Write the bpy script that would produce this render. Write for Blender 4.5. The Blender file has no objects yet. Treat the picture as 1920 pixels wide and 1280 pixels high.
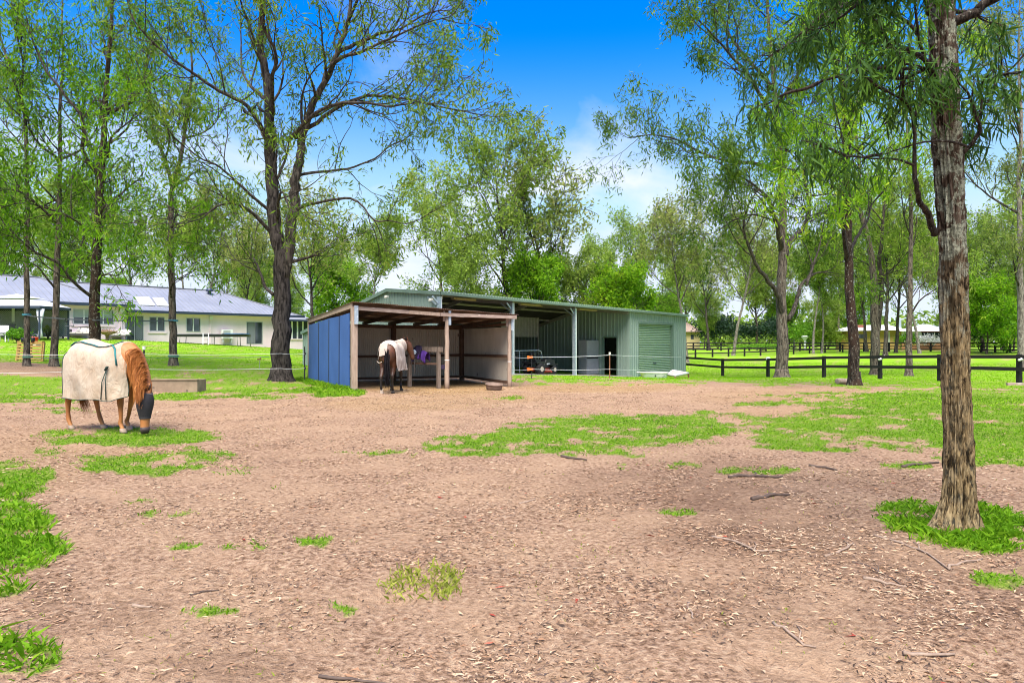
import bpy, bmesh, math, random
import numpy as np
from mathutils import Vector, Matrix

# ------------------------------------------------------------------ camera, sky, sun, exposure
scene = bpy.context.scene
COL = scene.collection
CAM_H = 1.6
cam_d = bpy.data.cameras.new('camera')
cam_d.sensor_width = 36.0
cam_d.lens = 24.0
cam_d.clip_start = 0.05
cam_d.clip_end = 3000.0
cam = bpy.data.objects.new('camera', cam_d)
COL.objects.link(cam)
cam.location = (0, 0, CAM_H)
cam.rotation_euler = (math.radians(90), 0, 0)
scene.camera = cam

SUN_EL, SUN_AZ = math.radians(62), math.radians(188)      # azimuth clockwise from +Y (view direction)
world = bpy.data.worlds.new('World')
scene.world = world
world.use_nodes = True
nt = world.node_tree
for n in list(nt.nodes):
    nt.nodes.remove(n)
def wn(t, **k):
    n = nt.nodes.new(t)
    for a, b in k.items():
        setattr(n, a, b)
    return n
sky = wn('ShaderNodeTexSky')
sky.sky_type = 'NISHITA'
sky.sun_disc = False
sky.sun_elevation = SUN_EL
sky.sun_rotation = SUN_AZ
sky.altitude = 60
sky.air_density = 1.0
sky.dust_density = 0.1
sky.ozone_density = 3.0
hsv = wn('ShaderNodeHueSaturation')
hsv.inputs['Saturation'].default_value = 1.52
hsv.inputs['Value'].default_value = 1.0
hsv.inputs['Hue'].default_value = 0.518
nt.links.new(sky.outputs[0], hsv.inputs['Color'])
tc = wn('ShaderNodeTexCoord')
sep = wn('ShaderNodeSeparateXYZ')
rot = wn('ShaderNodeMapping', vector_type='POINT'); rot.inputs['Rotation'].default_value = (0, 0, math.radians(-10))
nt.links.new(tc.outputs['Generated'], rot.inputs['Vector'])
nt.links.new(rot.outputs[0], sep.inputs[0])
den = wn('ShaderNodeMath', operation='ADD'); den.inputs[1].default_value = 0.22
zmx = wn('ShaderNodeMath', operation='MAXIMUM'); zmx.inputs[1].default_value = 0.0
nt.links.new(sep.outputs[2], zmx.inputs[0])
nt.links.new(zmx.outputs[0], den.inputs[0])
dx = wn('ShaderNodeMath', operation='DIVIDE'); dy = wn('ShaderNodeMath', operation='DIVIDE')
nt.links.new(sep.outputs[0], dx.inputs[0]); nt.links.new(den.outputs[0], dx.inputs[1])
nt.links.new(sep.outputs[1], dy.inputs[0]); nt.links.new(den.outputs[0], dy.inputs[1])
cmb = wn('ShaderNodeCombineXYZ')
nt.links.new(dx.outputs[0], cmb.inputs[0]); nt.links.new(dy.outputs[0], cmb.inputs[1])
cmb.inputs[2].default_value = 17.27
cl = wn('ShaderNodeTexNoise')
cl.inputs['Scale'].default_value = 1.15
cl.inputs['Detail'].default_value = 9
cl.inputs['Roughness'].default_value = 0.55
cl.inputs['Distortion'].default_value = 0.5
nt.links.new(cmb.outputs[0], cl.inputs['Vector'])
clr = wn('ShaderNodeValToRGB')
clr.color_ramp.elements[0].position = 0.50; clr.color_ramp.elements[0].color = (0, 0, 0, 1)
clr.color_ramp.elements[1].position = 0.82; clr.color_ramp.elements[1].color = (1, 1, 1, 1)
nt.links.new(cl.outputs['Fac'], clr.inputs[0])
# thin cloud veil low over the horizon
low = wn('ShaderNodeMapRange', interpolation_type='SMOOTHSTEP')
low.inputs['From Min'].default_value = 0.42; low.inputs['From Max'].default_value = 0.02
low.inputs['To Min'].default_value = 0.0; low.inputs['To Max'].default_value = 0.8
nt.links.new(zmx.outputs[0], low.inputs['Value'])
mxf = wn('ShaderNodeMath', operation='ADD', use_clamp=True)
nt.links.new(clr.outputs[0], mxf.inputs[0]); nt.links.new(low.outputs[0], mxf.inputs[1])
mix = wn('ShaderNodeMix', data_type='RGBA')
nt.links.new(mxf.outputs[0], mix.inputs['Factor'])
dk = wn('ShaderNodeMix', data_type='RGBA', blend_type='DARKEN'); dk.inputs['Factor'].default_value = 1.0
dk.inputs['B'].default_value = (1.55, 2.25, 3.3, 1)
nt.links.new(hsv.outputs[0], dk.inputs['A'])
nt.links.new(dk.outputs['Result'], mix.inputs['A'])
CLOUD = (2.75, 2.95, 3.35, 1)
mix.inputs['B'].default_value = CLOUD
bg = wn('ShaderNodeBackground')
bg.inputs['Strength'].default_value = 0.09
nt.links.new(mix.outputs['Result'], bg.inputs['Color'])
wo = wn('ShaderNodeOutputWorld')
nt.links.new(bg.outputs[0], wo.inputs['Surface'])

sun_d = bpy.data.lights.new('sun', 'SUN')
sun_d.energy = 3.0
sun_d.angle = math.radians(50)
sun_d.color = (1.0, 0.93, 0.82)
sun = bpy.data.objects.new('sun', sun_d)
COL.objects.link(sun)
sdir = Vector((math.sin(SUN_AZ) * math.cos(SUN_EL), math.cos(SUN_AZ) * math.cos(SUN_EL), math.sin(SUN_EL)))
sun.rotation_euler = (-sdir).to_track_quat('-Z', 'Y').to_euler()
sun.location = sdir * 60

vs = scene.view_settings
vs.view_transform = 'Standard'
vs.look = 'None'
vs.gamma = 1.0
vs.use_curve_mapping = False
vs.exposure = 1.95
scene.cycles.filter_width = 1.0
scene.cycles.max_bounces = 6
scene.cycles.diffuse_bounces = 3
scene.cycles.transmission_bounces = 4
scene.cycles.transparent_max_bounces = 8

# ------------------------------------------------------------------ helpers
R = random.Random(11)
NR = np.random.default_rng(7)
F = 1280.0
def at(px, py, D):
    """photo pixel (1920 x 1280) and distance in front of the camera -> point in the place"""
    return Vector(((px - 960) / F * D, D, CAM_H - (py - 640) / F * D))
def hit(px, a, b):
    """where the sight line through photo column px meets the plan line a-b -> (fraction along, point)"""
    k = (px - 960) / F
    ax, ay = a[0], a[1]; bx, by = b[0], b[1]
    t = (k * ay - ax) / ((bx - ax) - k * (by - ay))
    return t, (ax + (bx - ax) * t, ay + (by - ay) * t)

def vnoise(x, y, seed=0):
    xi = np.floor(x).astype(np.int64); yi = np.floor(y).astype(np.int64)
    xf = x - xi; yf = y - yi
    u = xf * xf * (3 - 2 * xf); v = yf * yf * (3 - 2 * yf)
    def h(a, b):
        n = (a * 374761393 + b * 668265263 + seed * 1442695041) & 0xffffffff
        n = ((n ^ (n >> 13)) * 1274126177) & 0xffffffff
        n = n ^ (n >> 16)
        return (n & 0xffffff) / float(0xffffff)
    a = h(xi, yi); b = h(xi + 1, yi); c = h(xi, yi + 1); d = h(xi + 1, yi + 1)
    return (a * (1 - u) + b * u) * (1 - v) + (c * (1 - u) + d * u) * v
def fbm(x, y, oct=4, seed=0):
    s = 0; a = 0.5; t = 0
    for i in range(oct):
        s = s + a * vnoise(x * 2 ** i + 17.3 * i, y * 2 ** i - 9.1 * i, seed + i); t += a; a *= 0.5
    return s / t

class MB:
    """collects pieces of one mesh in place coordinates"""
    def __init__(s):
        s.v = []; s.f = []; s.smooth = False
    def add(s, vs_, fs):
        o = len(s.v)
        s.v.extend([tuple(p) for p in vs_])
        s.f.extend([tuple(i + o for i in f) for f in fs])
        return s
    def box(s, c, size, rz=0.0, M=None, taper=1.0):
        x, y, z = size[0] / 2, size[1] / 2, size[2] / 2
        P = [Vector((sx * x * (taper if sz > 0 else 1), sy * y * (taper if sz > 0 else 1), sz * z)) for sz in (-1, 1) for sy in (-1, 1) for sx in (-1, 1)]
        if M is None:
            M = Matrix.Rotation(rz, 3, 'Z')
        c = Vector(c)
        return s.add([M @ p + c for p in P], [(0, 2, 3, 1), (4, 5, 7, 6), (0, 1, 5, 4), (2, 6, 7, 3), (0, 4, 6, 2), (1, 3, 7, 5)])
    def bar(s, a, b, w, h, up=(0, 0, 1), taper=1.0):
        a = Vector(a); b = Vector(b)
        d = (b - a); L = d.length; d.normalize()
        u = Vector(up)
        if abs(d.dot(u)) > 0.98:
            u = Vector((1, 0, 0))
        side = d.cross(u).normalized(); u = side.cross(d).normalized()
        P = []
        for p, k in ((a, 1.0), (b, taper)):
            for sx, sy in ((-1, -1), (1, -1), (1, 1), (-1, 1)):
                P.append(p + side * sx * w / 2 * k + u * sy * h / 2 * k)
        return s.add(P, [(0, 1, 2, 3)[::-1], (4, 5, 6, 7), (0, 1, 5, 4), (1, 2, 6, 5), (2, 3, 7, 6), (3, 0, 4, 7)])
    def tube(s, pts, rad, n=8, cap=True):
        pts = [Vector(p) for p in pts]
        if not hasattr(rad, '__len__'):
            rad = [rad] * len(pts)
        o = len(s.v); ref = None
        for i, p in enumerate(pts):
            d = (pts[min(i + 1, len(pts) - 1)] - pts[max(i - 1, 0)])
            if d.length < 1e-9: d = Vector((0, 0, 1))
            d.normalize()
            if ref is None:
                ref = Vector((1, 0, 0)) if abs(d.x) < 0.8 else Vector((0, 1, 0))
            ref = (ref - d * ref.dot(d)).normalized()
            q = d.cross(ref)
            for k in range(n):
                a = 2 * math.pi * k / n
                s.v.append(tuple(p + (ref * math.cos(a) + q * math.sin(a)) * rad[i]))
        for i in range(len(pts) - 1):
            for k in range(n):
                a = o + i * n + k; b = o + i * n + (k + 1) % n
                s.f.append((a, b, b + n, a + n))
        if cap:
            s.f.append(tuple(o + k for k in range(n))[::-1])
            e = o + (len(pts) - 1) * n
            s.f.append(tuple(e + k for k in range(n)))
        return s
    def loft(s, rings, cap=True, closed=True):
        o = len(s.v); n = len(rings[0])
        for r in rings:
            s.v.extend([tuple(p) for p in r])
        m = n if closed else n - 1
        for i in range(len(rings) - 1):
            for k in range(m):
                a = o + i * n + k; b = o + i * n + (k + 1) % n
                s.f.append((a, b, b + n, a + n))
        if cap and closed:
            s.f.append(tuple(o + k for k in range(n))[::-1])
            e = o + (len(rings) - 1) * n
            s.f.append(tuple(e + k for k in range(n)))
        return s
    def lathe(s, c, prof, n=16, axis='Z'):
        rings = []
        for r, z in prof:
            ring = []
            for k in range(n):
                a = 2 * math.pi * k / n
                p = Vector((r * math.cos(a), r * math.sin(a), z))
                if axis == 'Y': p = Vector((p.x, p.z, -p.y))
                if axis == 'X': p = Vector((p.z, p.y, -p.x))
                ring.append(p + Vector(c))
            rings.append(ring)
        return s.loft(rings)
    def build(s, name, mat, parent=None, smooth=None, kind=None, loc=None, bevel=0):
        me = bpy.data.meshes.new(name)
        V = s.v
        o = bpy.data.objects.new(name, me)
        COL.objects.link(o)
        if parent is not None:
            inv = FRAME.get(parent.name, Matrix.Identity(4)).inverted()
            V = [tuple(inv @ Vector(p)) for p in V]
            o.parent = parent
        elif loc is not None:
            l = Vector(loc)
            V = [tuple(Vector(p) - l) for p in V]
            o.location = l
        FRAME[o.name] = FRAME.get(parent.name, Matrix.Identity(4)) if parent is not None else (Matrix.Translation(Vector(loc)) if loc is not None else Matrix.Identity(4))
        me.from_pydata(V, [], s.f)
        me.materials.append(mat)
        if (s.smooth if smooth is None else smooth):
            me.polygons.foreach_set('use_smooth', [True] * len(me.polygons))
        if bevel:
            bm = bmesh.new(); bm.from_mesh(me)
            bmesh.ops.bevel(bm, geom=list(bm.edges), offset=bevel, segments=1, affect='EDGES', clamp_overlap=True)
            bm.to_mesh(me); bm.free()
        me.update()
        if kind: o['kind'] = kind
        return o
FRAME = {}
def tag(o, label, cat, group=None, kind=None):
    o['label'] = label; o['category'] = cat
    if group: o['group'] = group
    if kind: o['kind'] = kind
    return o
def thing(name, loc, label, cat, group=None, rz=0.0):
    o = bpy.data.objects.new(name, None)
    o.empty_display_size = 0.2
    COL.objects.link(o)
    o.location = loc
    o.rotation_euler = (0, 0, rz)
    FRAME[o.name] = Matrix.Translation(Vector(loc)) @ Matrix.Rotation(rz, 4, 'Z')
    return tag(o, label, cat, group)
def np_mesh(name, V, faces, mat, parent=None, kind=None, smooth=False, loc=None):
    """V (n,3), faces (m,k) with constant k, as one object"""
    me = bpy.data.meshes.new(name)
    V = np.asarray(V, dtype=np.float64)
    o = bpy.data.objects.new(name, me)
    COL.objects.link(o)
    if parent is not None:
        M = np.array(FRAME.get(parent.name, Matrix.Identity(4)).inverted())
        V = V @ M[:3, :3].T + M[:3, 3]
        o.parent = parent
    elif loc is not None:
        V = V - np.array(loc); o.location = loc
    faces = np.asarray(faces, dtype=np.int32)
    m, k = faces.shape
    me.vertices.add(len(V)); me.vertices.foreach_set('co', V.astype(np.float32).ravel())
    me.loops.add(m * k); me.loops.foreach_set('vertex_index', faces.ravel())
    me.polygons.add(m)
    me.polygons.foreach_set('loop_start', np.arange(0, m * k, k, dtype=np.int32))
    me.polygons.foreach_set('loop_total', np.full(m, k, dtype=np.int32))
    if smooth:
        me.polygons.foreach_set('use_smooth', np.ones(m, dtype=bool))
    me.update(calc_edges=True)
    me.materials.append(mat)
    if kind: o['kind'] = kind
    FRAME[o.name] = FRAME.get(parent.name, Matrix.Identity(4)) if parent is not None else Matrix.Identity(4)
    return o
def copy_tree(o, parent=None, label=None, group=None):
    c = o.copy(); COL.objects.link(c); c.parent = parent
    if label: c['label'] = label
    if group: c['group'] = group
    for ch in o.children:
        copy_tree(ch, c)
    return c

# ------------------------------------------------------------------ materials
MATS = {}
def newmat(name):
    m = bpy.data.materials.new(name)
    m.use_nodes = True
    t = m.node_tree
    for n in list(t.nodes): t.nodes.remove(n)
    out = t.nodes.new('ShaderNodeOutputMaterial')
    b = t.nodes.new('ShaderNodeBsdfPrincipled')
    t.links.new(b.outputs[0], out.inputs['Surface'])
    MATS[name] = m
    return m, t, b
def rgb(c): return (c[0], c[1], c[2], 1.0)
def ramp(t, fac, stops):
    r = t.nodes.new('ShaderNodeValToRGB')
    e = r.color_ramp.elements
    while len(e) < len(stops): e.new(0.5)
    for i, (p, c) in enumerate(stops):
        e[i].position = p; e[i].color = rgb(c)
    t.links.new(fac, r.inputs[0])
    return r.outputs[0]
def noise(t, scale, detail=4, rough=0.55, vec=None, dist=0.0):
    n = t.nodes.new('ShaderNodeTexNoise')
    n.inputs['Scale'].default_value = scale; n.inputs['Detail'].default_value = detail
    n.inputs['Roughness'].default_value = rough; n.inputs['Distortion'].default_value = dist
    if vec is not None: t.links.new(vec, n.inputs['Vector'])
    return n.outputs['Fac']
def mixc(t, fac, a, b, mode='MIX'):
    n = t.nodes.new('ShaderNodeMix'); n.data_type = 'RGBA'; n.blend_type = mode
    for s, v in (('Factor', fac), ('A', a), ('B', b)):
        if isinstance(v, (int, float)): n.inputs[s].default_value = v
        elif isinstance(v, tuple): n.inputs[s].default_value = rgb(v)
        else: t.links.new(v, n.inputs[s])
    return n.outputs['Result']
def objvec(t, scale=(1, 1, 1)):
    c = t.nodes.new('ShaderNodeTexCoord'); m = t.nodes.new('ShaderNodeMapping')
    m.inputs['Scale'].default_value = scale
    t.links.new(c.outputs['Object'], m.inputs['Vector'])
    return m.outputs[0]
def bump(t, b, h, strength, dist=0.02):
    n = t.nodes.new('ShaderNodeBump')
    n.inputs['Strength'].default_value = strength; n.inputs['Distance'].default_value = dist
    t.links.new(h, n.inputs['Height']); t.links.new(n.outputs[0], b.inputs['Normal'])
def surf(name, c1, c2=None, scale=3.0, rough=0.75, metal=0.0, stretch=(1, 1, 1), bmp=0.0, bscale=30.0, bdist=0.01, spots=None, spec=0.35):
    """painted, wooden, metal or cloth surface: two tones in blotches, optional spots (colour, scale, threshold), fine relief"""
    m, t, b = newmat(name)
    if c2 is None: c2 = tuple(x * 0.75 for x in c1)
    v = objvec(t, stretch)
    f = noise(t, scale, 6, 0.6, v)
    col = ramp(t, f, [(0.32, c2), (0.66, c1)])
    if spots:
        sc, ss, th = spots
        f2 = noise(t, ss, 3, 0.6, v)
        k = ramp(t, f2, [(th, (0, 0, 0)), (min(th + 0.05, 1), (1, 1, 1))])
        col = mixc(t, k, col, sc)
    t.links.new(col, b.inputs['Base Color'])
    b.inputs['Roughness'].default_value = rough
    b.inputs['Metallic'].default_value = metal
    b.inputs['Specular IOR Level'].default_value = spec
    if bmp:
        bump(t, b, noise(t, bscale, 5, 0.6, v), bmp, bdist)
    return m
def bark(name, dark, light, lichen, lscale=9.0, lth=0.56, vscale=14.0, brown=None, depth=0.9):
    m, t, b = newmat(name)
    v = objvec(t, (1, 1, 0.22))
    vo = objvec(t, (1, 1, 1))
    f = noise(t, vscale, 8, 0.65, v, 0.6)
    col = ramp(t, f, [(0.41, dark), (0.585, light)])
    if brown:
        k = ramp(t, noise(t, 1.3, 3, 0.5, vo), [(0.45, (0, 0, 0)), (0.62, (1, 1, 1))])
        col = mixc(t, k, col, mixc(t, 0.6, col, brown))
    l1 = noise(t, lscale, 6, 0.7, objvec(t, (1, 1, 0.7)))
    k = ramp(t, l1, [(lth, (0, 0, 0)), (lth + 0.06, (1, 1, 1))])
    col = mixc(t, k, col, mixc(t, noise(t, lscale * 4, 2, 0.5, vo), lichen, tuple(x * 0.55 for x in lichen)))
    t.links.new(col, b.inputs['Base Color'])
    b.inputs['Roughness'].default_value = 0.92
    b.inputs['Specular IOR Level'].default_value = 0.15
    bump(t, b, f, depth, 0.05)
    return m
def leafmat(name, stops, trans=0.4, rough=0.5, spec=0.10):
    m = bpy.data.materials.new(name); m.use_nodes = True; MATS[name] = m
    t = m.node_tree
    for n in list(t.nodes): t.nodes.remove(n)
    out = t.nodes.new('ShaderNodeOutputMaterial')
    g = t.nodes.new('ShaderNodeNewGeometry')
    oi = t.nodes.new('ShaderNodeObjectInfo')
    a = t.nodes.new('ShaderNodeMath'); a.operation = 'MULTIPLY_ADD'
    t.links.new(oi.outputs['Random'], a.inputs[0]); a.inputs[1].default_value = 0.22
    pn = noise(t, 0.55, 2, 0.5, objvec(t))
    w = t.nodes.new('ShaderNodeMath'); w.operation = 'MULTIPLY_ADD'
    t.links.new(g.outputs['Random Per Island'], w.inputs[0]); w.inputs[1].default_value = 0.55
    w2 = t.nodes.new('ShaderNodeMath'); w2.operation = 'MULTIPLY_ADD'
    t.links.new(pn, w2.inputs[0]); w2.inputs[1].default_value = 0.7; w2.inputs[2].default_value = -0.22
    t.links.new(w2.outputs[0], w.inputs[2])
    t.links.new(w.outputs[0], a.inputs[2])
    col = ramp(t, a.outputs[0], stops)
    d = t.nodes.new('ShaderNodeBsdfPrincipled')
    d.inputs['Roughness'].default_value = rough
    d.inputs['Specular IOR Level'].default_value = spec
    tr = t.nodes.new('ShaderNodeBsdfTranslucent')
    t.links.new(col, d.inputs['Base Color'])
    t.links.new(mixc(t, 0.5, col, mixc(t, 1.0, col, (1.0, 1.25, 0.35), 'MULTIPLY')), tr.inputs['Color'])
    mx = t.nodes.new('ShaderNodeMixShader'); mx.inputs[0].default_value = trans
    t.links.new(d.outputs[0], mx.inputs[1]); t.links.new(tr.outputs[0], mx.inputs[2])
    t.links.new(mx.outputs[0], out.inputs['Surface'])
    return m
def glass(name, tint, rough=0.05):
    m, t, b = newmat(name)
    f = noise(t, 1.2, 2, 0.5, objvec(t))
    t.links.new(ramp(t, f, [(0.3, tuple(x * 0.6 for x in tint)), (0.7, tint)]), b.inputs['Base Color'])
    b.inputs['Roughness'].default_value = rough
    b.inputs['Specular IOR Level'].default_value = 0.8
    b.inputs['Coat Weight'].default_value = 0.4
    return m

M_leaf_bright = leafmat('leaf_bright', [(0.0, (0.028, 0.075, 0.006)), (0.4, (0.115, 0.26, 0.012)), (0.72, (0.235, 0.41, 0.02)), (1.0, (0.42, 0.48, 0.045))], .55)
M_leaf_mid = leafmat('leaf_mid', [(0.0, (0.05, 0.09, 0.018)), (0.4, (0.15, 0.23, 0.034)), (0.7, (0.25, 0.345, 0.048)), (1.0, (0.37, 0.39, 0.10))], .52)
M_leaf_olive = leafmat('leaf_olive', [(0.0, (0.075, 0.095, 0.03)), (0.4, (0.19, 0.23, 0.06)), (0.7, (0.29, 0.32, 0.085)), (1.0, (0.38, 0.31, 0.14))], .52)
M_leaf_far = leafmat('leaf_far', [(0.0, (0.075, 0.12, 0.028)), (0.4, (0.20, 0.29, 0.05)), (0.7, (0.31, 0.41, 0.07)), (1.0, (0.43, 0.45, 0.14))], .55)
M_leaf_near = leafmat('leaf_near', [(0.0, (0.018, 0.045, 0.014)), (0.5, (0.05, 0.115, 0.022)), (0.8, (0.11, 0.22, 0.024)), (1.0, (0.2, 0.36, 0.025))], 0.35, 0.6)
M_leaf_shrub = leafmat('leaf_shrub', [(0.0, (0.05, 0.12, 0.012)), (0.5, (0.11, 0.26, 0.02)), (1.0, (0.24, 0.42, 0.03))])
M_leaf_dark = leafmat('leaf_dark', [(0.0, (0.012, 0.028, 0.018)), (0.6, (0.03, 0.06, 0.035)), (1.0, (0.06, 0.10, 0.05))], 0.2)
M_grass = leafmat('grass_blade', [(0.0, (0.045, 0.12, 0.004)), (0.4, (0.11, 0.25, 0.007)), (0.7, (0.19, 0.34, 0.014)), (0.9, (0.32, 0.36, 0.05)), (1.0, (0.48, 0.41, 0.15))], 0.4, 0.6)
M_grass_lawn = leafmat('lawn_blade', [(0.0, (0.11, 0.24, 0.004)), (0.45, (0.18, 0.37, 0.007)), (0.8, (0.27, 0.45, 0.018)), (1.0, (0.45, 0.45, 0.10))], 0.4, 0.6)
M_grass_yellow = leafmat('yellow_blade', [(0.0, (0.14, 0.18, 0.02)), (0.5, (0.26, 0.30, 0.04)), (1.0, (0.42, 0.40, 0.10))], 0.4, 0.6)
M_bark_iron = bark('bark_ironbark', (0.011, 0.009, 0.008), (0.066, 0.055, 0.048), (0.22, 0.22, 0.20), 11, 0.655, 12)
M_bark_grey = bark('bark_grey', (0.038, 0.030, 0.024), (0.165, 0.132, 0.105), (0.28, 0.27, 0.22), 9, 0.585, 14)
M_bark_spot = bark('bark_spotted', (0.012, 0.009, 0.007), (0.055, 0.040, 0.030), (0.34, 0.34, 0.26), 16, 0.575, 14, (0.05, 0.026, 0.015))
M_bark_pale = bark('bark_pale', (0.09, 0.075, 0.065), (0.27, 0.235, 0.20), (0.45, 0.44, 0.40), 6, 0.60, 12)
M_bark_limb = bark('bark_limb', (0.02, 0.017, 0.014), (0.085, 0.07, 0.058), (0.22, 0.22, 0.17), 6, 0.60, 12)
M_bark_dark = bark('bark_dark', (0.012, 0.010, 0.009), (0.055, 0.048, 0.042), (0.2, 0.2, 0.17), 8, 0.66, 12)
# ------------------------------------------------------------------ terrain
CP = [(0, 0, 0), (-5, 3, 0), (5, 3, 0), (-4, 6, 0), (4.7, 5.8, 0), (0, 10, 0), (7, 11, 0), (-7, 12.4, 0), (-14, 12, 0.05), (14, 12, 0),
      (-5.1, 22, .036), (-.12, 25, -.07), (-2.15, 29.3, -.05), (-8, 27, .0), (0, 18, 0), (7, 20, 0), (-10.8, 22, 0.0), (-16, 20, .12),
      (.05, 34.4, -.09), (3.64, 38.8, -.34), (7.49, 43.6, -.68), (12.6, 49.9, -.74), (-3.2, 30.4, .0), (-9, 37, .1), (2, 48, -.3), (6, 55, -.6),
      (-8.8, 26, .137), (-16.5, 27, .35), (-19.9, 28, .62), (-18.8, 28, .5), (-14.9, 30, .55), (-10.5, 32, .5),
      (-33, 46, 1.86), (-29.8, 54, 1.66), (-25, 60, 1.25), (-20.5, 66, .80), (-40, 60, 1.8), (-24, 75, .9), (-30, 34, 1.0), (-24, 42, 1.25), (-17, 46, 1.0), (-14, 60, .6),
      (14.8, 48, -.83), (20.8, 28, -.15), (12.6, 25, 0), (16.5, 40, -.5), (22, 14, 0), (26, 85, -.3), (40, 82, -.2), (33, 112, .12), (60, 100, .2), (0, 112, .2), (40, 40, -.3), (36, 62, -.5),
      (-60, 110, 1.4), (-70, 50, 2.2), (-40, 15, .6), (-20, 3, 0.1), (30, 0, 0), (0, -30, 0), (-60, -40, .5), (60, -40, 0), (75, 40, 0),
      (-160, 150, 1.0), (0, 190, .3), (160, 150, .2), (230, 0, 0), (-230, 0, .8), (0, -220, 0), (150, -160, 0), (-150, -160, .3), (-320, 320, .8), (0, 420, .5), (320, 320, .5)]
_cp = np.array(CP, float)
def _phi(r2):
    return 0.5 * r2 * np.log(r2 + 1e-9)
def _solve():
    n = len(_cp)
    d2 = ((_cp[:, None, :2] - _cp[None, :, :2]) ** 2).sum(-1)
    K = _phi(d2) + np.eye(n) * 2.0
    P = np.c_[np.ones(n), _cp[:, :2]]
    A = np.block([[K, P], [P.T, np.zeros((3, 3))]])
    return np.linalg.solve(A, np.r_[_cp[:, 2], 0, 0, 0])
_w = _solve()
def gz_arr(x, y):
    x = np.asarray(x, float); y = np.asarray(y, float)
    out = _w[-3] + _w[-2] * x + _w[-1] * y
    for i in range(len(_cp)):
        out = out + _w[i] * _phi((x - _cp[i, 0]) ** 2 + (y - _cp[i, 1]) ** 2)
    r = np.hypot(x, y)
    k = np.clip((r - 260) / 200, 0, 1)
    return np.clip(out * (1 - k) + 0.5 * k, -2, 4)
def gz(x, y):
    return float(gz_arr(np.array([x]), np.array([y]))[0])
def gat(px, D):
    x = (px - 960) / F * D
    return Vector((x, D, gz(x, D)))

# plan of grass, straw and bare earth.  (u, v) are plan coordinates: bearing x/y and nearness 1/y, scaled to the photograph
BX = [-3000, 0, 120, 300, 380, 470, 560, 600, 660, 672, 950, 962, 1290, 1340, 1450, 1650, 1920, 3500]
BY = [764, 754, 752, 738, 735, 744, 738, 736, 733, 690, 690, 716, 716, 712, 718, 728, 740, 760]
GP = [(240, 818, 175, 18, 1.3), (295, 864, 165, 28, 1.15), (130, 850, 70, 20, .5), (8, 895, 95, 40, 1.0), (-30, 1045, 150, 115, .92), (62, 1010, 52, 50, .75), (0, 1225, 115, 54, .85),
      (1180, 806, 245, 30, 1.1), (1010, 832, 210, 24, .85), (1370, 786, 100, 18, .95), (1120, 850, 110, 12, .6), (890, 846, 110, 12, .65),
      (1690, 800, 290, 50, 1.25), (1880, 810, 190, 64, 1.4), (1520, 812, 150, 34, 1.0), (1740, 750, 260, 20, 1.4), (1480, 742, 90, 7, .6), (1850, 770, 180, 25, .8),
      (1790, 984, 145, 36, .85), (1860, 1010, 90, 32, .85), (1690, 962, 60, 28, .75), (1880, 1085, 60, 22, .6),
      (272, 942, 42, 9, .8), (590, 1018, 44, 12, .75), (475, 1022, 80, 8, .6), (440, 884, 60, 11, .75), (300, 962, 60, 8, .6), (505, 912, 40, 8, .5), (380, 1140, 70, 9, .55), (345, 1020, 40, 8, .45),
      (790, 1095, 95, 34, .62), (650, 1135, 40, 10, .5), (1235, 872, 90, 9, .5), (1420, 880, 80, 9, .5), (700, 850, 120, 8, .5), (1700, 872, 50, 9, .7), (1540, 775, 60, 7, .6),
      (625, 735, 60, 12, 1.1), (665, 738, 24, 8, 1.1), (330, 742, 80, 8, 1.0), (500, 742, 70, 8, .9), (60, 740, 90, 12, 1.2), (100, 770, 90, 6, .5), (1430, 758, 70, 6, .55), (1250, 960, 60, 7, .4), (935, 745, 60, 5, .3)]
GN = [(40, 716, 110, 6, 1.2), (1575, 752, 80, 8, .7), (1440, 770, 120, 10, .7), (250, 843, 90, 6, .5), (1150, 726, 190, 9, .9), (1650, 822, 60, 8, .5), (1500, 730, 120, 6, .5)]
def uv(x, y):
    yy = np.maximum(y, 1.2)
    return 960 + 1280 * x / yy, 640 + 2048 / yy
def grass_mask(x, y):
    u, v = uv(x, y)
    n = fbm(x * 1.1, y * 1.1, 5, 3)
    nf = fbm(x * 5.0, y * 5.0, 3, 9)
    b = np.interp(u, BX, BY) + (n - .5) * 22 + (nf - .5) * 8
    m = np.clip((b - v) / 5 + .5, 0, 1)
    for cx, cy, rx, ry, s in GP:
        e = 1 - ((u - cx) / rx) ** 2 - ((v - cy) / ry) ** 2
        m = np.maximum(m, s * 1.12 * np.clip(e * 1.3 + .2, 0, 1) ** .7)
    for cx, cy, rx, ry, s in GN:
        e = 1 - ((u - cx) / rx) ** 2 - ((v - cy) / ry) ** 2
        m = m - s * np.clip(e * 1.5, 0, 1)
    back = (y < 2.0)
    m = np.where(back, np.clip((n - .5) * 3 + .3, 0, 1), m)
    m = m + ((n - .5) * 2.3 + (nf - .5) * 2.6) * np.clip(m * 4, 0.15, 1) * (1 - .72 * np.clip((b - v - 4) / 16, 0, 1) * (~back))
    m = m * np.where(v > 1000, 1.0, 1.0)
    return np.clip((m - .33) * 1.45, 0, 1)
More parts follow.
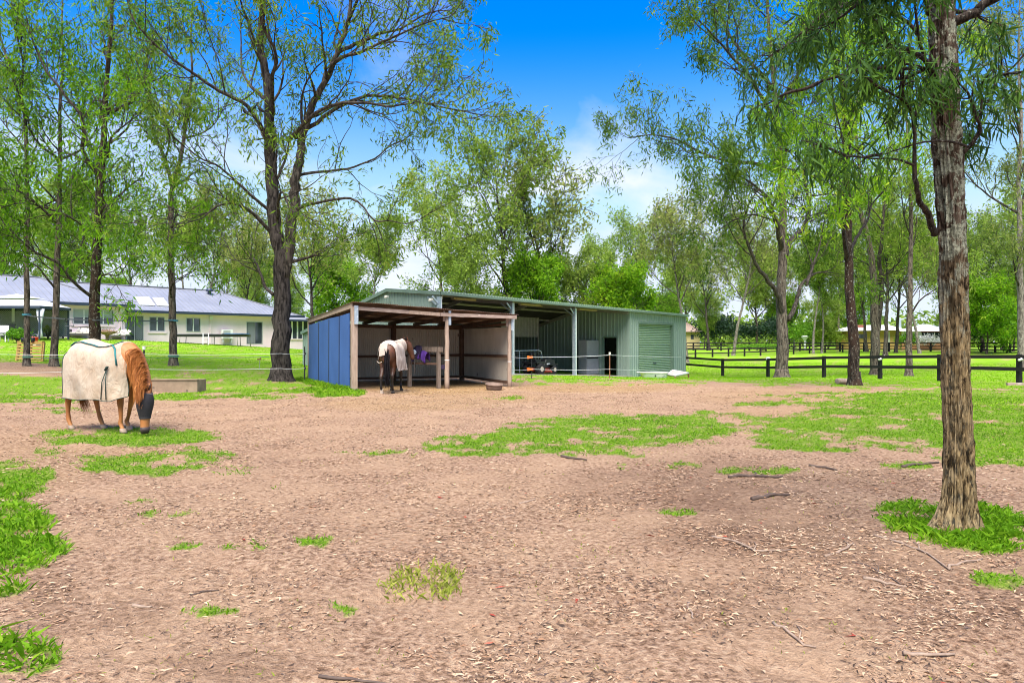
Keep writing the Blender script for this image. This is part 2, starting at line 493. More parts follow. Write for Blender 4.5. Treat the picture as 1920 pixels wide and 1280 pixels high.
def straw_mask(x, y):
    u, v = uv(x, y)
    n = fbm(x * 2.2, y * 2.2, 4, 21)
    m = np.zeros_like(u)
    for cx, cy, rx, ry, s in [(810, 726, 150, 18, 1.2), (860, 722, 95, 12, 1.3), (1120, 724, 190, 13, .8), (760, 758, 200, 16, .55), (900, 745, 160, 14, .5), (1480, 745, 220, 22, .35), (1500, 775, 200, 20, .3), (60, 870, 160, 60, .25), (210, 850, 200, 20, .4), (1950, 790, 200, 60, .3)]:
        e = 1 - ((u - cx) / rx) ** 2 - ((v - cy) / ry) ** 2
        m = np.maximum(m, s * np.clip(e * 1.5, 0, 1))
    return np.clip(m * (.5 + n), 0, 1)
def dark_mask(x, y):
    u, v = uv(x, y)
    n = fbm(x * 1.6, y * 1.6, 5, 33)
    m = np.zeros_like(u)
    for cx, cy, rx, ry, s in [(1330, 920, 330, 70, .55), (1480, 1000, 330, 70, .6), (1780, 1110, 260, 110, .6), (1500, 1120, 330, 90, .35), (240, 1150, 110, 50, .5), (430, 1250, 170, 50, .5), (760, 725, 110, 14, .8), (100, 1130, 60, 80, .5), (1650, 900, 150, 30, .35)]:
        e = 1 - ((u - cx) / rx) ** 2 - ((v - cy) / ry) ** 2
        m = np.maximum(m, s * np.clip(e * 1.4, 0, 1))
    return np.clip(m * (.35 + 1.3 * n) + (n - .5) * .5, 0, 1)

def build_ground():
    # one sheet to the horizon, finer where it is near
    fine = np.radians(np.linspace(-47, 47, 360))
    rest = np.radians(np.linspace(47, 313, 120))[1:-1]
    ang = np.r_[fine, rest]
    rr = [0.6]
    while rr[-1] < 60: rr.append(rr[-1] * 1.02)
    while rr[-1] < 900: rr.append(rr[-1] * 1.07)
    rr = np.array(rr)
    A, Rr = np.meshgrid(ang, rr)
    X = (np.sin(A) * Rr); Y = (np.cos(A) * Rr)
    Z = gz_arr(X, Y)
    near = np.clip(1 - (Rr - 14) / 25, 0, 1)
    Z = Z + near * ((fbm(X * 1.5, Y * 1.5, 4, 5) - .5) * .07 + (fbm(X * 9, Y * 9, 3, 6) - .5) * .03 - .03 * np.clip(fbm(X * 4.2, Y * 4.2, 2, 15) - .62, 0, 1) * 4)
    na, nr = len(ang), len(rr)
    V = np.c_[X.ravel(), Y.ravel(), Z.ravel()]
    V = np.vstack([V, [[0, 0, 0]]])
    i = np.arange(nr - 1)[:, None]; j = np.arange(na)[None, :]
    a = i * na + j; b = i * na + (j + 1) % na
    faces = np.stack([a, a + na, b + na, b], -1).reshape(-1, 4)
    c = len(V) - 1
    o = np_mesh('ground', V, faces, M_ground, kind='structure', smooth=True)
    col = o.data.attributes.new('cover', 'FLOAT_COLOR', 'POINT')
    g = grass_mask(V[:, 0], V[:, 1]); s = straw_mask(V[:, 0], V[:, 1]); d = dark_mask(V[:, 0], V[:, 1])
    far = np.clip((V[:, 1] - 20) / 15, 0, 1)
    col.data.foreach_set('color', np.c_[g, s, d, far].astype(np.float32).ravel())
    return o

def ground_material():
    m, t, b = newmat('ground_cover')
    at_ = t.nodes.new('ShaderNodeAttribute'); at_.attribute_name = 'cover'
    sp = t.nodes.new('ShaderNodeSeparateColor')
    t.links.new(at_.outputs['Color'], sp.inputs[0])
    gm = t.nodes.new('ShaderNodeNewGeometry')
    P = gm.outputs['Position']
    n1 = noise(t, 0.9, 6, 0.6, P); n2 = noise(t, 22, 5, 0.7, P); n3 = noise(t, 90, 3, 0.6, P); n4 = noise(t, 5.5, 5, 0.65, P)
    dirt = ramp(t, n2, [(0.38, (0.105, 0.058, 0.035)), (0.47, (0.274, 0.167, 0.106)), (0.54, (0.373, 0.240, 0.158)), (0.65, (0.554, 0.404, 0.272))])
    dirt = mixc(t, ramp(t, n4, [(0.35, (0, 0, 0)), (0.7, (.5, .5, .5))]), dirt, mixc(t, n3, (0.283, 0.168, 0.107), (0.435, 0.293, 0.193)))
    dirt = mixc(t, ramp(t, n1, [(0.4, (0, 0, 0)), (0.68, (.75, .75, .75))]), dirt, (0.415, 0.274, 0.172))
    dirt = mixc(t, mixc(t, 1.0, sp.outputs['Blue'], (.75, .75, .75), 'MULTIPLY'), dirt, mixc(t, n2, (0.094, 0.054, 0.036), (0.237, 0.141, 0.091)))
    straw = ramp(t, n2, [(0.36, (0.15, 0.08, 0.035)), (0.52, (0.35, 0.22, 0.105)), (0.66, (0.52, 0.38, 0.22))])
    dirt = mixc(t, sp.outputs['Green'], dirt, straw)
    # grassed soil, mown streaks further out
    vm = t.nodes.new('ShaderNodeMapping'); vm.inputs['Scale'].default_value = (0.25, 1.3, 1)
    t.links.new(P, vm.inputs['Vector'])
    n5 = noise(t, 1.0, 5, 0.6, vm.outputs[0])
    lawn = ramp(t, n5, [(0.3, (0.11, 0.25, 0.004)), (0.5, (0.18, 0.38, 0.007)), (0.62, (0.27, 0.46, 0.02)), (0.78, (0.44, 0.44, 0.11))])
    lawn = mixc(t, ramp(t, n2, [(0.4, (0, 0, 0)), (0.7, (.5, .5, .5))]), lawn, (0.10, 0.22, 0.005))
    tuft = ramp(t, n2, [(0.35, (0.05, 0.12, 0.006)), (0.52, (0.125, 0.25, 0.01)), (0.66, (0.31, 0.31, 0.08))])
    gr = mixc(t, at_.outputs['Alpha'], tuft, lawn)
    e = t.nodes.new('ShaderNodeMath'); e.operation = 'MULTIPLY_ADD'
    t.links.new(n2, e.inputs[0]); e.inputs[1].default_value = 0.9; e.inputs[2].default_value = -0.45
    e2 = t.nodes.new('ShaderNodeMath'); e2.operation = 'ADD'
    t.links.new(sp.outputs['Red'], e2.inputs[0]); t.links.new(e.outputs[0], e2.inputs[1])
    k = ramp(t, e2.outputs[0], [(0.40, (0, 0, 0)), (0.95, (.92, .92, .92))])
    t.links.new(mixc(t, k, dirt, gr), b.inputs['Base Color'])
    b.inputs['Roughness'].default_value = 0.95
    b.inputs['Specular IOR Level'].default_value = 0.04
    ad = t.nodes.new('ShaderNodeMath'); ad.operation = 'MULTIPLY_ADD'
    t.links.new(n3, ad.inputs[0]); ad.inputs[1].default_value = 0.45; t.links.new(n2, ad.inputs[2])
    bump(t, b, ad.outputs[0], 1.0, 0.05)
    return m
M_ground = ground_material()
build_ground()
# ------------------------------------------------------------------ trees
def unit(v):
    return v / (np.linalg.norm(v, axis=-1, keepdims=True) + 1e-12)
class Tree:
    def __init__(s, seed):
        s.r = random.Random(seed); s.np = np.random.default_rng(seed)
        s.trunk = MB(); s.br = MB(); s.trunk.smooth = s.br.smooth = True
        s.lp = []; s.la = []; s.ll = []
    def rv(s):
        while True:
            v = Vector((s.r.uniform(-1, 1), s.r.uniform(-1, 1), s.r.uniform(-1, 1)))
            if 0.05 < v.length < 1: return v.normalized()
    def leaves(s, pts, n, spread, L, droop):
        g = s.np
        P = np.array([tuple(p) for p in pts])
        t = g.random(n) * (len(P) - 1)
        i = np.minimum(t.astype(int), len(P) - 2); f = (t - i)[:, None]
        c = P[i] * (1 - f) + P[i + 1] * f
        c = c + np.clip(g.normal(size=(n, 3)), -1.7, 1.7) * spread * np.array([.8, .8, 1.15]) - np.array([0, 0, spread * .7])
        a = g.normal(size=(n, 3)) * 0.75; a[:, 2] -= droop
        s.lp.append(c); s.la.append(unit(a)); s.ll.append(L * g.uniform(.6, 1.35, n))
    def path(s, p, d, L, n, wig, trop):
        pts = [p.copy()]; d = d.normalized()
        for i in range(n):
            d = (d + s.rv() * wig + Vector((0, 0, trop))).normalized()
            p = p + d * (L / n); pts.append(p.copy())
        return pts, d
    def grow(s, p, d, L, r, lv, C):
        """lv 1 = branch, 2 = branchlet, 3 = twig with leaves"""
        n = {1: 7, 2: 5, 3: 3}[lv]
        trop = {1: C['up1'], 2: C['up2'], 3: C['up3']}[lv]
        pts, de = s.path(p, d, L, n, C['wig'] * {1: 1, 2: 1.1, 3: 1.0}[lv], trop)
        s.br.tube(pts, [max(r * (1 - .7 * i / n), C['rmin']) for i in range(n + 1)], {1: 5, 2: 4, 3: 3}[lv], cap=False)
        if lv == 3:
            s.leaves(pts[1:], C['nleaf'], C['spread'], C['leaf'], C['droop'])
            return
        k = C['n%d' % (lv + 1)]
        for j in range(k):
            t = (s.r.uniform(.25, 1.0) if lv == 1 else s.r.uniform(.2, 1.0)) if j < k - 1 else 1.0
            i = min(int(t * n), n - 1); f = t * n - i
            q = pts[i].lerp(pts[i + 1], f)
            pd = (pts[i + 1] - pts[i]).normalized()
            perp = s.rv(); perp = (perp - pd * perp.dot(pd)).normalized()
            a = s.r.uniform(.4, 1.0) if t < 1 else .15
            nd = pd * math.cos(a) + perp * math.sin(a)
            LL = L * C['k%d' % (lv + 1)] * s.r.uniform(.7, 1.25) * (1.15 - .45 * t)
            s.grow(q, nd, LL, max(r * (1 - .7 * t) * .65, C['rmin'] * 1.4), lv + 1, C)
    def limb(s, pts, r0, r1, C, kids, t0=.3, mat_trunk=False, sides=9, lk=1.0):
        """a limb given by its course; branches grow out of it"""
        P = [Vector(p) for p in pts]
        # catmull-rom subdivision with a little unevenness
        Q = []
        m = 4
        for i in range(len(P) - 1):
            a = P[max(i - 1, 0)]; b = P[i]; c = P[i + 1]; d = P[min(i + 2, len(P) - 1)]
            for k in range(m):
                t = k / m
                Q.append(.5 * ((2 * b) + (c - a) * t + (2 * a - 5 * b + 4 * c - d) * t * t + (3 * b - a - 3 * c + d) * t ** 3))
        Q.append(P[-1])
        n = len(Q) - 1
        for i in range(1, n):
            Q[i] = Q[i] + s.rv() * (r0 + (r1 - r0) * i / n) * (.16 if mat_trunk else .35)
        rad = [r0 + (r1 - r0) * (i / n) ** .85 for i in range(n + 1)]
        (s.trunk if mat_trunk else s.br).tube(Q, rad, sides)
        L = sum((Q[i + 1] - Q[i]).length for i in range(n))
        for j in range(kids):
            t = t0 + (1 - t0) * (j + s.r.random()) / kids if j < kids - 1 else 1.0
            i = min(int(t * n), n - 1); f = t * n - i
            q = Q[i].lerp(Q[i + 1], f); pd = (Q[i + 1] - Q[i]).normalized()
            perp = s.rv(); perp = (perp - pd * perp.dot(pd)).normalized()
            a = s.r.uniform(.5, 1.05) if j < kids - 1 else .2
            nd = (pd * math.cos(a) + perp * math.sin(a) + Vector((0, 0, .15))).normalized()
            s.grow(q, nd, C['L1'] * lk * s.r.uniform(.7, 1.3) * (1.1 - .3 * t), min(max(rad[i] * .5, .02), C['rmax']), 1, C)
        return Q, rad
    def finish(s, name, loc, label, group, mtrunk, mbr, mleaf, wid=.2):
        e = thing(name, loc, label, 'tree', group)
        s.trunk.build('trunk', mtrunk, e)
        s.br.build('branches', mbr, e)
        if s.lp:
            P = np.vstack(s.lp); A = np.vstack(s.la); L = np.concatenate(s.ll)[:, None]
            W = unit(np.cross(A, s.np.normal(size=A.shape))) * L * wid / 2
            B = np.cross(A, W) * .35
            V = np.stack([P, P + A * L * .42 + W, P + A * L + B, P + A * L * .42 - W], 1).reshape(-1, 3)
            Fc = np.arange(len(V)).reshape(-1, 4)
            np_mesh('crown', V, Fc, mleaf, e)
        return e
def conf(**k):
    C = dict(up1=.10, up2=.02, up3=-.10, wig=.26, n2=4, n3=3, k2=.5, k3=.5, nleaf=14, spread=.13, leaf=.17, droop=.9, L1=2.4, rmax=.06, rmin=.008)
    C.update(k); return C
def root_flare(s, base, r, h=.55, k=1.45, sides=14):
    pts = [base + Vector((0, 0, z)) for z in (-.12, .0, h * .3, h * .65, h)]
    s.trunk.tube(pts, [r * (k + .12), r * k, r * (1 + (k - 1) * .45), r * (1 + (k - 1) * .15), r], sides)

def px_tree(seed, px, D, trunk, r0, r1, limbs, C, label, mt, mb, ml, name='gum_tree', group='gum trees around the paddock', tkids=6, tt0=.55, wid=.2, flare=1.4):
    """trunk and limbs as photo columns/rows at the tree's own distance; third value = metres toward (-) or away (+)"""
    T = Tree(seed)
    base = gat(px, D)
    def W(p):
        dy = p[2] if len(p) > 2 else 0.0
        v = at(p[0], p[1], D); v.y += dy
        return v
    pts = [base + Vector((0, 0, -.1))] + [W(p) for p in trunk]
    root_flare(T, base, r0, .5, flare)
    T.limb(pts, r0, r1, C, tkids, tt0, True, 14)
    for L in limbs:
        lp, a, b, kids = L[0], L[1], L[2], L[3]
        T.limb([W(p) for p in lp], a, b, C, kids, L[4] if len(L) > 4 else .25, False, 8)
    return T.finish(name, base, label, group, mt, mb, ml, wid)

M_leaf_gum = leafmat('leaf_gum', [(0.0, (0.018, 0.045, 0.010)), (0.4, (0.08, 0.155, 0.018)), (0.72, (0.17, 0.265, 0.026)), (1.0, (0.31, 0.33, 0.06))], .45)
CL = conf(nleaf=15, leaf=.24, spread=.17, L1=2.6)
# the big twin-stemmed tree left of the shelter
px_tree(1, 527, 26, [(528, 640), (528, 560), (528, 480), (516, 430), (510, 350), (506, 270), (505, 190), (497, 130), (488, 80), (492, 0), (488, -90), (500, -190)], .385, .05, [
    ([(530, 520), (545, 440), (552, 390), (553, 340), (562, 290), (572, 240), (590, 190), (612, 150), (632, 100), (650, 50), (660, -20), (668, -110), (660, -200)], .25, .035, 15, .35),
    ([(553, 258, 0), (590, 225, .3), (632, 192, .4), (680, 178, .2), (712, 180, 0), (760, 190, -.3), (810, 205, -.5), (850, 215, -.6), (885, 225, -.8)], .09, .016, 11),
    ([(540, 265, 0), (580, 240, -.6), (630, 220, -1.2), (690, 218, -1.5), (740, 228, -1.7), (790, 228, -2.0), (830, 232, -2.2)], .09, .016, 9),
    ([(506, 270, 0), (480, 215, -.8), (440, 195, -1.4), (405, 175, -2.0), (370, 150, -2.5), (335, 110, -3), (322, 60, -3.2)], .09, .016, 12),
    ([(505, 190), (470, 160, .9), (440, 130, 1.5), (415, 90, 2.0), (405, 30, 2.4), (400, -40, 2.6)], .09, .016, 10),
    ([(512, 215), (525, 170, -.9), (545, 135, -1.6), (530, 90, -2.2), (540, 30, -2.5), (545, -60, -2.8)], .09, .016, 10),
    ([(632, 100), (660, 70, .6), (700, 40, 1.1), (740, 20, 1.5), (790, -20, 1.9), (830, -30, 2.1)], .09, .016, 12),
    ([(612, 150), (640, 125, -.6), (690, 118, -1.0), (745, 100, -1.3), (800, 80, -1.5), (850, 72, -1.7)], .09, .016, 12),
    ([(650, 50), (690, 0, -.9), (720, -60, -1.5), (770, -90, -2.0)], .065, .013, 9),
    ([(553, 330), (590, 316, .5), (640, 305, .9), (690, 282, 1.2), (720, 255, 1.3), (750, 240, 1.4)], .065, .013, 6),
    ([(552, 395), (600, 385, -.5), (660, 382, -1.0), (690, 395, -1.2), (715, 425, -1.4), (745, 428, -1.6), (775, 435, -1.8)], .065, .013, 4, .5),
    ([(512, 552), (492, 535, .3), (472, 497, .6), (456, 476, .9), (430, 450, 1.4)], .075, .02, 5),
    ([(512, 400), (470, 360, -.8), (440, 330, -1.4), (415, 320, -1.8), (390, 300, -2.2)], .065, .013, 9),
    ([(545, 490), (570, 480, .5), (590, 470, .8)], .08, .03, 3),
    ([(512, 440), (480, 400, -1.0), (455, 400, -1.8), (430, 430, -2.3)], .08, .02, 7),
    ([(520, 420), (540, 380, -1.0), (560, 380, -1.7), (575, 410, -2.1)], .07, .02, 6),
    ], conf(nleaf=14, leaf=0.235, spread=0.180, L1=2.4), 'big dark-barked gum forking into two tall stems beside the blue-walled shelter', M_bark_iron, M_bark_limb, M_leaf_gum, tkids=12, tt0=.3)
# trees on the left lawn
px_tree(2, 178, 27, [(178, 620), (178, 540), (183, 450), (186, 380), (190, 320), (194, 260), (198, 180), (205, 100), (210, 20), (214, -80), (212, -180)], .23, .03, [
    ([(184, 330), (170, 290, -.5), (182, 240, -.9), (160, 200, -1.2), (135, 160, -1.5), (120, 110, -1.8), (110, 50, -2)], .09, .015, 10),
    ([(196, 215), (230, 185, .5), (245, 140, .9), (248, 90, 1.2), (265, 40, 1.6), (275, -20, 1.9)], .09, .015, 11),
    ([(183, 330), (150, 280, 1.1), (115, 250, 1.7), (90, 200, 2.3), (60, 130, 2.8), (30, 60, 3.2)], .09, .015, 10),
    ([(202, 295), (225, 268, -.6), (265, 250, -1.1), (300, 238, -1.5)], .06, .012, 6),
    ([(178, 560), (160, 530, -.8), (150, 500, -1.3), (120, 480, -1.8), (90, 440, -2.3)], .07, .015, 8),
    ([(178, 545), (205, 525, -.7), (235, 520, -1.2), (262, 525, -1.6)], .06, .012, 5),
    ([(182, 450), (215, 420, -1.0), (250, 400, -1.8), (270, 430, -2.2)], .07, .015, 8),
    ([(184, 440), (150, 410, -1.0), (110, 400, -2), (80, 420, -2.6)], .07, .015, 9),
    ([(186, 470), (160, 455, .9), (130, 440, 1.6), (105, 460, 2.2)], .06, .015, 8),
    ], conf(nleaf=15, leaf=0.250, spread=0.220, L1=2.3), 'straight gum tree on the lawn rising behind the grazing horse', M_bark_spot, M_bark_limb, M_leaf_bright, tkids=16, tt0=.2)
px_tree(3, 50, 28, [(50, 600), (50, 500), (51, 400), (50, 320), (48, 240), (42, 190), (25, 150), (10, 100), (-5, 40), (-10, -60)], .125, .02, [
    ([(50, 250), (60, 190, -.6), (75, 130, -1), (70, 60, -1.4), (80, -20, -1.7)], .06, .012, 10),
    ([(50, 290), (20, 260, .5), (-15, 230, .9), (-50, 190, 1.2)], .05, .012, 8),
    ([(50, 420), (15, 400, -.8), (-15, 410, -1.4)], .05, .012, 8),
    ([(51, 400), (75, 370, .8), (100, 350, 1.3)], .05, .012, 7),
    ], conf(nleaf=14, leaf=0.250, spread=0.220, L1=2.1), 'slim gum at the lawn edge with blue rope tied round it, pallet behind', M_bark_grey, M_bark_limb, M_leaf_mid, tkids=10, tt0=.4)
px_tree(4, 101, 28.5, [(103, 620), (106, 520), (110, 430), (112, 350), (113, 270), (112, 200), (118, 120), (116, 40), (120, -40)], .155, .02, [
    ([(110, 420), (85, 380, -.9), (60, 370, -1.5), (30, 400, -2.2)], .06, .012, 9),
    ([(106, 545), (98, 520, -.4), (88, 500, -.8), (60, 495, -1.3), (30, 508, -1.8)], .05, .01, 3, .6),
    ([(112, 300), (135, 270, .7), (150, 220, 1.2), (160, 160, 1.6)], .06, .012, 8),
    ([(112, 300), (90, 270, -.8), (80, 210, -1.2), (65, 150, -1.6)], .06, .012, 8),
    ], conf(nleaf=14, leaf=0.250, spread=0.220, L1=2.1), 'slender speckled gum just left of the grazing horse', M_bark_grey, M_bark_limb, M_leaf_bright, tkids=12, tt0=.35)
px_tree(5, 325, 30, [(324, 600), (322, 520), (320, 430), (321, 370), (326, 345), (338, 300), (346, 250), (354, 195), (360, 130), (358, 70), (362, 0)], .17, .025, [
    ([(324, 350), (305, 300, .3), (285, 265, .6), (270, 235, .8), (262, 190, 1.0), (250, 130, 1.2)], .10, .02, 9),
    ([(322, 560), (330, 545, -.5), (345, 530, -.8), (358, 525, -1.0)], .05, .012, 4),
    ([(303, 296, .33), (330, 260, -.6), (320, 200, -1.2), (310, 130, -1.5)], .05, .012, 7),
    ([(345, 260), (380, 230, .8), (400, 180, 1.2)], .05, .012, 6),
    ([(321, 430), (350, 410, -.9), (375, 420, -1.6)], .045, .01, 6),
    ([(321, 440), (295, 420, .9), (270, 440, 1.5)], .045, .01, 6),
    ], conf(nleaf=12, leaf=0.235, spread=0.200, L1=2.0), 'slender forked gum on the lawn left of the trampoline', M_bark_grey, M_bark_limb, M_leaf_bright, tkids=8, tt0=.4)
# right side: forked tree by the rail fence and the dark spotted one in front of it
px_tree(6, 1466, 40, [(1466, 650), (1465, 590), (1465, 520), (1467, 470), (1468, 400), (1466, 340), (1462, 270), (1455, 200), (1448, 120), (1440, 30), (1435, -60), (1430, -150)], .37, .04, [
    ([(1466, 600), (1455, 560, -.5), (1430, 530, -.9), (1405, 505, -1.3), (1385, 470, -1.7), (1372, 440, -2.0), (1378, 400, -2.3), (1395, 370, -2.5)], .17, .03, 8, .5),
    ([(1478, 600), (1500, 565, .5), (1512, 535, .8), (1535, 515, 1.2), (1560, 505, 1.6), (1590, 505, 2)], .16, .03, 6, .5),
    ([(1472, 478), (1490, 450, .7), (1515, 430, 1.2), (1535, 405, 1.6), (1545, 370, 2), (1540, 310, 2.4), (1550, 240, 2.8)], .20, .03, 12, .4),
    ([(1464, 470), (1450, 440, -.8), (1435, 410, -1.3), (1415, 380, -1.8), (1380, 360, -2.4), (1340, 345, -3), (1310, 330, -3.4)], .16, .02, 11),
    ([(1462, 320), (1420, 300, .8), (1380, 290, 1.5), (1340, 270, 2.2), (1290, 235, 2.8), (1240, 222, 3.2), (1205, 225, 3.6)], .14, .02, 13),
    ([(1458, 250), (1420, 200, -1), (1380, 160, -1.8), (1340, 130, -2.4), (1300, 100, -3), (1270, 80, -3.4)], .14, .02, 14),
    ([(1452, 170), (1420, 110, .8), (1390, 60, 1.4), (1370, 0, 2.0), (1340, -60, 2.6)], .12, .02, 13),
    ([(1455, 200), (1490, 140, -1), (1480, 80, -1.6), (1500, 20, -2.2), (1530, -50, -2.8)], .14, .02, 12),
    ([(1462, 280), (1500, 230, 1.2), (1540, 190, 2.0), (1570, 140, 2.8)], .12, .02, 12),
    ([(1466, 420), (1430, 395, 1.2), (1400, 400, 2.0), (1370, 420, 2.6)], .09, .02, 8),
    ([(1512, 535), (1535, 490, .6), (1550, 455, .9), (1560, 420, 1.2)], .09, .02, 6),
    ], conf(nleaf=24, leaf=0.320, spread=0.290, L1=3.2, rmax=.08), 'tall forked gum with wide green crown standing at the near rail fence', M_bark_grey, M_bark_limb, M_leaf_gum, tkids=12, tt0=.5)
px_tree(7, 1602, 25, [(1600, 650), (1595, 580), (1591, 500), (1590, 420), (1588, 350), (1585, 270), (1583, 190), (1580, 100), (1575, 0), (1570, -100)], .21, .03, [
    ([(1590, 490), (1575, 470, -.4), (1562, 445, -.8), (1555, 400, -1.1), (1545, 340, -1.5), (1535, 290, -1.8), (1510, 230, -2.2)], .10, .015, 9, .4),
    ([(1592, 480), (1610, 455, .4), (1632, 430, .8), (1660, 400, 1.2), (1672, 370, 1.4), (1700, 340, 1.6)], .08, .015, 6, .5),
    ([(1588, 365), (1560, 330, .8), (1530, 300, 1.2), (1510, 260, 1.5)], .06, .012, 8),
    ([(1586, 300), (1620, 260, -.7), (1650, 230, -1.3), (1680, 190, -1.7)], .06, .012, 9),
    ([(1583, 210), (1550, 150, -.9), (1520, 90, -1.5), (1500, 20, -2.0)], .06, .012, 10),
    ([(1582, 180), (1620, 120, .9), (1650, 60, 1.5), (1660, -10, 2.0)], .06, .012, 10),
    ([(1590, 400), (1560, 380, -1.0), (1520, 385, -1.8), (1490, 390, -2.4)], .05, .012, 7),
    ], conf(nleaf=17, leaf=0.240, spread=0.210, L1=2.1), 'dark lichen-spotted gum beside the short log in the grass', M_bark_spot, M_bark_dark, M_leaf_bright, tkids=9, tt0=.5)
px_tree(8, 1642, 46, [(1641, 650), (1640, 580), (1638, 520), (1632, 470), (1620, 420), (1610, 380), (1612, 320), (1605, 240), (1610, 150)], .33, .05, [
    ([(1645, 620), (1652, 560), (1650, 480), (1655, 420), (1660, 350), (1668, 270)], .2, .04, 8, .5),
    ([(1640, 530), (1670, 500, -.6), (1690, 470, -1)], .07, .02, 5),
    ([(1636, 500), (1610, 480, .6), (1590, 470, 1)], .07, .02, 5),
    ], conf(nleaf=13, leaf=0.380, spread=0.300, L1=3.2, rmax=.08), 'twin-stemmed grey gum behind the near rail fence', M_bark_grey, M_bark_limb, M_leaf_mid, tkids=9, tt0=.6)
px_tree(9, 1704, 42, [(1704, 650), (1706, 560), (1707, 480), (1708, 400), (1705, 320), (1700, 220), (1705, 120)], .21, .04, [
    ([(1708, 590), (1716, 565, -.4), (1730, 550, -.8), (1742, 540, -1.0)], .06, .02, 4),
    ([(1708, 470), (1725, 440, .5), (1735, 400, .9)], .06, .02, 6),
    ([(1707, 440), (1685, 410, -.6), (1672, 360, -1)], .06, .02, 6),
    ], conf(nleaf=12, leaf=0.360, spread=0.280, L1=2.8), 'slim grey gum behind the fence, just left of the near trunk', M_bark_grey, M_bark_limb, M_leaf_mid, tkids=9, tt0=.6)
px_tree(10, 1915, 48, [(1914, 600), (1912, 520), (1912, 430), (1910, 340), (1915, 240), (1910, 120), (1912, 0)], .28, .05, [
    ([(1912, 540), (1895, 520, -.5), (1880, 490, -1), (1870, 460, -1.4)], .08, .02, 6),
    ([(1911, 400), (1880, 370, .8), (1850, 330, 1.5), (1830, 290, 2)], .1, .02, 10),
    ([(1911, 400), (1940, 350, .8), (1970, 320, 1.5)], .1, .02, 8),
    ([(1912, 250), (1880, 200, -1), (1850, 150, -2), (1830, 110, -2.5)], .1, .02, 11),
    ([(1912, 180), (1890, 100, 1), (1860, 60, 2)], .1, .02, 11),
    ], conf(nleaf=15, leaf=0.370, spread=0.300, L1=3.2, rmax=.08), 'gum at the right edge of the picture beyond the near fence', M_bark_pale, M_bark_limb, M_leaf_olive, tkids=9, tt0=.5)

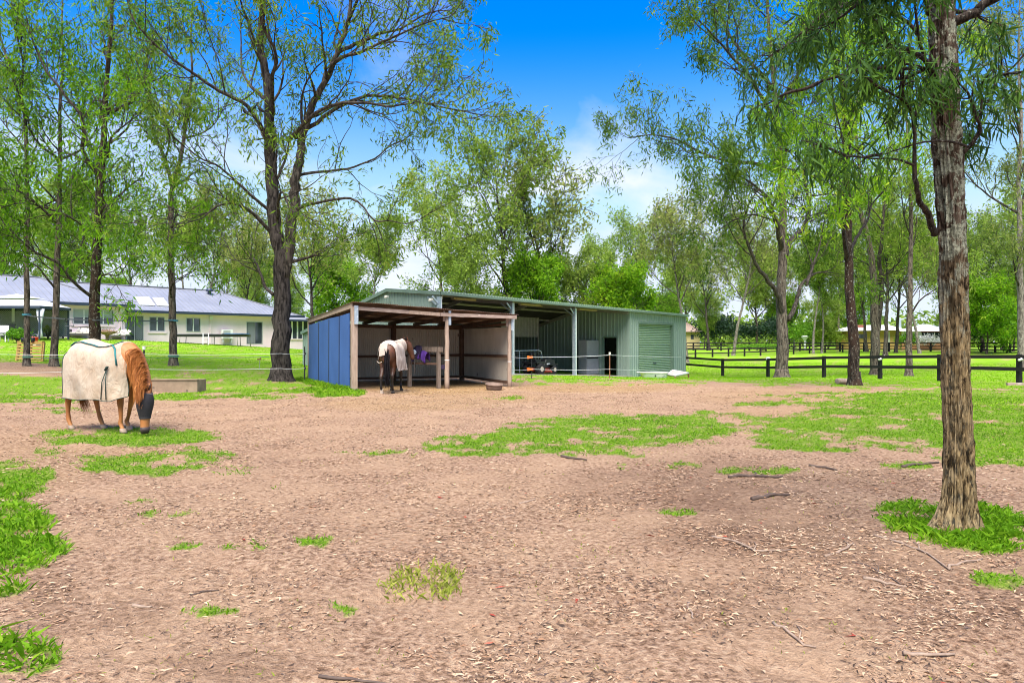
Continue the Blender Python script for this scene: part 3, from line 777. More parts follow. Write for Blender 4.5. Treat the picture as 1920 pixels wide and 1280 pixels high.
# the near tree on the right, with fissured and lichened bark
def near_tree():
    T = Tree(77)
    D = 5.77
    base = Vector(((1797 - 960) / F * D, D, 0))
    def W(p):
        v = at(p[0], p[1], D); v.y += p[2] if len(p) > 2 else 0
        return v
    course = [(1797, 1010), (1797, 900), (1796, 800), (1793, 700), (1790, 600), (1787, 500), (1783, 420), (1778, 340), (1775, 260), (1771, 180), (1767, 90), (1765, 0), (1762, -120), (1755, -260), (1750, -420), (1740, -560)]
    P = np.array([tuple(W(p)) for p in course])
    n = 540; m = 120
    tt = np.linspace(0, len(P) - 1, n)
    c = np.stack([np.interp(tt, range(len(P)), P[:, k]) for k in range(3)], 1)
    z = c[:, 2]
    rad = np.interp(z, [-.1, 0, .12, .3, .6, 1.4, 2.6, 3.2, 4.4, 6.5], [.195, .160, .125, .106, .099, .094, .089, .098, .084, .045])
    a = np.linspace(0, 2 * np.pi, m, endpoint=False)
    A, Z = np.meshgrid(a, z)
    base_r = np.repeat(rad[:, None], m, 1)
    flare = np.clip((.55 - Z) / .55, 0, 1) ** 2 * (.16 * np.cos(A - 3.3) ** 5 * (np.cos(A - 3.3) > 0) + .04 * np.cos(3 * A + 1))
    # vertical plates of bark with fissures between them
    u = A / (2 * np.pi) * 26 + 1.6 * (fbm(A * 3 + 4, Z * 3.0, 3, 41) - .5) * 2.2
    u = u + 0.8 * np.sin(Z * 2.1)
    # seamless in angle: blend noise around the circle
    ca, sa = np.cos(A) * 2.2, np.sin(A) * 2.2
    w1 = fbm(ca * 3.4 + 9 + Z * .35, sa * 3.4 + Z * 1.9, 4, 51)
    w2 = fbm(ca * 6.5 + 30 + Z * 2.6, sa * 6.5 + 3 - Z * 3.1, 4, 57)
    ridge = 1 - np.abs(w1 - .5) * 4.5
    plates = np.clip(ridge, -.4, 1)
    disp = .014 - .046 * np.clip(plates, 0, 1) ** 2.6 + .030 * (w2 - .5) + .012 * (fbm(ca * 14, sa * 14 + Z * 18, 3, 61) - .5)
    shag = np.clip((Z - 2.0) / .6, 0, 1)
    disp = disp + shag * .022 * (fbm(ca * 8 + 3, sa * 8 + Z * 9, 4, 65) - .45)
    disp = disp + .02 * np.exp(-((Z - 2.15) / .09) ** 2) * (np.cos(A - 3.4) > 0.2) * (w2)
    r = base_r + flare + disp
    X = c[:, 0][:, None] + np.cos(A) * r; Y = c[:, 1][:, None] + np.sin(A) * r
    V = np.stack([X, Y, Z], -1).reshape(-1, 3)
    i = np.arange(n - 1)[:, None]; j = np.arange(m)[None, :]
    q = i * m + j; q2 = i * m + (j + 1) % m
    e = thing('gum_tree', base, 'near gum trunk with rough lichened bark and grass at its foot', 'tree', 'gum trees around the paddock')
    tr = np_mesh('trunk', V, np.stack([q, q2, q2 + m, q + m], -1).reshape(-1, 4), M_bark_near, e, smooth=True)
    C = conf(nleaf=10, leaf=.13, spread=.07, L1=.5, rmax=.016, n2=4, n3=4, droop=1.3, rmin=.003, up1=.02, up3=-.25, wig=.3)
    for pts, r0, r1, kids, t0 in [
        ([(1752, 440), (1725, 405, -.1), (1700, 392, -.2), (1680, 370, -.3), (1668, 330, -.35), (1662, 280, -.4), (1648, 235, -.45), (1602, 212, -.5)], .030, .008, 3, .8),
        ([(1668, 330, -.35), (1630, 322, -.4), (1580, 324, -.45), (1530, 322, -.5)], .012, .004, 1, .8),
        ([(1782, 310), (1800, 290, -.05), (1812, 262, -.15), (1806, 245, -.2), (1790, 235, -.25)], .022, .010, 1, .9),
        ([(1792, 285, -.16), (1750, 282, -.25), (1700, 286, -.32), (1650, 300, -.4), (1600, 318, -.45)], .013, .004, 1, .9),
        ([(1760, 225), (1735, 190, -.15), (1710, 165, -.25), (1695, 140, -.3), (1670, 110, -.4), (1650, 60, -.5)], .022, .008, 3, .5),
        ([(1756, 180), (1725, 160, -.2), (1690, 148, -.35), (1640, 135, -.45), (1600, 170, -.5), (1530, 186, -.55), (1476, 205, -.6)], .026, .010, 2, .3),
        ([(1752, 135), (1715, 148, -.2), (1680, 152, -.3), (1640, 155, -.4)], .024, .008, 3, .4),
        ([(1760, 20), (1720, -10, -.2), (1680, -20, -.3), (1640, 0, -.4), (1600, 30, -.5), (1560, 60, -.5)], .03, .008, 5, .4),
        ([(1755, -60), (1700, -60, .2), (1650, -40, .4), (1600, -30, .5), (1550, 10, .6)], .03, .008, 5, .4),
        ([(1780, 40), (1812, 35, -.05), (1838, 15, -.1), (1865, 2, -.15), (1900, -25, -.2), (1960, -60, -.2)], .045, .03, 1, .95),
        ([(1780, 20), (1815, 12, .1), (1845, 8, .15)], .02, .015, 1, .95),
        ([(1960, 60, .1), (1930, 110, .2), (1890, 130, .2), (1860, 150, .15)], .010, .004, 4, .5),
        ([(1700, 60, -.3), (1660, 20, -.5), (1610, 0, -.7), (1560, -10, -.8)], .015, .006, 3, .3),
        ]:
        T.limb([W(p) for p in pts], r0, r1, C, kids, t0, False, 8)
    T.br.build('branches', M_bark_near_limb, e)
    P = np.vstack(T.lp); Ax = np.vstack(T.la); L = np.concatenate(T.ll)[:, None]
    Wd = unit(np.cross(Ax, T.np.normal(size=Ax.shape))) * L * .062
    B = np.cross(Ax, Wd) * 1.6
    V = np.stack([P, P + Ax * L * .35 + Wd, P + Ax * L + B, P + Ax * L * .35 - Wd], 1).reshape(-1, 3)
    np_mesh('crown', V, np.arange(len(V)).reshape(-1, 4), M_leaf_near, e)
def near_bark():
    m, t, b = newmat('bark_near')
    v = objvec(t, (1, 1, .3)); vo = objvec(t)
    f = noise(t, 26, 8, .72, v, 1.0)
    g = t.nodes.new('ShaderNodeNewGeometry')
    col = ramp(t, f, [(.42, (.018, .012, .006)), (.48, (.13, .09, .045)), (.58, (.30, .22, .115))])
    sx = t.nodes.new('ShaderNodeSeparateXYZ'); t.links.new(vo, sx.inputs[0])
    hi = t.nodes.new('ShaderNodeMapRange'); t.links.new(sx.outputs[2], hi.inputs['Value'])
    hi.inputs['From Min'].default_value = 1.6; hi.inputs['From Max'].default_value = 2.5
    # loose dark red-brown bark and grey lichen higher up the trunk
    up = ramp(t, f, [(.40, (.014, .009, .006)), (.5, (.052, .033, .023)), (.62, (.115, .085, .065))])
    col = mixc(t, hi.outputs[0], col, up)
    l = noise(t, 8.5, 7, .72, objvec(t, (1, 1, .75)), .3)
    k = ramp(t, l, [(.495, (0, 0, 0)), (.54, (1, 1, 1))])
    km = t.nodes.new('ShaderNodeMath'); km.operation = 'MULTIPLY'
    hi2 = t.nodes.new('ShaderNodeMapRange'); t.links.new(sx.outputs[2], hi2.inputs['Value'])
    hi2.inputs['From Min'].default_value = 1.2; hi2.inputs['From Max'].default_value = 2.4
    hi2.inputs['To Min'].default_value = .12; hi2.inputs['To Max'].default_value = .85
    t.links.new(k, km.inputs[0]); t.links.new(hi2.outputs[0], km.inputs[1])
    lich = ramp(t, noise(t, 45, 4, .7, vo), [(.38, (.10, .10, .078)), (.6, (.33, .34, .26))])
    col = mixc(t, km.outputs[0], col, lich)
    t.links.new(col, b.inputs['Base Color'])
    b.inputs['Roughness'].default_value = .95; b.inputs['Specular IOR Level'].default_value = .12
    bump(t, b, f, .9, .02)
    return m
M_bark_near = near_bark()
M_bark_near_limb = bark('bark_near_limb', (.014, .011, .009), (.062, .046, .036), (.26, .26, .21), 30, .6, 40)
near_tree()

# ------------------------------------------------------------------ wood behind: kinds grown once, then set out one by one
def kind_tree(seed, H, r, fork, C, mt, mb, ml, crown0, limbs, lean=.06, wid=.34, spreadk=1.0):
    """a free-grown tree of height H at the origin (kept far below ground until it is copied into place)"""
    T = Tree(seed)
    base = Vector((0, 0, 0))
    root_flare(T, base, r, .5, 1.35, 9)
    pts = [base + Vector((0, 0, -.15))]
    d = Vector((T.r.uniform(-lean, lean), T.r.uniform(-lean, lean), 1))
    p = base
    stems = []
    n = 8
    for i in range(n):
        d = (d + T.rv() * .09 + Vector((0, 0, .1))).normalized()
        p = p + d * (H * .93 / n); pts.append(p)
    Q, rad = T.limb(pts, r, r * .12, C, 10, max(crown0, .35), True, 9)
    m = len(Q) - 1
    for k in range(limbs):
        t = crown0 + (.95 - crown0) * (k + T.r.random() * .8) / limbs
        i = min(int(t * m), m - 1)
        a = k * 2.4 + T.r.uniform(-.5, .5)
        out = Vector((math.cos(a), math.sin(a), T.r.uniform(.6, 1.5) * (1 if t > .4 else .7)))
        L = H * (.34 - .20 * abs(t - .55)) * spreadk * T.r.uniform(.75, 1.2)
        q = Q[i]; lp = [q]
        dd = out.normalized()
        for s_ in range(5):
            dd = (dd + T.rv() * .25 + Vector((0, 0, .09))).normalized(); q = q + dd * L / 5; lp.append(q)
        T.limb(lp, min(rad[i] * .62, .17), .025, C, C.get('lk', 7), .42, False, 6)
    return T
KINDS = []
def add_kind(*a, **k):
    mt, mb, ml = a[5], a[6], a[7]
    KINDS.append((kind_tree(*a, **k), mt, mb, ml))
CF = conf(nleaf=9, leaf=.42, spread=.38, L1=2.9, n2=3, n3=3, droop=.5, rmax=.09, rmin=.016)
add_kind(101, 18, .26, 0, dict(CF, nleaf=10), M_bark_grey, M_bark_limb, M_leaf_far, .38, 11)
add_kind(102, 16, .22, 0, dict(CF, nleaf=8, leaf=.4), M_bark_pale, M_bark_grey, M_leaf_olive, .45, 10, spreadk=.9)
add_kind(103, 20, .30, 0, dict(CF, nleaf=10), M_bark_limb, M_bark_limb, M_leaf_mid, .35, 13)
add_kind(104, 13, .20, 0, dict(CF, nleaf=14, L1=2.6), M_bark_grey, M_bark_limb, M_leaf_far, .22, 12, spreadk=1.15)
add_kind(105, 15, .24, 0, dict(CF, nleaf=7, leaf=.4), M_bark_limb, M_bark_dark, M_leaf_olive, .40, 9, spreadk=1.1)
add_kind(106, 9, .15, 0, dict(CF, nleaf=16, L1=2.2), M_bark_limb, M_bark_limb, M_leaf_bright, .16, 11, spreadk=1.3)
add_kind(107, 17, .20, 0, dict(CF, nleaf=10, L1=2.3), M_bark_pale, M_bark_limb, M_leaf_far, .5, 10, spreadk=.7)
PROTO = []
def place_kind(k, px, D, H, label, group, rz=None, name='gum_tree'):
    T, mt, mb, ml = KINDS[k]
    H0 = [18, 16, 20, 13, 15, 9, 17][k]
    g = gat(px, D)
    while len(PROTO) <= k: PROTO.append(None)
    if PROTO[k] is None:
        e = T.finish(name, (0, 0, 0), label, group, mt, mb, ml, .34)
        PROTO[k] = e
    else:
        e = copy_tree(PROTO[k], None, label, group)
        e.name = name
    e.location = g
    s = H / H0
    e.scale = (s, s, s)
    e.rotation_euler = (0, 0, R.uniform(0, 6.28) if rz is None else rz)
    return e
GB = 'gum trees in the wood behind the paddock'
SP = [  # kind, column, distance, height, label
    (2, 958, 60, 18.5, 'tallest spreading gum standing directly behind the green shed'),
    (4, 1030, 64, 17.5, 'broad open-crowned gum behind the shed, right of the tallest one'),
    (0, 835, 70, 16.0, 'gum above the left end of the shed roof'),
    (6, 705, 66, 12.5, 'gum with slim upright trunk above the blue-walled shelter'),
    (4, 592, 44, 9.5, 'small pale-stemmed gum close behind the blue shelter wall'),
    (0, 1205, 74, 14.0, 'leafy gum behind the right half of the shed roof'),
    (1, 1288, 70, 15.0, 'pale-trunked gum just right of the roller door'),
    (1, 1375, 88, 17, 'slim gum in the far paddock with low bare side branches'),
    (3, 1098, 64, 9.0, 'bushy light-green tree over the middle of the shed roof'),
    (3, 880, 58, 8.8, 'bushy light-green tree above the shelter roof'),
    (5, 1150, 62, 7.5, 'low leafy tree peeking over the shed roof near the roller door'),
    (5, 1000, 60, 8.0, 'low leafy tree behind the middle posts of the shed'),
    (6, 1525, 92, 15, 'slim gum behind the forked tree, left one of a close pair'),
    (6, 1541, 94, 14, 'slim gum behind the forked tree, right one of a close pair'),
    (0, 1625, 98, 18, 'gum beside the yellow brick house, nearest to its corner'),
    (2, 1660, 84, 19, 'gum in front of the yellow brick house, left of its doorway'),
    (2, 1680, 92, 17, 'gum in front of the yellow brick house doorway'),
    (1, 1724, 88, 16, 'pale gum in front of the white-roofed end of the brick house'),
    (1, 375, 88, 19, 'tall pale-trunked gum behind the house roof vent'),
    (6, 352, 86, 17, 'tall pale-trunked gum behind the house skylights'),
    (4, 455, 84, 13, 'thin open gum behind the right end of the house'),
    (0, 250, 92, 16, 'gum behind the middle of the house roof'),
]
for k, px, D, H, lab in SP:
    place_kind(k, px, D, H, lab, GB)
RB = random.Random(5)
ORD = ['leftmost', 'second from the left', 'third from the left', 'fourth from the left', 'fifth from the left', 'sixth from the left', 'seventh from the left', 'eighth from the left', 'ninth from the left', 'tenth from the left']
def stretch(px):
    for lim, w in ((5, 'past the left picture edge'), (580, 'behind the cream house'), (840, 'above the horse shelter'), (1290, 'behind the green shed'), (1560, 'behind the far fences'), (1780, 'behind the yellow brick house'), (1915, 'right of the near trunk'), (9999, 'past the right picture edge')):
        if px < lim: return w
def wood(spots, what, group, kinds, name):
    spots = sorted(spots); cnt = {}
    for px, D, H in spots: cnt[stretch(px)] = cnt.get(stretch(px), 0) + 1
    seen = {}
    for i, (px, D, H) in enumerate(spots):
        w = stretch(px); k = seen.get(w, 0); seen[w] = k + 1
        lab = what + ' ' + w + ((', ' + ORD[k]) if cnt[w] > 1 else '')
        place_kind(kinds(i), px, D, H, lab, group, name=name)
wood([(-60, 88, 18), (20, 98, 20), (420, 108, 15), (545, 92, 14), 
        (1130, 92, 14), (1330, 112, 16), (1420, 120, 17), (1490, 126, 17), (1570, 118, 17), (1760, 118, 18),
        (1800, 104, 18), (1845, 96, 16), (1880, 112, 18), (1960, 84, 18), (2020, 100, 18), (-140, 104, 19), (610, 116, 16), (1000, 122, 16), (1290, 132, 16), (1640, 135, 17), (480, 124, 14), (-20, 64, 14), (120, 72, 14)], 'tall distant gum', 'background gums of the wood', lambda i: RB.choice([0, 1, 2, 4, 6, 0, 3]), 'gum_tree')
wood([(-40, 84, 8), (60, 96, 8), (630, 72, 8), (1180, 80, 7), (1240, 84, 6.5), (1320, 118, 8), (1480, 122, 8),
        (1600, 128, 9), (1790, 92, 8), (1850, 84, 8), (1900, 96, 9), (1960, 104, 9), (540, 104, 8), (200, 100, 8), (1540, 112, 8)], 'low leafy understorey tree', 'understorey trees of the wood', lambda i: [5, 3][i % 2], 'understorey_tree')
# far wood that reads as one mass
def far_wood():
    g = np.random.default_rng(3)
    P = []
    for k in range(150):
        a = math.radians(-62 + 124 * (k + g.random()) / 150)
        r = g.uniform(165, 210); h = g.uniform(5, 10)
        c = np.array([math.sin(a) * r, math.cos(a) * r, 0.4])
        m = 330
        q = g.normal(size=(m, 3)) * np.array([4.2, 4.2, h * .24]); q[:, 2] += h * .55
        q[:, 2] = np.clip(q[:, 2], .2, h)
        lowm = g.random(m) < .4; q[lowm, 2] = g.uniform(0, 4.5, lowm.sum())
        P.append(c + q)
    P = np.vstack(P)
    n = len(P)
    A = unit(g.normal(size=(n, 3))) * g.uniform(.5, 1.1, (n, 1))
    W = unit(np.cross(A, g.normal(size=(n, 3)))) * g.uniform(.2, .45, (n, 1))
    V = np.stack([P - A, P + W, P + A, P - W], 1).reshape(-1, 3)
    o = np_mesh('far_wood', V, np.arange(len(V)).reshape(-1, 4), M_leaf_far, kind='stuff')
    tag(o, 'far-off band of eucalypt wood closing the view', 'wood')
far_wood()
# ------------------------------------------------------------------ buildings and fences
def frame_of(a, b):
    a = Vector((a[0], a[1], 0)); b = Vector((b[0], b[1], 0))
    d = (b - a).normalized()
    return a, d, Vector((-d.y, d.x, 0))          # origin, along, to the left of it (away from the camera here)
class Wall:
    """plan line a->b; s = metres along, o = metres behind it, z = height"""
    def __init__(s, a, b):
        s.a, s.d, s.n = frame_of(a, b)
        s.b = s.a + s.d
        s.rz = math.atan2(s.d.y, s.d.x)
        s.M = Matrix((s.d, s.n, Vector((0, 0, 1)))).transposed()
    def P(s, t, o, z):
        return s.a + s.d * t + s.n * o + Vector((0, 0, z))
    def t_of(s, px, o=0.0):
        a = s.a + s.n * o
        f, p = hit(px, a, a + s.d)
        return f, p[1]
    def z_of(s, px, py, o=0.0):
        t, D = s.t_of(px, o)
        return CAM_H - (py - 640) / F * D
    def box(s, mb, t0, t1, o0, o1, z0, z1):
        return mb.box(s.P((t0 + t1) / 2, (o0 + o1) / 2, (z0 + z1) / 2), (abs(t1 - t0), abs(o1 - o0), abs(z1 - z0)), M=s.M)
    def cells(s, mb, t0, t1, z0, z1, holes, o0, o1):
        ts = sorted({t0, t1, *[h[0] for h in holes], *[h[1] for h in holes]})
        zs = sorted({z0, z1, *[h[2] for h in holes], *[h[3] for h in holes]})
        for i in range(len(ts) - 1):
            run = None
            for j in range(len(zs) - 1):
                c = ((ts[i] + ts[i + 1]) / 2, (zs[j] + zs[j + 1]) / 2)
                if any(h[0] < c[0] < h[1] and h[2] < c[1] < h[3] for h in holes):
                    if run: s.box(mb, ts[i], ts[i + 1], o0, o1, run[0], run[1]); run = None
                else:
                    run = (run[0], zs[j + 1]) if run else (zs[j], zs[j + 1])
            if run: s.box(mb, ts[i], ts[i + 1], o0, o1, run[0], run[1])
        return mb
def ribbed(w, t0, t1, o, zb, zt, pitch, amp, prof='rib', along_o=False):
    """ribbed or corrugated sheet standing on the wall line; zb, zt give bottom and top height at t"""
    n = max(2, int(round((t1 - t0) / pitch)))
    st = []
    for i in range(n):
        a = t0 + (t1 - t0) * i / n; p = (t1 - t0) / n
        if prof == 'rib':
            st += [(a, 0), (a + p * .70, 0), (a + p * .78, amp), (a + p * .92, amp)]
        else:
            st += [(a, amp * .5), (a + p * .25, amp), (a + p * .5, amp * .5), (a + p * .75, 0)]
    st.append((t1, 0 if prof == 'rib' else amp * .5))
    V = []
    for t, h in st:
        for z in (zb(t), zt(t)):
            V.append(w.P(o - h, t, z) if along_o else w.P(t, o - h, z))
    return V, [(2 * i, 2 * i + 2, 2 * i + 3, 2 * i + 1) for i in range(len(st) - 1)]

M_cream = surf('render_cream', (0.80, 0.645, 0.70), (0.74, 0.59, 0.64), 1.5, .85, bmp=.15, bscale=60)
M_roof = surf('roof_grey', (0.225, 0.235, 0.27), (0.19, 0.20, 0.232), 1.0, .45, .1)
M_gutter = surf('gutter_navy', (0.035, 0.05, 0.085), (0.025, 0.035, 0.06), 2, .4)
M_white = surf('white_paint', (0.74, 0.74, 0.74), (0.66, 0.66, 0.67), 3, .5)
M_alu = surf('aluminium', (0.52, 0.53, 0.55), (0.42, 0.43, 0.45), 3, .4, .4)
M_pane = glass('window_pane', (0.05, 0.065, 0.08))
M_pane_blind = surf('window_blind', (0.42, 0.44, 0.44), (0.36, 0.38, 0.39), 2, .3)
M_screen = surf('door_screen', (0.10, 0.11, 0.13), (0.075, 0.08, 0.10), 8, .6)
M_mullion = surf('screen_lattice', (0.34, 0.36, 0.40), (0.28, 0.30, 0.33), 6, .5)

def build_house():
    A = at(250, 640, 54.5); B = at(553, 640, 66)
    w = Wall((A.x, A.y), (B.x, B.y))
    L = ((B.x - A.x) ** 2 + (B.y - A.y) ** 2) ** .5
    H = thing('house', (A.x, A.y, gz(A.x, A.y)), 'long low cream house with grey hipped metal roof up the lawn', 'house', rz=w.rz)
    EZ, WZ, RZ = 4.03, 4.38, 6.38
    def op(px0, px1, py0, py1, o=0.0):
        t0, _ = w.t_of(px0, o); t1, _ = w.t_of(px1, o)
        return [t0, t1, w.z_of((px0 + px1) / 2, py1, o), w.z_of((px0 + px1) / 2, py0, o)]
    d1 = op(236.5, 269, 591.5, 639); w1 = op(280, 309, 594, 621); w2 = op(349, 376, 596, 622); d2 = op(462, 492.5, 603, 645)
    ww = op(137, 213, 580, 608, -1.3)
    t234, _ = w.t_of(234.5, -1.3)
    m = MB(); w.cells(m, t234 - .3, L, -.3, EZ, [d1, w1, w2, d2], 0, .22)
    m.build('wall', M_cream, H)
    m = MB(); w.cells(m, -34, t234, .6, WZ, [ww], -1.3, -1.08); m.build('wall', M_cream, H)
    m = MB(); w.box(m, t234 - .22, t234 - .003, -1.08, -.003, .6, WZ); m.build('wall', M_cream, H)
    m = MB(); w.box(m, L - .22, L - .003, .223, 9, -.3, EZ); w.box(m, -34, L - .3, 9, 9.2, -.3, EZ); m.build('wall', M_cream, H)
    m = MB(); w.box(m, -12, L - .3, 1.8, 1.9, -.3, EZ); m.build('inner_wall', M_screen, H)
    # roofs: main hip, wing hip
    def hip(t0, t1, o0, o1, ze, zr, r0, r1, name):
        om = (o0 + o1) / 2
        m = MB()
        c = [w.P(t0, o0, ze), w.P(t1, o0, ze), w.P(t1, o1, ze), w.P(t0, o1, ze), w.P(r0, om, zr), w.P(r1, om, zr)]
        m.add(c, [(0, 1, 5, 4), (1, 2, 5), (2, 3, 4, 5), (3, 0, 4), (0, 3, 2, 1)])
        ro = m.build(name, M_roof_ribs, H)
        # ribs of the sheets on the slope that faces the paddock
        m = MB()
        n = int((t1 - t0) / .42)
        for i in range(n + 1):
            t = t0 + (t1 - t0) * i / n
            f = min(1, max(0, (t - t0) / max(r0 - t0, .01)), max(0, (t1 - t) / max(t1 - r1, .01))) if True else 1
            if f <= .03: continue
            a = w.P(t, o0, ze + .012); b = w.P(t, o0 + (om - o0) * f, ze + (zr - ze) * f + .012)
            m.bar(a, b, .035, .03)
        m.build('roof_rib', M_roof, ro, kind='stuff')
        m = MB(); m.bar(w.P(r0, om, zr + .03), w.P(r1, om, zr + .03), .28, .07)
        m.bar(w.P(t1, o0, ze + .03), w.P(r1, om, zr + .03), .22, .06); m.build('ridge_cap', M_roof, ro)
        m = MB(); m.bar(w.P(t0, o0 - .06, ze - .03), w.P(t1 + .1, o0 - .06, ze - .03), .13, .2)
        m.bar(w.P(t1 + .06, o0 - .1, ze - .03), w.P(t1 + .06, o1, ze - .03), .13, .2); m.build('gutter', M_gutter, H)
        m = MB(); w.box(m, t0, t1, o0, o0 + .8, ze - .17, ze - .14); m.build('soffit', M_cream, H)
        return ro
    rt0, _ = w.t_of(193, 4.5); rt1, _ = w.t_of(406, 4.5)
    r = hip(-8, L + .55, -.55, 9.7, EZ, RZ, rt0 - 4, rt1, 'roof')
    te, _ = w.t_of(250, -1.85); ta, _ = w.t_of(72, 3.2)
    r2 = hip(-34, te, -1.85, 8.4, WZ, RZ + .12, -29, ta, 'roof')
    # skylights and vent on the main slope
    def slope(t, f):
        return w.P(t, -.55 + 5.1 * f, EZ + (RZ - EZ) * f + .05)
    for p0, p1 in ((256, 286), (289, 312)):
        a0, _ = w.t_of(p0 + 5, .6); a1, _ = w.t_of(p1 + 3, .6); b0, _ = w.t_of(p0 - 3, 2.0); b1, _ = w.t_of(p1 - 6, 2.0)
        m = MB(); c = [slope(a0, .2), slope(a1, .2), slope(b1, .5), slope(b0, .5)]
        u = Vector((0, 0, .07)); m.add([p for p in c] + [p + u for p in c], [(4, 5, 6, 7), (0, 1, 5, 4), (1, 2, 6, 5), (2, 3, 7, 6), (3, 0, 4, 7)])
        m.build('skylight', M_white, r)
    tv, _ = w.t_of(393, 3.6)
    m = MB(); p = slope(tv, .82); m.lathe(p, [(.16, -.2), (.16, .18), (.3, .22), (.33, .34), (.24, .47), (.06, .52)], 12); m.build('roof_vent', M_gutter, r)
    # windows and doors
    def window(h, o, panes, sill=True, blind=False, name='window'):
        t0, t1, z0, z1 = h; fr = .06
        m = MB()
        w.box(m, t0, t1, o - .02, o + .1, z1 - fr, z1); w.box(m, t0, t1, o - .02, o + .1, z0, z0 + fr)
        w.box(m, t0, t0 + fr, o - .018, o + .1, z0 + fr, z1 - fr); w.box(m, t1 - fr, t1, o - .018, o + .1, z0 + fr, z1 - fr)
        f = m.build(name, M_alu, H)
        for i in range(panes):
            a = t0 + fr + (t1 - t0 - 2 * fr) * i / panes; b = t0 + fr + (t1 - t0 - 2 * fr) * (i + 1) / panes
            m = MB(); w.box(m, a + .02, b - .02, o + .05, o + .07, z0 + fr, z1 - fr); m.build('pane', M_pane, f)
            if i:
                m = MB(); w.box(m, a - .04, a + .04, o - .01, o + .09, z0 + fr, z1 - fr); m.build('mullion', M_white, f)
            if blind:
                m = MB(); w.box(m, a + .03, b - .03, o + .03, o + .048, z0 + (z1 - z0) * .45, z1 - fr); m.build('blind', M_pane_blind, f)
        if sill:
            m = MB(); w.box(m, t0 - .12, t1 + .12, o - .08, o - .003, z0 - .17, z0 - .003); m.build('sill', M_cream, f)
        return f
    window(w1, 0, 2); window(w2, 0, 2, False); window(ww, -1.3, 4, True, True)
    for d, scr in ((d1, 1), (d2, 0)):
        t0, t1, z0, z1 = d
        f = window(d, 0, 2, False, name='sliding_door')
        a, b = (t0 + (t1 - t0) * (.5 if scr else .03), t0 + (t1 - t0) * (.97 if scr else .5))
        m = MB()
        w.box(m, a, b, -.03, -.022, z0 + .08, z1 - .08)
        sc = m.build('screen', M_screen, f)
        m = MB(); k = .16; n = int((b - a + z1 - z0) / k)
        for i in range(n):
            for s_ in (1, -1):
                z_a = z0 + .1; x0 = a - (z1 - z0) + i * k
                pts = []
                for q in (0, 1):
                    zz = z_a + (z1 - z0 - .2) * q; xx = x0 + (z1 - z0 - .2) * (q if s_ == 1 else 1 - q); pts.append((xx, zz))
                (xa, za), (xb, zb) = pts
                # clip to the leaf
                def cl(xa, za, xb, zb):
                    if abs(xb - xa) < 1e-6: return None
                    ts = sorted([(a + .05 - xa) / (xb - xa), (b - .05 - xa) / (xb - xa)])
                    u0, u1 = max(0, ts[0]), min(1, ts[1])
                    if u1 <= u0: return None
                    return (xa + (xb - xa) * u0, za + (zb - za) * u0, xa + (xb - xa) * u1, za + (zb - za) * u1)
                c = cl(xa, za, xb, zb)
                if c: m.bar(w.P(c[0], -.035, c[1]), w.P(c[2], -.035, c[3]), .012, .03)
        m.build('lattice', M_mullion, sc, kind='stuff')
    # down pipes with rain heads
    for px, o, z1, lo in ((394.5, 0, EZ - .2, .6), (226.5, -1.3, WZ - .2, 1.5)):
        t, _ = w.t_of(px, o)
        m = MB(); w.box(m, t - .05, t + .05, o - .10, o - .004, lo, z1 - .3); dp = m.build('down_pipe', M_cream, H)
        m = MB(); w.box(m, t - .13, t + .13, o - .22, o - .004, z1 - .32, z1 - .02); m.build('rain_head', M_white, dp)
    # sun room at the far corner: dwarf wall, posts, tall panes, low eave
    ts, _ = w.t_of(508, .5)
    m = MB(); w.box(m, ts, L + 1.0, -.9, -.7, -.4, 1.75); w.box(m, L + .8, L + 1.0, -.7, 4, -.4, 1.75); m.build('dwarf_wall', M_cream, H)
    m = MB(); w.box(m, ts, L + 1.1, -1.0, -.65, 1.753, 1.86); m.build('sill', M_cream, H)
    for i in range(6):
        t = ts + .2 + (L + .9 - ts - .2) * i / 5
        m = MB(); w.box(m, t - .07, t + .07, -.87, -.73, 1.862, 3.55); m.build('post', M_white, H)
        if i < 5:
            t2 = ts + .2 + (L + .9 - ts - .2) * (i + 1) / 5
            m = MB(); w.box(m, t + .075, t2 - .075, -.82, -.80, 1.863, 3.55); m.build('pane', M_pane, H)
    m = MB(); c = [w.P(ts - .4, -1.5, 3.62), w.P(L + 1.7, -1.5, 3.62), w.P(L + .5, .4, 4.25), w.P(ts + .6, .4, 4.25), w.P(L + 1.7, 5, 3.62), w.P(L + .5, 5, 4.25)]
    m.add(c, [(0, 1, 2, 3), (1, 4, 5, 2)]); m.build('roof', M_roof_ribs, H)
    m = MB(); m.bar(w.P(ts - .4, -1.55, 3.58), w.P(L + 1.8, -1.55, 3.58), .13, .17); m.bar(w.P(L + 1.76, -1.6, 3.58), w.P(L + 1.76, 5, 3.58), .13, .17); m.build('gutter', M_gutter, H)
    # air-conditioner and meter box against the wall
    t0, _ = w.t_of(416, -.4); z0 = w.z_of(420, 640, -.4)
    ac = thing('air_conditioner', w.P(t0 + .4, -.4, z0), 'pale air-conditioner unit against the cream house wall', 'air conditioner', rz=w.rz)
    m = MB(); w.box(m, t0, t0 + .95, -.55, -.2, z0 + .25, z0 + 1.05); m.build('casing', M_white, ac)
    m = MB(); m.lathe(w.P(t0 + .38, -.555, z0 + .65), [(.3, -.002), (.3, .012), (.06, .012)], 16, 'Z'); 
    m = MB(); w.box(m, t0 + .05, t0 + .7, -.566, -.553, z0 + .33, z0 + .97); m.build('fan_grille', M_alu, ac)
    m = MB(); w.box(m, t0 + .05, t0 + .15, -.5, -.25, z0 - .1, z0 + .25); w.box(m, t0 + .8, t0 + .9, -.5, -.25, z0 - .1, z0 + .25); m.build('bracket', M_alu, ac)
    return w, L, H
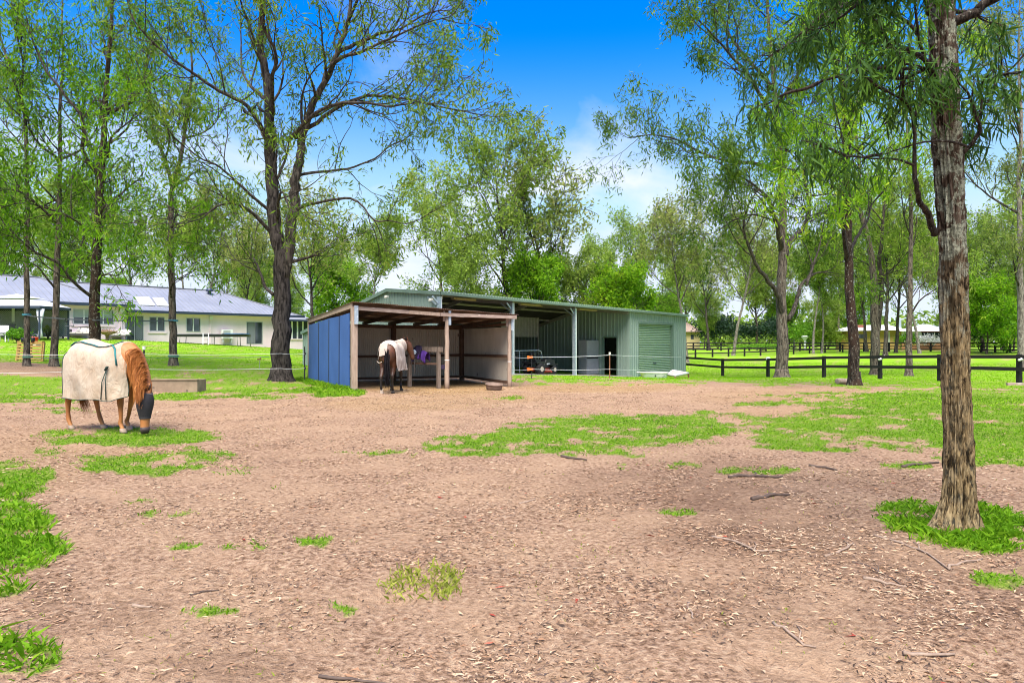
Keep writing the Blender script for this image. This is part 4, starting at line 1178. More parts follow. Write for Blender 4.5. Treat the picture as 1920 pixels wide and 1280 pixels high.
def roof_ribs_mat():
    m, t, b = newmat('roof_ribs')
    f = noise(t, .7, 4, .6, objvec(t))
    t.links.new(ramp(t, f, [(.35, (.205, .215, .25)), (.65, (.25, .26, .295))]), b.inputs['Base Color'])
    b.inputs['Roughness'].default_value = .42; b.inputs['Metallic'].default_value = .15
    return m
M_roof_ribs = roof_ribs_mat()
HW, HL, HOUSE = build_house()

# ---------------------------------------------------------------- green shed
M_green = surf('sheet_green', (0.27, 0.345, 0.305), (0.23, 0.30, 0.265), .9, .5, .05, spots=((.31, .37, .31), 3, .66))
M_green_trim = surf('trim_green', (0.165, 0.235, 0.19), (0.13, 0.19, 0.155), 2, .5, .05)
M_slat = surf('door_slat', (0.32, 0.42, 0.32), (0.28, 0.38, 0.285), 2, .5)
M_galv = surf('galvanised', (0.50, 0.56, 0.62), (0.34, 0.42, 0.50), 6, .4, .5, spots=((.62, .66, .70), 9, .6))
M_galv_dull = surf('galvanised_old', (0.36, 0.35, 0.33), (0.28, 0.27, 0.25), 4, .5, .35)
M_conc = surf('concrete', (0.44, 0.38, 0.33), (0.32, 0.28, 0.25), 2, .9, bmp=.3, bscale=25, spots=((.2, .16, .13), 5, .66))
M_bay_shade = surf('bay_shade', (0.035, 0.032, 0.032), (0.022, 0.02, 0.02), 2, .9)  # near-black that paints the shed's interior shade into its inner surfaces
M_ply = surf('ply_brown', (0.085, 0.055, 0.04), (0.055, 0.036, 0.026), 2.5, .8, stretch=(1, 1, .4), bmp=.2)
M_timber_pale = surf('timber_pale', (0.46, 0.36, 0.22), (0.36, 0.28, 0.17), 3, .8, stretch=(4, 4, 1))
M_lamp = surf('lamp_white', (0.72, 0.70, 0.60), (0.62, 0.6, 0.5), 3, .4)
def build_shed():
    # front line from the corner by the shelter to the roller-door end
    a = at(826, 640, 30.4); b = at(1284, 640, 49.9)
    w = Wall((a.x, a.y), (b.x, b.y))
    L = ((b.x - a.x) ** 2 + (b.y - a.y) ** 2) ** .5
    S = thing('shed', (a.x, a.y, gz(a.x, a.y)), 'long green ribbed-metal shed with open bays and a roller door', 'shed', rz=w.rz)
    T962, T1080, T1180 = w.t_of(962)[0], w.t_of(1079)[0], w.t_of(1180)[0]
    e0, e1 = w.z_of(828, 549), w.z_of(1281, 591)
    g0, g1 = .0, w.z_of(1180, 706)
    ez = lambda t: e0 + (e1 - e0) * t / L
    bz = lambda t: float(np.interp(t, [0, T962, T1080, T1180, L], [0.02, w.z_of(962, 703), w.z_of(1080, 704.5), w.z_of(1180, 706.5), w.z_of(1270, 700)])) 
    ap = 3.5; dp = 10.5                      # apex and depth behind the front
    def rz(t, o):
        z = ez(t)
        return z + .30 * o / ap if o <= ap else z + .30 - (o - ap) * .285
    # floor
    m = MB()
    st = [0, T962, T1080, T1180 + .3]
    V = []
    for t in st:
        for o in (-.12, dp):
            V += [w.P(t, o, bz(t) + .05), w.P(t, o, bz(t) - .5)]
    fs = []
    for i in range(len(st) - 1):
        k = 4 * i
        fs += [(k, k + 4, k + 6, k + 2), (k, k + 1, k + 5, k + 4)]
    m.add(V, fs); m.build('slab', M_conc, S)
    # left end wall, sheet by sheet
    n = 9
    for i in range(n):
        o0, o1 = dp * i / n, dp * (i + 1) / n
        V, f = ribbed(w, o0, o1 - .004, 0.0, lambda o: -.3, lambda o: rz(0, o) - .02, .20, .03, 'rib', True)
        m = MB().add(V, f); m.build('end_sheet', M_green, S)
    # back wall and far end
    h0, h1 = w.t_of(1136, dp)[0], w.t_of(1160, dp)[0]
    hole = [h0, h1, w.z_of(1148, 671, dp), w.z_of(1148, 647, dp)]
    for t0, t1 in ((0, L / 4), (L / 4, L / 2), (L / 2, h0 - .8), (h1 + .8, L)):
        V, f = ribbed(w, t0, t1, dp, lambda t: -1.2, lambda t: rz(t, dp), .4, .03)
        m = MB().add(V, f); m.build('back_sheet', M_bay_shade, S)  # back sheets coloured dark for the shade deep in the bays
    m = MB(); w.cells(m, h0 - .8, h1 + .8, -1.2, rz(h1, dp) - .02, [hole], dp, dp + .04); m.build('back_sheet', M_bay_shade, S)
    hm = (hole[0] + hole[1]) / 2
    m = MB(); w.box(m, hm - .05, hm + .05, dp - .02, dp + .06, hole[2], hole[3]); w.box(m, hole[0], hole[1], dp - .018, dp + .058, (hole[2] + hole[3]) / 2 - .03, (hole[2] + hole[3]) / 2 + .03); m.build('window_bars', M_bay_shade, S)
    # dark sheet added under the roof to colour in the bays' shade
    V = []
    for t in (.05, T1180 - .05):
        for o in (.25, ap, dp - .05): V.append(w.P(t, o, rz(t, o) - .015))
    MB().add(V, [(0, 3, 4, 1), (1, 4, 5, 2)]).build('ceiling_shade_sheet', M_bay_shade, S)
    m = MB(); w.box(m, L - .02, L + .02, .05, dp, -1.3, ez(L) - .1); m.build('end_sheet', M_green, S)
    # front wall of the closed room round the roller door
    D0, D1 = w.t_of(1196.5)[0], w.t_of(1262)[0]
    dz = w.z_of(1230, 604.5)
    def sheet(t0, t1, zb, zt, o=0.0, name='front_sheet'):
        V, f = ribbed(w, t0, t1, o, zb, zt, .30, .035)
        MB().add(V, f).build(name, M_green, S)
    k = 2
    for i in range(k): sheet(T1180 + (D0 - T1180) * i / k, T1180 + (D0 - T1180) * (i + 1) / k - .004, lambda t: bz(t) - .1, lambda t: ez(t))
    for i in range(5): sheet(D0 + (D1 - D0) * i / 5, D0 + (D1 - D0) * (i + 1) / 5 - .004, lambda t: dz, lambda t: ez(t))
    for i in range(k): sheet(D1 + (L - D1) * i / k, D1 + (L - D1) * (i + 1) / k - .004, lambda t: bz(t) - .1, lambda t: ez(t))
    m = MB(); w.box(m, T1180 - .06, T1180 + .10, -.06, .12, bz(T1180) - .1, ez(T1180)); m.build('corner_post', M_green, S)
    m = MB(); w.box(m, L - .08, L + .06, -.055, .10, bz(L) - .1, ez(L)); m.build('corner_post', M_green, S)
    # roller door: frame and curtain slat by slat
    m = MB(); w.box(m, D0, D1, -.05, .16, dz - .14, dz - .003); w.box(m, D0 - .02, D0 + .05, -.045, .2, bz(D0) - .1, dz - .143); w.box(m, D1 - .14, D1 + .02, -.045, .2, bz(D1) - .1, dz - .143)
    rd = m.build('roller_door', M_green_trim, S)
    zb = bz((D0 + D1) / 2) - .05; ns = 30; h = (dz - .145 - zb) / ns
    for i in range(ns):
        z = zb + h * i
        m = MB()
        ring = [(.205, z), (.15, z + h * .2), (.125, z + h * .5), (.13, z + h * .85), (.205, z + h)]
        m.loft([[w.P(D0 + .05, o, zz) for o, zz in ring], [w.P(D1 - .14, o, zz) for o, zz in ring]], cap=False, closed=False)
        m.build('slat', M_slat, rd)
    m = MB(); w.box(m, (D0 + D1) / 2 - .2, (D0 + D1) / 2 + .2, .09, .125, zb + h * 7, zb + h * 7.6); m.build('lock_handle', M_gutter, rd)
    # partition wall with doorway, seen through the open bay
    po0, po1 = None, None
    def po(px):     # metres behind the front on the partition line
        q = Wall(w.P(T1180, 0, 0).to_2d(), w.P(T1180, 1, 0).to_2d())
        return q.t_of(px)
    q0 = po(1158)[0]; q1 = po(1131)[0]
    doorz = CAM_H - (633 - 640) / F * po(1145)[1]
    def psheet(o0, o1, zb):
        V, f = ribbed(w, o0, o1, T1180, lambda o: zb, lambda o: rz(T1180, o), .30, .035, 'rib', True)
        MB().add(V, f).build('partition_sheet', M_green, S)
    psheet(.12, q0 * .5, bz(T1180)); psheet(q0 * .5 + .003, q0, bz(T1180)); psheet(q0, q1, doorz)
    for i in range(5): psheet(q1 + (dp - q1) * i / 5, q1 + (dp - q1) * (i + 1) / 5 - .004, bz(T1180))
    m = MB()
    for o in (q0, q1): w.box(m, T1180 - .05, T1180 + .08, o - .05, o + .05, bz(T1180), doorz)
    w.box(m, T1180 - .048, T1180 + .08, q0, q1, doorz, doorz + .1); m.build('door_frame', M_green_trim, S)
    # window at the back of the closed room
    # ply lining low on the back wall, a hanging sheet, inner post
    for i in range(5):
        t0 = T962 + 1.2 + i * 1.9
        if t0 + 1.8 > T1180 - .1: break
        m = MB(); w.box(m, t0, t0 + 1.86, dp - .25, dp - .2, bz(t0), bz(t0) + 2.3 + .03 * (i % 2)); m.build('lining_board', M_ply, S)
    tm, _ = w.t_of(1009, 6.0)
    m = MB(); w.box(m, tm - .05, tm + .05, 5.95, 6.05, bz(tm), rz(tm, 6)); m.build('inner_post', M_galv_dull, S)
    tl = w.t_of(940, 6.0)[0]
    for i in range(4):
        V, f = ribbed(w, tl + (tm - tl) * i / 4, tl + (tm - tl) * (i + 1) / 4 - .004, 6.0, lambda t: 1.9, lambda t: rz(t, 6), .3, .03)
        MB().add(V, f).build('hanging_sheet', M_galv_dull, S)
    m = MB(); w.box(m, .2, tl, 6.0, 6.05, -.2, rz(0, 6)); m.build('inner_wall', M_bay_shade, S)
    # posts
    for t in (0.0, T962, T1080):
        z1 = ez(t) - .18
        m = MB(); w.box(m, t - .10, t + .0, -.04, .14, bz(t) - .05, z1); p = m.build('post', M_galv, S)
        m = MB(); w.box(m, t + .001, t + .045, -.05, .15, bz(t) - .05, z1 + .01); m.build('flange', M_white_metal, p)
        m = MB(); m.bar(w.P(t - .05, .2, z1 - .35), w.P(t - .05, .75, z1 + .02), .08, .05); m.bar(w.P(t - .1, .05, z1 - .3), w.P(t - .45, .05, z1), .05, .07); m.build('knee_brace', M_galv, p)
    # rafters and purlins
    for t in (0.12, T962, T1080, T1180 - .15):
        m = MB(); m.bar(w.P(t, 0, rz(t, 0) - .17), w.P(t, ap, rz(t, ap) - .17), .08, .2); m.bar(w.P(t, ap, rz(t, ap) - .17), w.P(t, dp, rz(t, dp) - .17), .08, .2); m.build('rafter', M_galv_dull, S)
    for o in (1.2, 2.5, 4.5, 6.2, 8):
        m = MB(); m.bar(w.P(.05, o, rz(0, o) - .07), w.P(L - .1, o, rz(L, o) - .07), .07, .1); m.build('purlin', M_galv_dull, S)
    # pale light battens under the roof
    for px0, px1, o in ((848, 890, 1.0), (975, 1011, .9), (1085, 1117, .9), (881, 905, 3.0), (1012, 1028, 2.4)):
        t0, t1 = w.t_of(px0, o)[0], w.t_of(px1, o)[0]
        m = MB(); m.bar(w.P(t0, o, rz(t0, o) - .19), w.P(t1, o, rz(t1, o) - .19), .22, .09); m.build('light_batten', M_timber_pale, S)
    # roof sheets, gutter and barge
    ns = 14
    for i in range(ns):
        t0, t1 = -.12 + (L + .3) * i / ns, -.12 + (L + .3) * (i + 1) / ns - .004
        V = []
        for t in (t0, t1):
            for o in (-.16, ap, dp + .1):
                V.append(w.P(t, o, rz(min(max(t, 0), L), max(o, 0)) + .02))
        MB().add(V, [(0, 3, 4, 1), (1, 4, 5, 2)]).build('roof_sheet', M_green, S)
    m = MB(); m.bar(w.P(-.12, -.22, ez(0) - .02), w.P(L + .18, -.22, ez(L) - .02), .13, .17)
    g = m.build('gutter', M_green_trim, S)
    m = MB()
    nn = 130
    for i in range(nn):
        t = -.1 + (L + .26) * i / nn
        w.box(m, t, t + (L + .26) / nn * .5, -.292, -.283, ez(max(t, 0)) - .01, ez(max(t, 0)) + .05)
    m.build('gutter_slot', M_slat, g, kind='stuff')
    m = MB(); m.bar(w.P(-.1, -.1, rz(0, 0) - .02), w.P(-.1, ap, rz(0, ap) - .02), .1, .16); m.bar(w.P(-.1, ap, rz(0, ap) - .02), w.P(-.1, dp, rz(0, dp) - .02), .1, .16); m.build('barge_board', M_green_trim, S)
    # spotlights
    for o, t in ((ap - .15, -.12), (.35, -.12)):
        m = MB(); c = w.P(t - .1, o, rz(0, o) - .32); m.box(c, (.1, .12, .1), w.rz); m.lathe(c + Vector((-.06, -.06, -.05)), [(.02, -.05), (.07, -.03), (.08, .03), (.04, .07)], 10); m.build('spotlight', M_lamp, S)
    return w, L, S, bz, ez, rz, T962, T1080, T1180, q0, q1, dp
M_white_metal = surf('white_metal', (0.78, 0.80, 0.82), (0.68, 0.70, 0.72), 3, .4, .1)
SW, SL, SHED, sbz, sez, srz, T962, T1080, T1180, PQ0, PQ1, SDP = build_shed()

# ---------------------------------------------------------------- timber and iron shelter with the blue side
M_blue = surf('paint_blue', (0.048, 0.118, 0.33), (0.036, 0.092, 0.265), 1.6, .6, spots=((.16, .24, .45), 28, .68), bmp=.25, bscale=18, stretch=(1, 1, .5))
M_log = surf('log_weathered', (0.42, 0.315, 0.245), (0.27, 0.19, 0.145), 5, .85, stretch=(5, 5, .6), bmp=.5, bscale=14, spots=((.12, .08, .06), 3, .68))
M_plank_pink = surf('plank_weathered', (0.37, 0.285, 0.24), (0.24, 0.17, 0.14), 4, .85, stretch=(1, 1, 3), bmp=.3, spots=((.55, .46, .40), 2.5, .64))
M_beam = surf('beam_brown', (0.135, 0.075, 0.05), (0.085, 0.048, 0.033), 4, .85, bmp=.3)
M_iron = surf('corrugated_iron', (0.54, 0.49, 0.42), (0.42, 0.37, 0.315), 2.2, .55, .2, stretch=(1, 1, .35), spots=((.14, .09, .07), 7, .675))
M_iron_roof = surf('roof_iron_rusty', (0.33, 0.24, 0.20), (0.20, 0.11, 0.075), 1.6, .7, .2)
M_iron_under = surf('roof_iron_under', (0.40, 0.375, 0.35), (0.30, 0.275, 0.25), 1.6, .5, .3)
def build_shelter():
    FL = Vector((-5.09, 22.0, 0)); FR = Vector((-.09, 25.0, 0)); BR = Vector((-2.15, 29.3, 0)); BL = Vector((-8.0, 27.0, 0))
    S = thing('horse_shelter', ((FL + BR) / 2).to_3d(), 'open timber and corrugated-iron horse shelter with blue side wall', 'shelter')
    wf = Wall(FL.to_2d(), FR.to_2d()); Lf = (FR - FL).length
    def G(p): return gz(p.x, p.y)
    ztop = {'FL': at(664, 574, 22).z, 'FR': at(954, 596, 25).z}
    zbk = {'BL': at(584, 603, 27).z, 'BR': at(866, 610, 29.3).z}
    # front posts: left squared, middle and right round logs
    m = MB(); m.box(FL + Vector((0, 0, (ztop['FL'] - .15) / 2)), (.18, .16, ztop['FL'] + .15), wf.rz); p = m.build('post', M_log, S)
    m = MB(); m.box(FL + Vector((.09, -.09, ztop['FL'] - .28)), (.12, .06, .6), wf.rz); m.build('bracket', M_galv, p)
    t2, D2 = wf.t_of(838); P2 = wf.P(t2, 0, 0)
    z2 = at(838, 585, D2).z
    for P, z, rr in ((P2, z2, .078), (FR, ztop['FR'], .07)):
        m = MB(); m.smooth = True
        g = G(P)
        pts = [P + Vector((.012 * math.sin(3 * k), .01 * math.cos(5 * k), g - .1 + (z - g + .08) * k / 8)) for k in range(9)]
        m.tube(pts, [rr * (1.12 - .02 * k) for k in range(9)], 12); p = m.build('post', M_log, S)
        m = MB(); m.box(P + Vector((.1, -.06, z - .2)), (.09, .05, .5), wf.rz); m.build('bracket', M_galv, p)
        m = MB(); m.box(P + Vector((-.1, -.04, z - .14)), (.06, .05, .36), wf.rz); m.build('cleat', M_plank_pink, p)
        m = MB(); m.lathe(P + Vector((0, 0, g + (z - g) * .37)), [(rr * 1.13, -.012), (rr * 1.16, -.012), (rr * 1.16, .012), (rr * 1.13, .012)], 12); m.build('tape_band', M_white, p)
    # back posts and inner posts
    mid = BL.lerp(BR, .53)
    for P, z, rr in ((BL, zbk['BL'], .08), (BR, zbk['BR'], .11), (mid, (zbk['BL'] + zbk['BR']) / 2, .11)):
        m = MB(); m.smooth = True; g = G(P); m.tube([P + Vector((0, 0, g - .1)), P + Vector((0, 0, (g + z) / 2)), P + Vector((0, 0, z))], rr, 10); m.build('post', M_log if P is BL else M_beam, S)
    # front fascia in two planks, slightly out of line
    a = FL + Vector((0, -.09, ztop['FL'] - .06)); c = FR + Vector((.25, -.09, ztop['FR'] + .02)); b = a.lerp(c, .5) + Vector((0, 0, -.05))
    for u, v, mt in ((a, a.lerp(b, .62), M_plank_pink), (a.lerp(b, .625), b, M_log), (b.lerp(c, .005), c, M_plank_pink)):
        m = MB(); m.bar(u, v, .05, .115); m.build('fascia_plank', mt, S)
    # rafters (front to back) and purlins
    def roofz(u, v):
        f = ztop['FL'] * (1 - u) + ztop['FR'] * u; k = zbk['BL'] * (1 - u) + zbk['BR'] * u
        return f * (1 - v) + k * v
    def RP(u, v, dz=0.0):
        p = (FL * (1 - u) + FR * u) * (1 - v) + (BL * (1 - u) + BR * u) * v
        return Vector((p.x, p.y, roofz(u, v) + dz))
    for i in range(7):
        u = i / 6
        m = MB(); m.bar(RP(u, -.01, -.02), RP(u, 1.01, -.02), .05, .13); m.build('rafter', M_beam, S)
    for i in range(6):
        v = .03 + .95 * i / 5
        m = MB(); m.bar(RP(-.01, v, .075), RP(1.03, v, .075), .09, .045); m.build('purlin', M_plank_pink if i % 2 else M_beam, S)
    # corrugated roof sheets
    ns = 8
    for i in range(ns):
        u0, u1 = -.02 + 1.07 * i / ns, -.02 + 1.07 * (i + 1) / ns
        V = []; nn = 40
        for k in range(nn + 1):
            u = u0 + (u1 - u0) * k / nn
            h = .012 * math.sin(k / nn * 10 * 2 * math.pi)
            V += [RP(u, -.045, .115 + h + .01 * (i % 2)), RP(u, .5, .115 + h + .01 * (i % 2) - .03), RP(u, 1.05, .115 + h + .01 * (i % 2))]
        f = []
        for k in range(nn): f += [(3 * k, 3 * k + 3, 3 * k + 4, 3 * k + 1), (3 * k + 1, 3 * k + 4, 3 * k + 5, 3 * k + 2)]
        MB().add(V, f).build('roof_sheet', M_iron_roof, S)
    # blue boards on the left side
    ws = Wall(FL.to_2d(), BL.to_2d()); Ls = (BL - FL).length
    cuts = [ws.t_of(px)[0] for px in (660, 641.5, 622, 602.5, 583.5)]
    for i in range(4):
        t0, t1 = cuts[i] + .016, cuts[i + 1] - .016
        m = MB()
        o = .10 + .004 * (i % 2)
        zt = lambda t: roofz(0, t / Ls) - (.20 if t < 1.6 else .16)
        A = [ws.P(t0, o, G(ws.P(t0, 0, 0)) + .03), ws.P(t1, o, G(ws.P(t1, 0, 0)) + .03), ws.P(t1, o, zt(t1)), ws.P(t0, o, zt(t0))]
        A2 = [p - ws.n * .03 for p in A]
        m.add(A + A2, [(0, 1, 2, 3), (7, 6, 5, 4), (0, 4, 5, 1), (1, 5, 6, 2), (2, 6, 7, 3), (3, 7, 4, 0)])
        m.build('blue_board', M_blue, S)
    for c in cuts[1:4]:
        m = MB(); g0 = G(ws.P(c, 0, 0)); m.bar(ws.P(c, .112, g0 + .03), ws.P(c - .03, .112, roofz(0, c / Ls) - .2), .012, .05, up=ws.d); m.build('seam_shade_strip', M_gutter, S)  # dark strips added for the shade in the gaps between boards
    m = MB(); m.bar(RP(0, 0, .02) - Vector((.06, 0, 0)), RP(0, 1, .02) - Vector((.06, 0, 0)), .05, .16); m.build('barge_plank', M_log, S)
    # iron cladding on the back and on the right side, with rails
    def clad(P, Q, zlo, zt, n, nm, flip):
        ww = Wall(P.to_2d(), Q.to_2d()); Lw = (Q - P).length
        for i in range(n):
            t0, t1 = Lw * i / n, Lw * (i + 1) / n + .012
            V, f = ribbed(ww, t0, t1, .08 * flip + .004 * (i % 2), lambda t: G(ww.P(t, 0, 0)) + zlo, lambda t: zt, .076, .018, 'sine')
            MB().add(V, f).build(nm, M_iron, S)
        return ww, Lw
    zt_back = at(760, 614, 28.2).z
    wb, Lb = clad(BL, BR, .12, zt_back, 8, 'back_sheet', 1)
    wr, Lr = clad(BR, FR, .14, at(900, 615, 27).z, 6, 'side_sheet', 1)
    for w_, L_, zs in ((wb, Lb, (.98, .1, zt_back + .02)), (wr, Lr, (1.02, .1, at(900, 612, 27).z))):
        for z in zs:
            m = MB()
            off = -.05 if w_ is wb else .0
            m.bar(w_.P(.05, off, z), w_.P(L_ - .05, off, z + (.04 if z > .5 else 0)), .06, .10); m.build('rail', M_beam, S)
    m = MB(); m.bar(wb.P(0, 0, (zbk['BL']) - .12), wb.P(Lb, 0, zbk['BR'] - .12), .06, .14); m.build('rail', M_beam, S)
    return S, wf, FL, FR, BR, BL, P2
SHELTER, WF, SFL, SFR, SBR, SBL, SP2 = build_shelter()

# ---------------------------------------------------------------- fences
M_black = surf('black_timber', (0.016, 0.014, 0.014), (0.010, 0.009, 0.009), 4, .75, bmp=.3, stretch=(1, 1, 1))
def rail_fence(pts, label, h=1.22, rails=(1.12, .62), pw=.16, rh=.15, group='black two-rail paddock fences'):
    c = pts[len(pts) // 2]
    f = thing('rail_fence', (c.x, c.y, gz(c.x, c.y)), label, 'fence', group)
    P = [Vector((p.x, p.y, gz(p.x, p.y))) for p in pts]
    for i, p in enumerate(P):
        m = MB(); m.box(p + Vector((0, 0, h / 2 - .1)), (pw, pw, h + .2), .3 + .05 * math.sin(i * 7), taper=.94); m.build('post', M_black, f)
    for i in range(len(P) - 1):
        for z in rails:
            d = (P[i + 1] - P[i]).normalized(); nrm = Vector((d.y, -d.x, 0)); nrm = nrm if nrm.y < 0 else -nrm
            off = nrm * (pw * .5 + .03)
            m = MB(); m.bar(P[i] + Vector((0, 0, z + .01 * math.sin(i * 3 + z * 9))) + off, P[i + 1] + Vector((0, 0, z + .01 * math.sin(i * 5 + z))) + off, .05, rh); m.build('rail', M_black, f)
    return f
la, lb = (14.8, 48.0), (20.8, 28.0)
NF = [Vector((*hit(px, la, lb)[1], 0)) for px in (1282, 1355, 1440, 1545, 1650, 1762, 1911)]
d = (NF[-1] - NF[0]).normalized()
NF += [NF[-1] + d * 4.2, NF[-1] + d * 8.4, NF[-1] + d * 12.6]
rail_fence(NF, 'nearest black two-rail fence, running from the green shed to the right')
rail_fence([gat(px, D) for px, D in ((1272, 82), (1304, 83), (1336, 84), (1366, 85), (1396, 86), (1426, 87), (1457, 89), (1488, 91), (1518, 93), (1547, 95), (1580, 97))], 'middle black fence crossing the far paddock', 1.1, (1.02, .5), .16, .13)
rail_fence([gat(px, D) for px, D in ((1262, 112), (1300, 112), (1326, 111), (1352, 110), (1405, 108), (1436, 107), (1470, 106), (1500, 105), (1540, 103), (1575, 101), (1620, 99), (1667, 98), (1708, 97), (1745, 96), (1790, 94), (1840, 92), (1866, 91), (1894, 90), (1930, 88), (1975, 86))], 'farthest black fence in front of the yellow brick house', 1.35, (1.25, .75, .35), .2, .14)
rail_fence([gat(px, D) for px, D in ((540, 96), (562, 92), (578, 88), (598, 84))], 'short far piece of black fence between house and blue shelter', 1.25, (1.15, .6), .16, .14)

# ---------------------------------------------------------------- far houses
M_brick_y = surf('brick_yellow', (0.50, 0.34, 0.12), (0.42, 0.27, 0.09), 5, .85, bmp=.2)
M_brick_o = surf('brick_orange', (0.44, 0.22, 0.11), (0.36, 0.17, 0.085), 5, .85, bmp=.2)
M_red = surf('roof_red', (0.28, 0.10, 0.07), (0.2, 0.07, 0.05), 4, .8)
def far_house():
    a = at(1568, 640, 112); b = at(1775, 640, 106)
    w = Wall((a.x, a.y), (b.x, b.y)); L = ((b.x - a.x) ** 2 + (b.y - a.y) ** 2) ** .5
    g = gz(a.x + 5, a.y) - .2
    H = thing('house', (a.x, a.y, g), 'yellow brick house with pale flat roof far beyond the fences', 'house', rz=w.rz)
    z1 = at(1620, 620, 110).z
    t = lambda px: w.t_of(px)[0]
    hs = [[t(1608), t(1626), at(0, 634, 110).z, at(0, 626, 110).z], [t(1663), t(1669), g, at(0, 622, 110).z]]
    m = MB(); w.cells(m, 0, t(1690), g, z1, hs, 0, .3); m.build('wall', M_brick_y, H)
    for h, mt in ((hs[0], M_pane), (hs[1], M_white)):
        m = MB(); w.box(m, h[0], h[1], .1, .15, h[2], h[3]); m.build('window' if mt is M_pane else 'door', mt, H)
    zt = at(0, 621, 107).z; zm = at(0, 641, 107).z
    h2 = [[t(1727), t(1750), at(0, 633, 107).z, at(0, 623, 107).z], [t(1752), t(1764), at(0, 633, 107).z, at(0, 623, 107).z]]
    m = MB(); w.cells(m, t(1690), L, zm, zt, h2, -.6, -.3); m.build('wall', M_white, H)
    m = MB(); w.box(m, t(1690), L, -.7, -.2, g - .3, zm - .003); m.build('wall', M_brick_o, H)
    for h in h2:
        m = MB(); w.box(m, h[0], h[1], -.5, -.45, h[2], h[3]); p = m.build('window', M_pane, H)
        m = MB(); w.box(m, h[0] - .12, h[1] + .12, -.66, -.605, h[3] + .003, h[3] + .15); m.build('frame', M_red, p)
    m = MB(); c = [w.P(-1.2, -1.2, z1 - .05), w.P(t(1700), -1.2, z1 + .1), w.P(t(1700), 9, z1 + .1), w.P(-1.2, 9, z1 - .05), w.P(3, 4, z1 + 1.0), w.P(t(1700) - 2, 4, z1 + 1.0)]
    m.add(c, [(0, 1, 5, 4), (1, 2, 5), (2, 3, 4, 5), (3, 0, 4), (0, 3, 2, 1)]); m.build('roof', M_white, H)
    m = MB(); c = [w.P(t(1690) - .5, -1.6, zt), w.P(L + 1, -1.6, zt), w.P(L + 1, 9, zt), w.P(t(1690) - .5, 9, zt), w.P(t(1735), 3.5, zt + 1.2), w.P(t(1748), 3.5, zt + 1.2)]
    m.add(c, [(0, 1, 5, 4), (1, 2, 5), (2, 3, 4, 5), (3, 0, 4), (0, 3, 2, 1)]); r = m.build('roof', M_white, H)
    m = MB(); w.box(m, t(1690), t(1694), 2.5, 3.1, zt, zt + 1.9); m.build('chimney', M_galv, r)
    m = MB(); w.box(m, t(1608), t(1622), 1.8, 2.4, z1 + .2, z1 + 1.0); m.build('chimney', M_red, r)
far_house()
def cottage():
    a = at(1268, 640, 128); b = at(1312, 640, 128)
    w = Wall((a.x, a.y), (b.x, b.y)); g = gz(a.x, a.y)
    H = thing('house', (a.x, a.y, g), 'cream cottage glimpsed between trunks right of the shed', 'house', rz=w.rz)
    L = (b - a).length; z1 = at(0, 622, 128).z
    t = lambda px: w.t_of(px)[0]
    hs = [[t(1295), t(1301), z1 - 1.4, z1 - .5]]
    m = MB(); w.cells(m, 0, L, g, z1, hs, 0, .25); w.box(m, L - .25, L, .25, 7, g, z1); m.build('wall', surf('cottage_cream', (.62, .50, .26), (.55, .43, .22), 2), H)
    m = MB(); w.box(m, hs[0][0], hs[0][1], .1, .13, hs[0][2], hs[0][3]); m.build('window', M_pane, H)
    m = MB(); c = [w.P(-.6, -.7, z1), w.P(L + .6, -.7, z1), w.P(L + .6, 7.5, z1), w.P(-.6, 7.5, z1), w.P(1.6, 3.4, z1 + 1.9), w.P(L - 1.6, 3.4, z1 + 1.9)]
    m.add(c, [(0, 1, 5, 4), (1, 2, 5), (2, 3, 4, 5), (3, 0, 4), (0, 3, 2, 1)]); m.build('roof', surf('cottage_roof', (.30, .22, .18), (.24, .17, .14), 2), H)
cottage()
# ------------------------------------------------------------------ horses
def coat(name, body, body2, leg, legz=(.35, .62), sheen=.35):
    m, t, b = newmat(name)
    vo = objvec(t)
    f = noise(t, 5, 5, .6, vo)
    col = ramp(t, f, [(.35, body2), (.65, body)])
    s = t.nodes.new('ShaderNodeSeparateXYZ'); t.links.new(vo, s.inputs[0])
    k = t.nodes.new('ShaderNodeMapRange'); t.links.new(s.outputs[2], k.inputs['Value'])
    k.inputs['From Min'].default_value = legz[1]; k.inputs['From Max'].default_value = legz[0]
    col = mixc(t, k.outputs[0], col, leg)
    t.links.new(col, b.inputs['Base Color'])
    b.inputs['Roughness'].default_value = .5
    b.inputs['Specular IOR Level'].default_value = sheen
    bump(t, b, noise(t, 160, 3, .6, objvec(t, (.4, 1, 1))), .25, .004)
    return m
def hairmat(name, a, b_):
    return leafmat(name, [(0, tuple(x * .45 for x in b_)), (.4, b_), (.8, a), (1, tuple(min(1, x * 1.35) for x in a))], .15, .45)
def rug_mat(name, c1, c2, dirt):
    m, t, b = newmat(name)
    vo = objvec(t)
    f = noise(t, 2.6, 5, .6, vo)
    col = ramp(t, f, [(.36, c2), (.60, c1)])
    k = ramp(t, noise(t, 1.7, 4, .55, objvec(t, (1.3, 1, 1))), [(.55, (0, 0, 0)), (.78, (.6, .6, .6))])
    col = mixc(t, k, col, dirt)
    wv = t.nodes.new('ShaderNodeTexWave'); wv.bands_direction = 'Z'; wv.inputs['Scale'].default_value = 22; wv.inputs['Distortion'].default_value = .4
    t.links.new(vo, wv.inputs['Vector'])
    col = mixc(t, ramp(t, wv.outputs['Fac'], [(.0, (.16, .16, .16)), (.35, (0, 0, 0))]), col, dirt)
    t.links.new(col, b.inputs['Base Color'])
    b.inputs['Roughness'].default_value = .9; b.inputs['Specular IOR Level'].default_value = .1
    bump(t, b, noise(t, 7, 6, .65, objvec(t, (1, 1, .45)), .8), .9, .05)
    return m
M_coat1 = coat('coat_chestnut', (.40, .155, .045), (.29, .10, .03), (.42, .19, .065), (.02, .22))
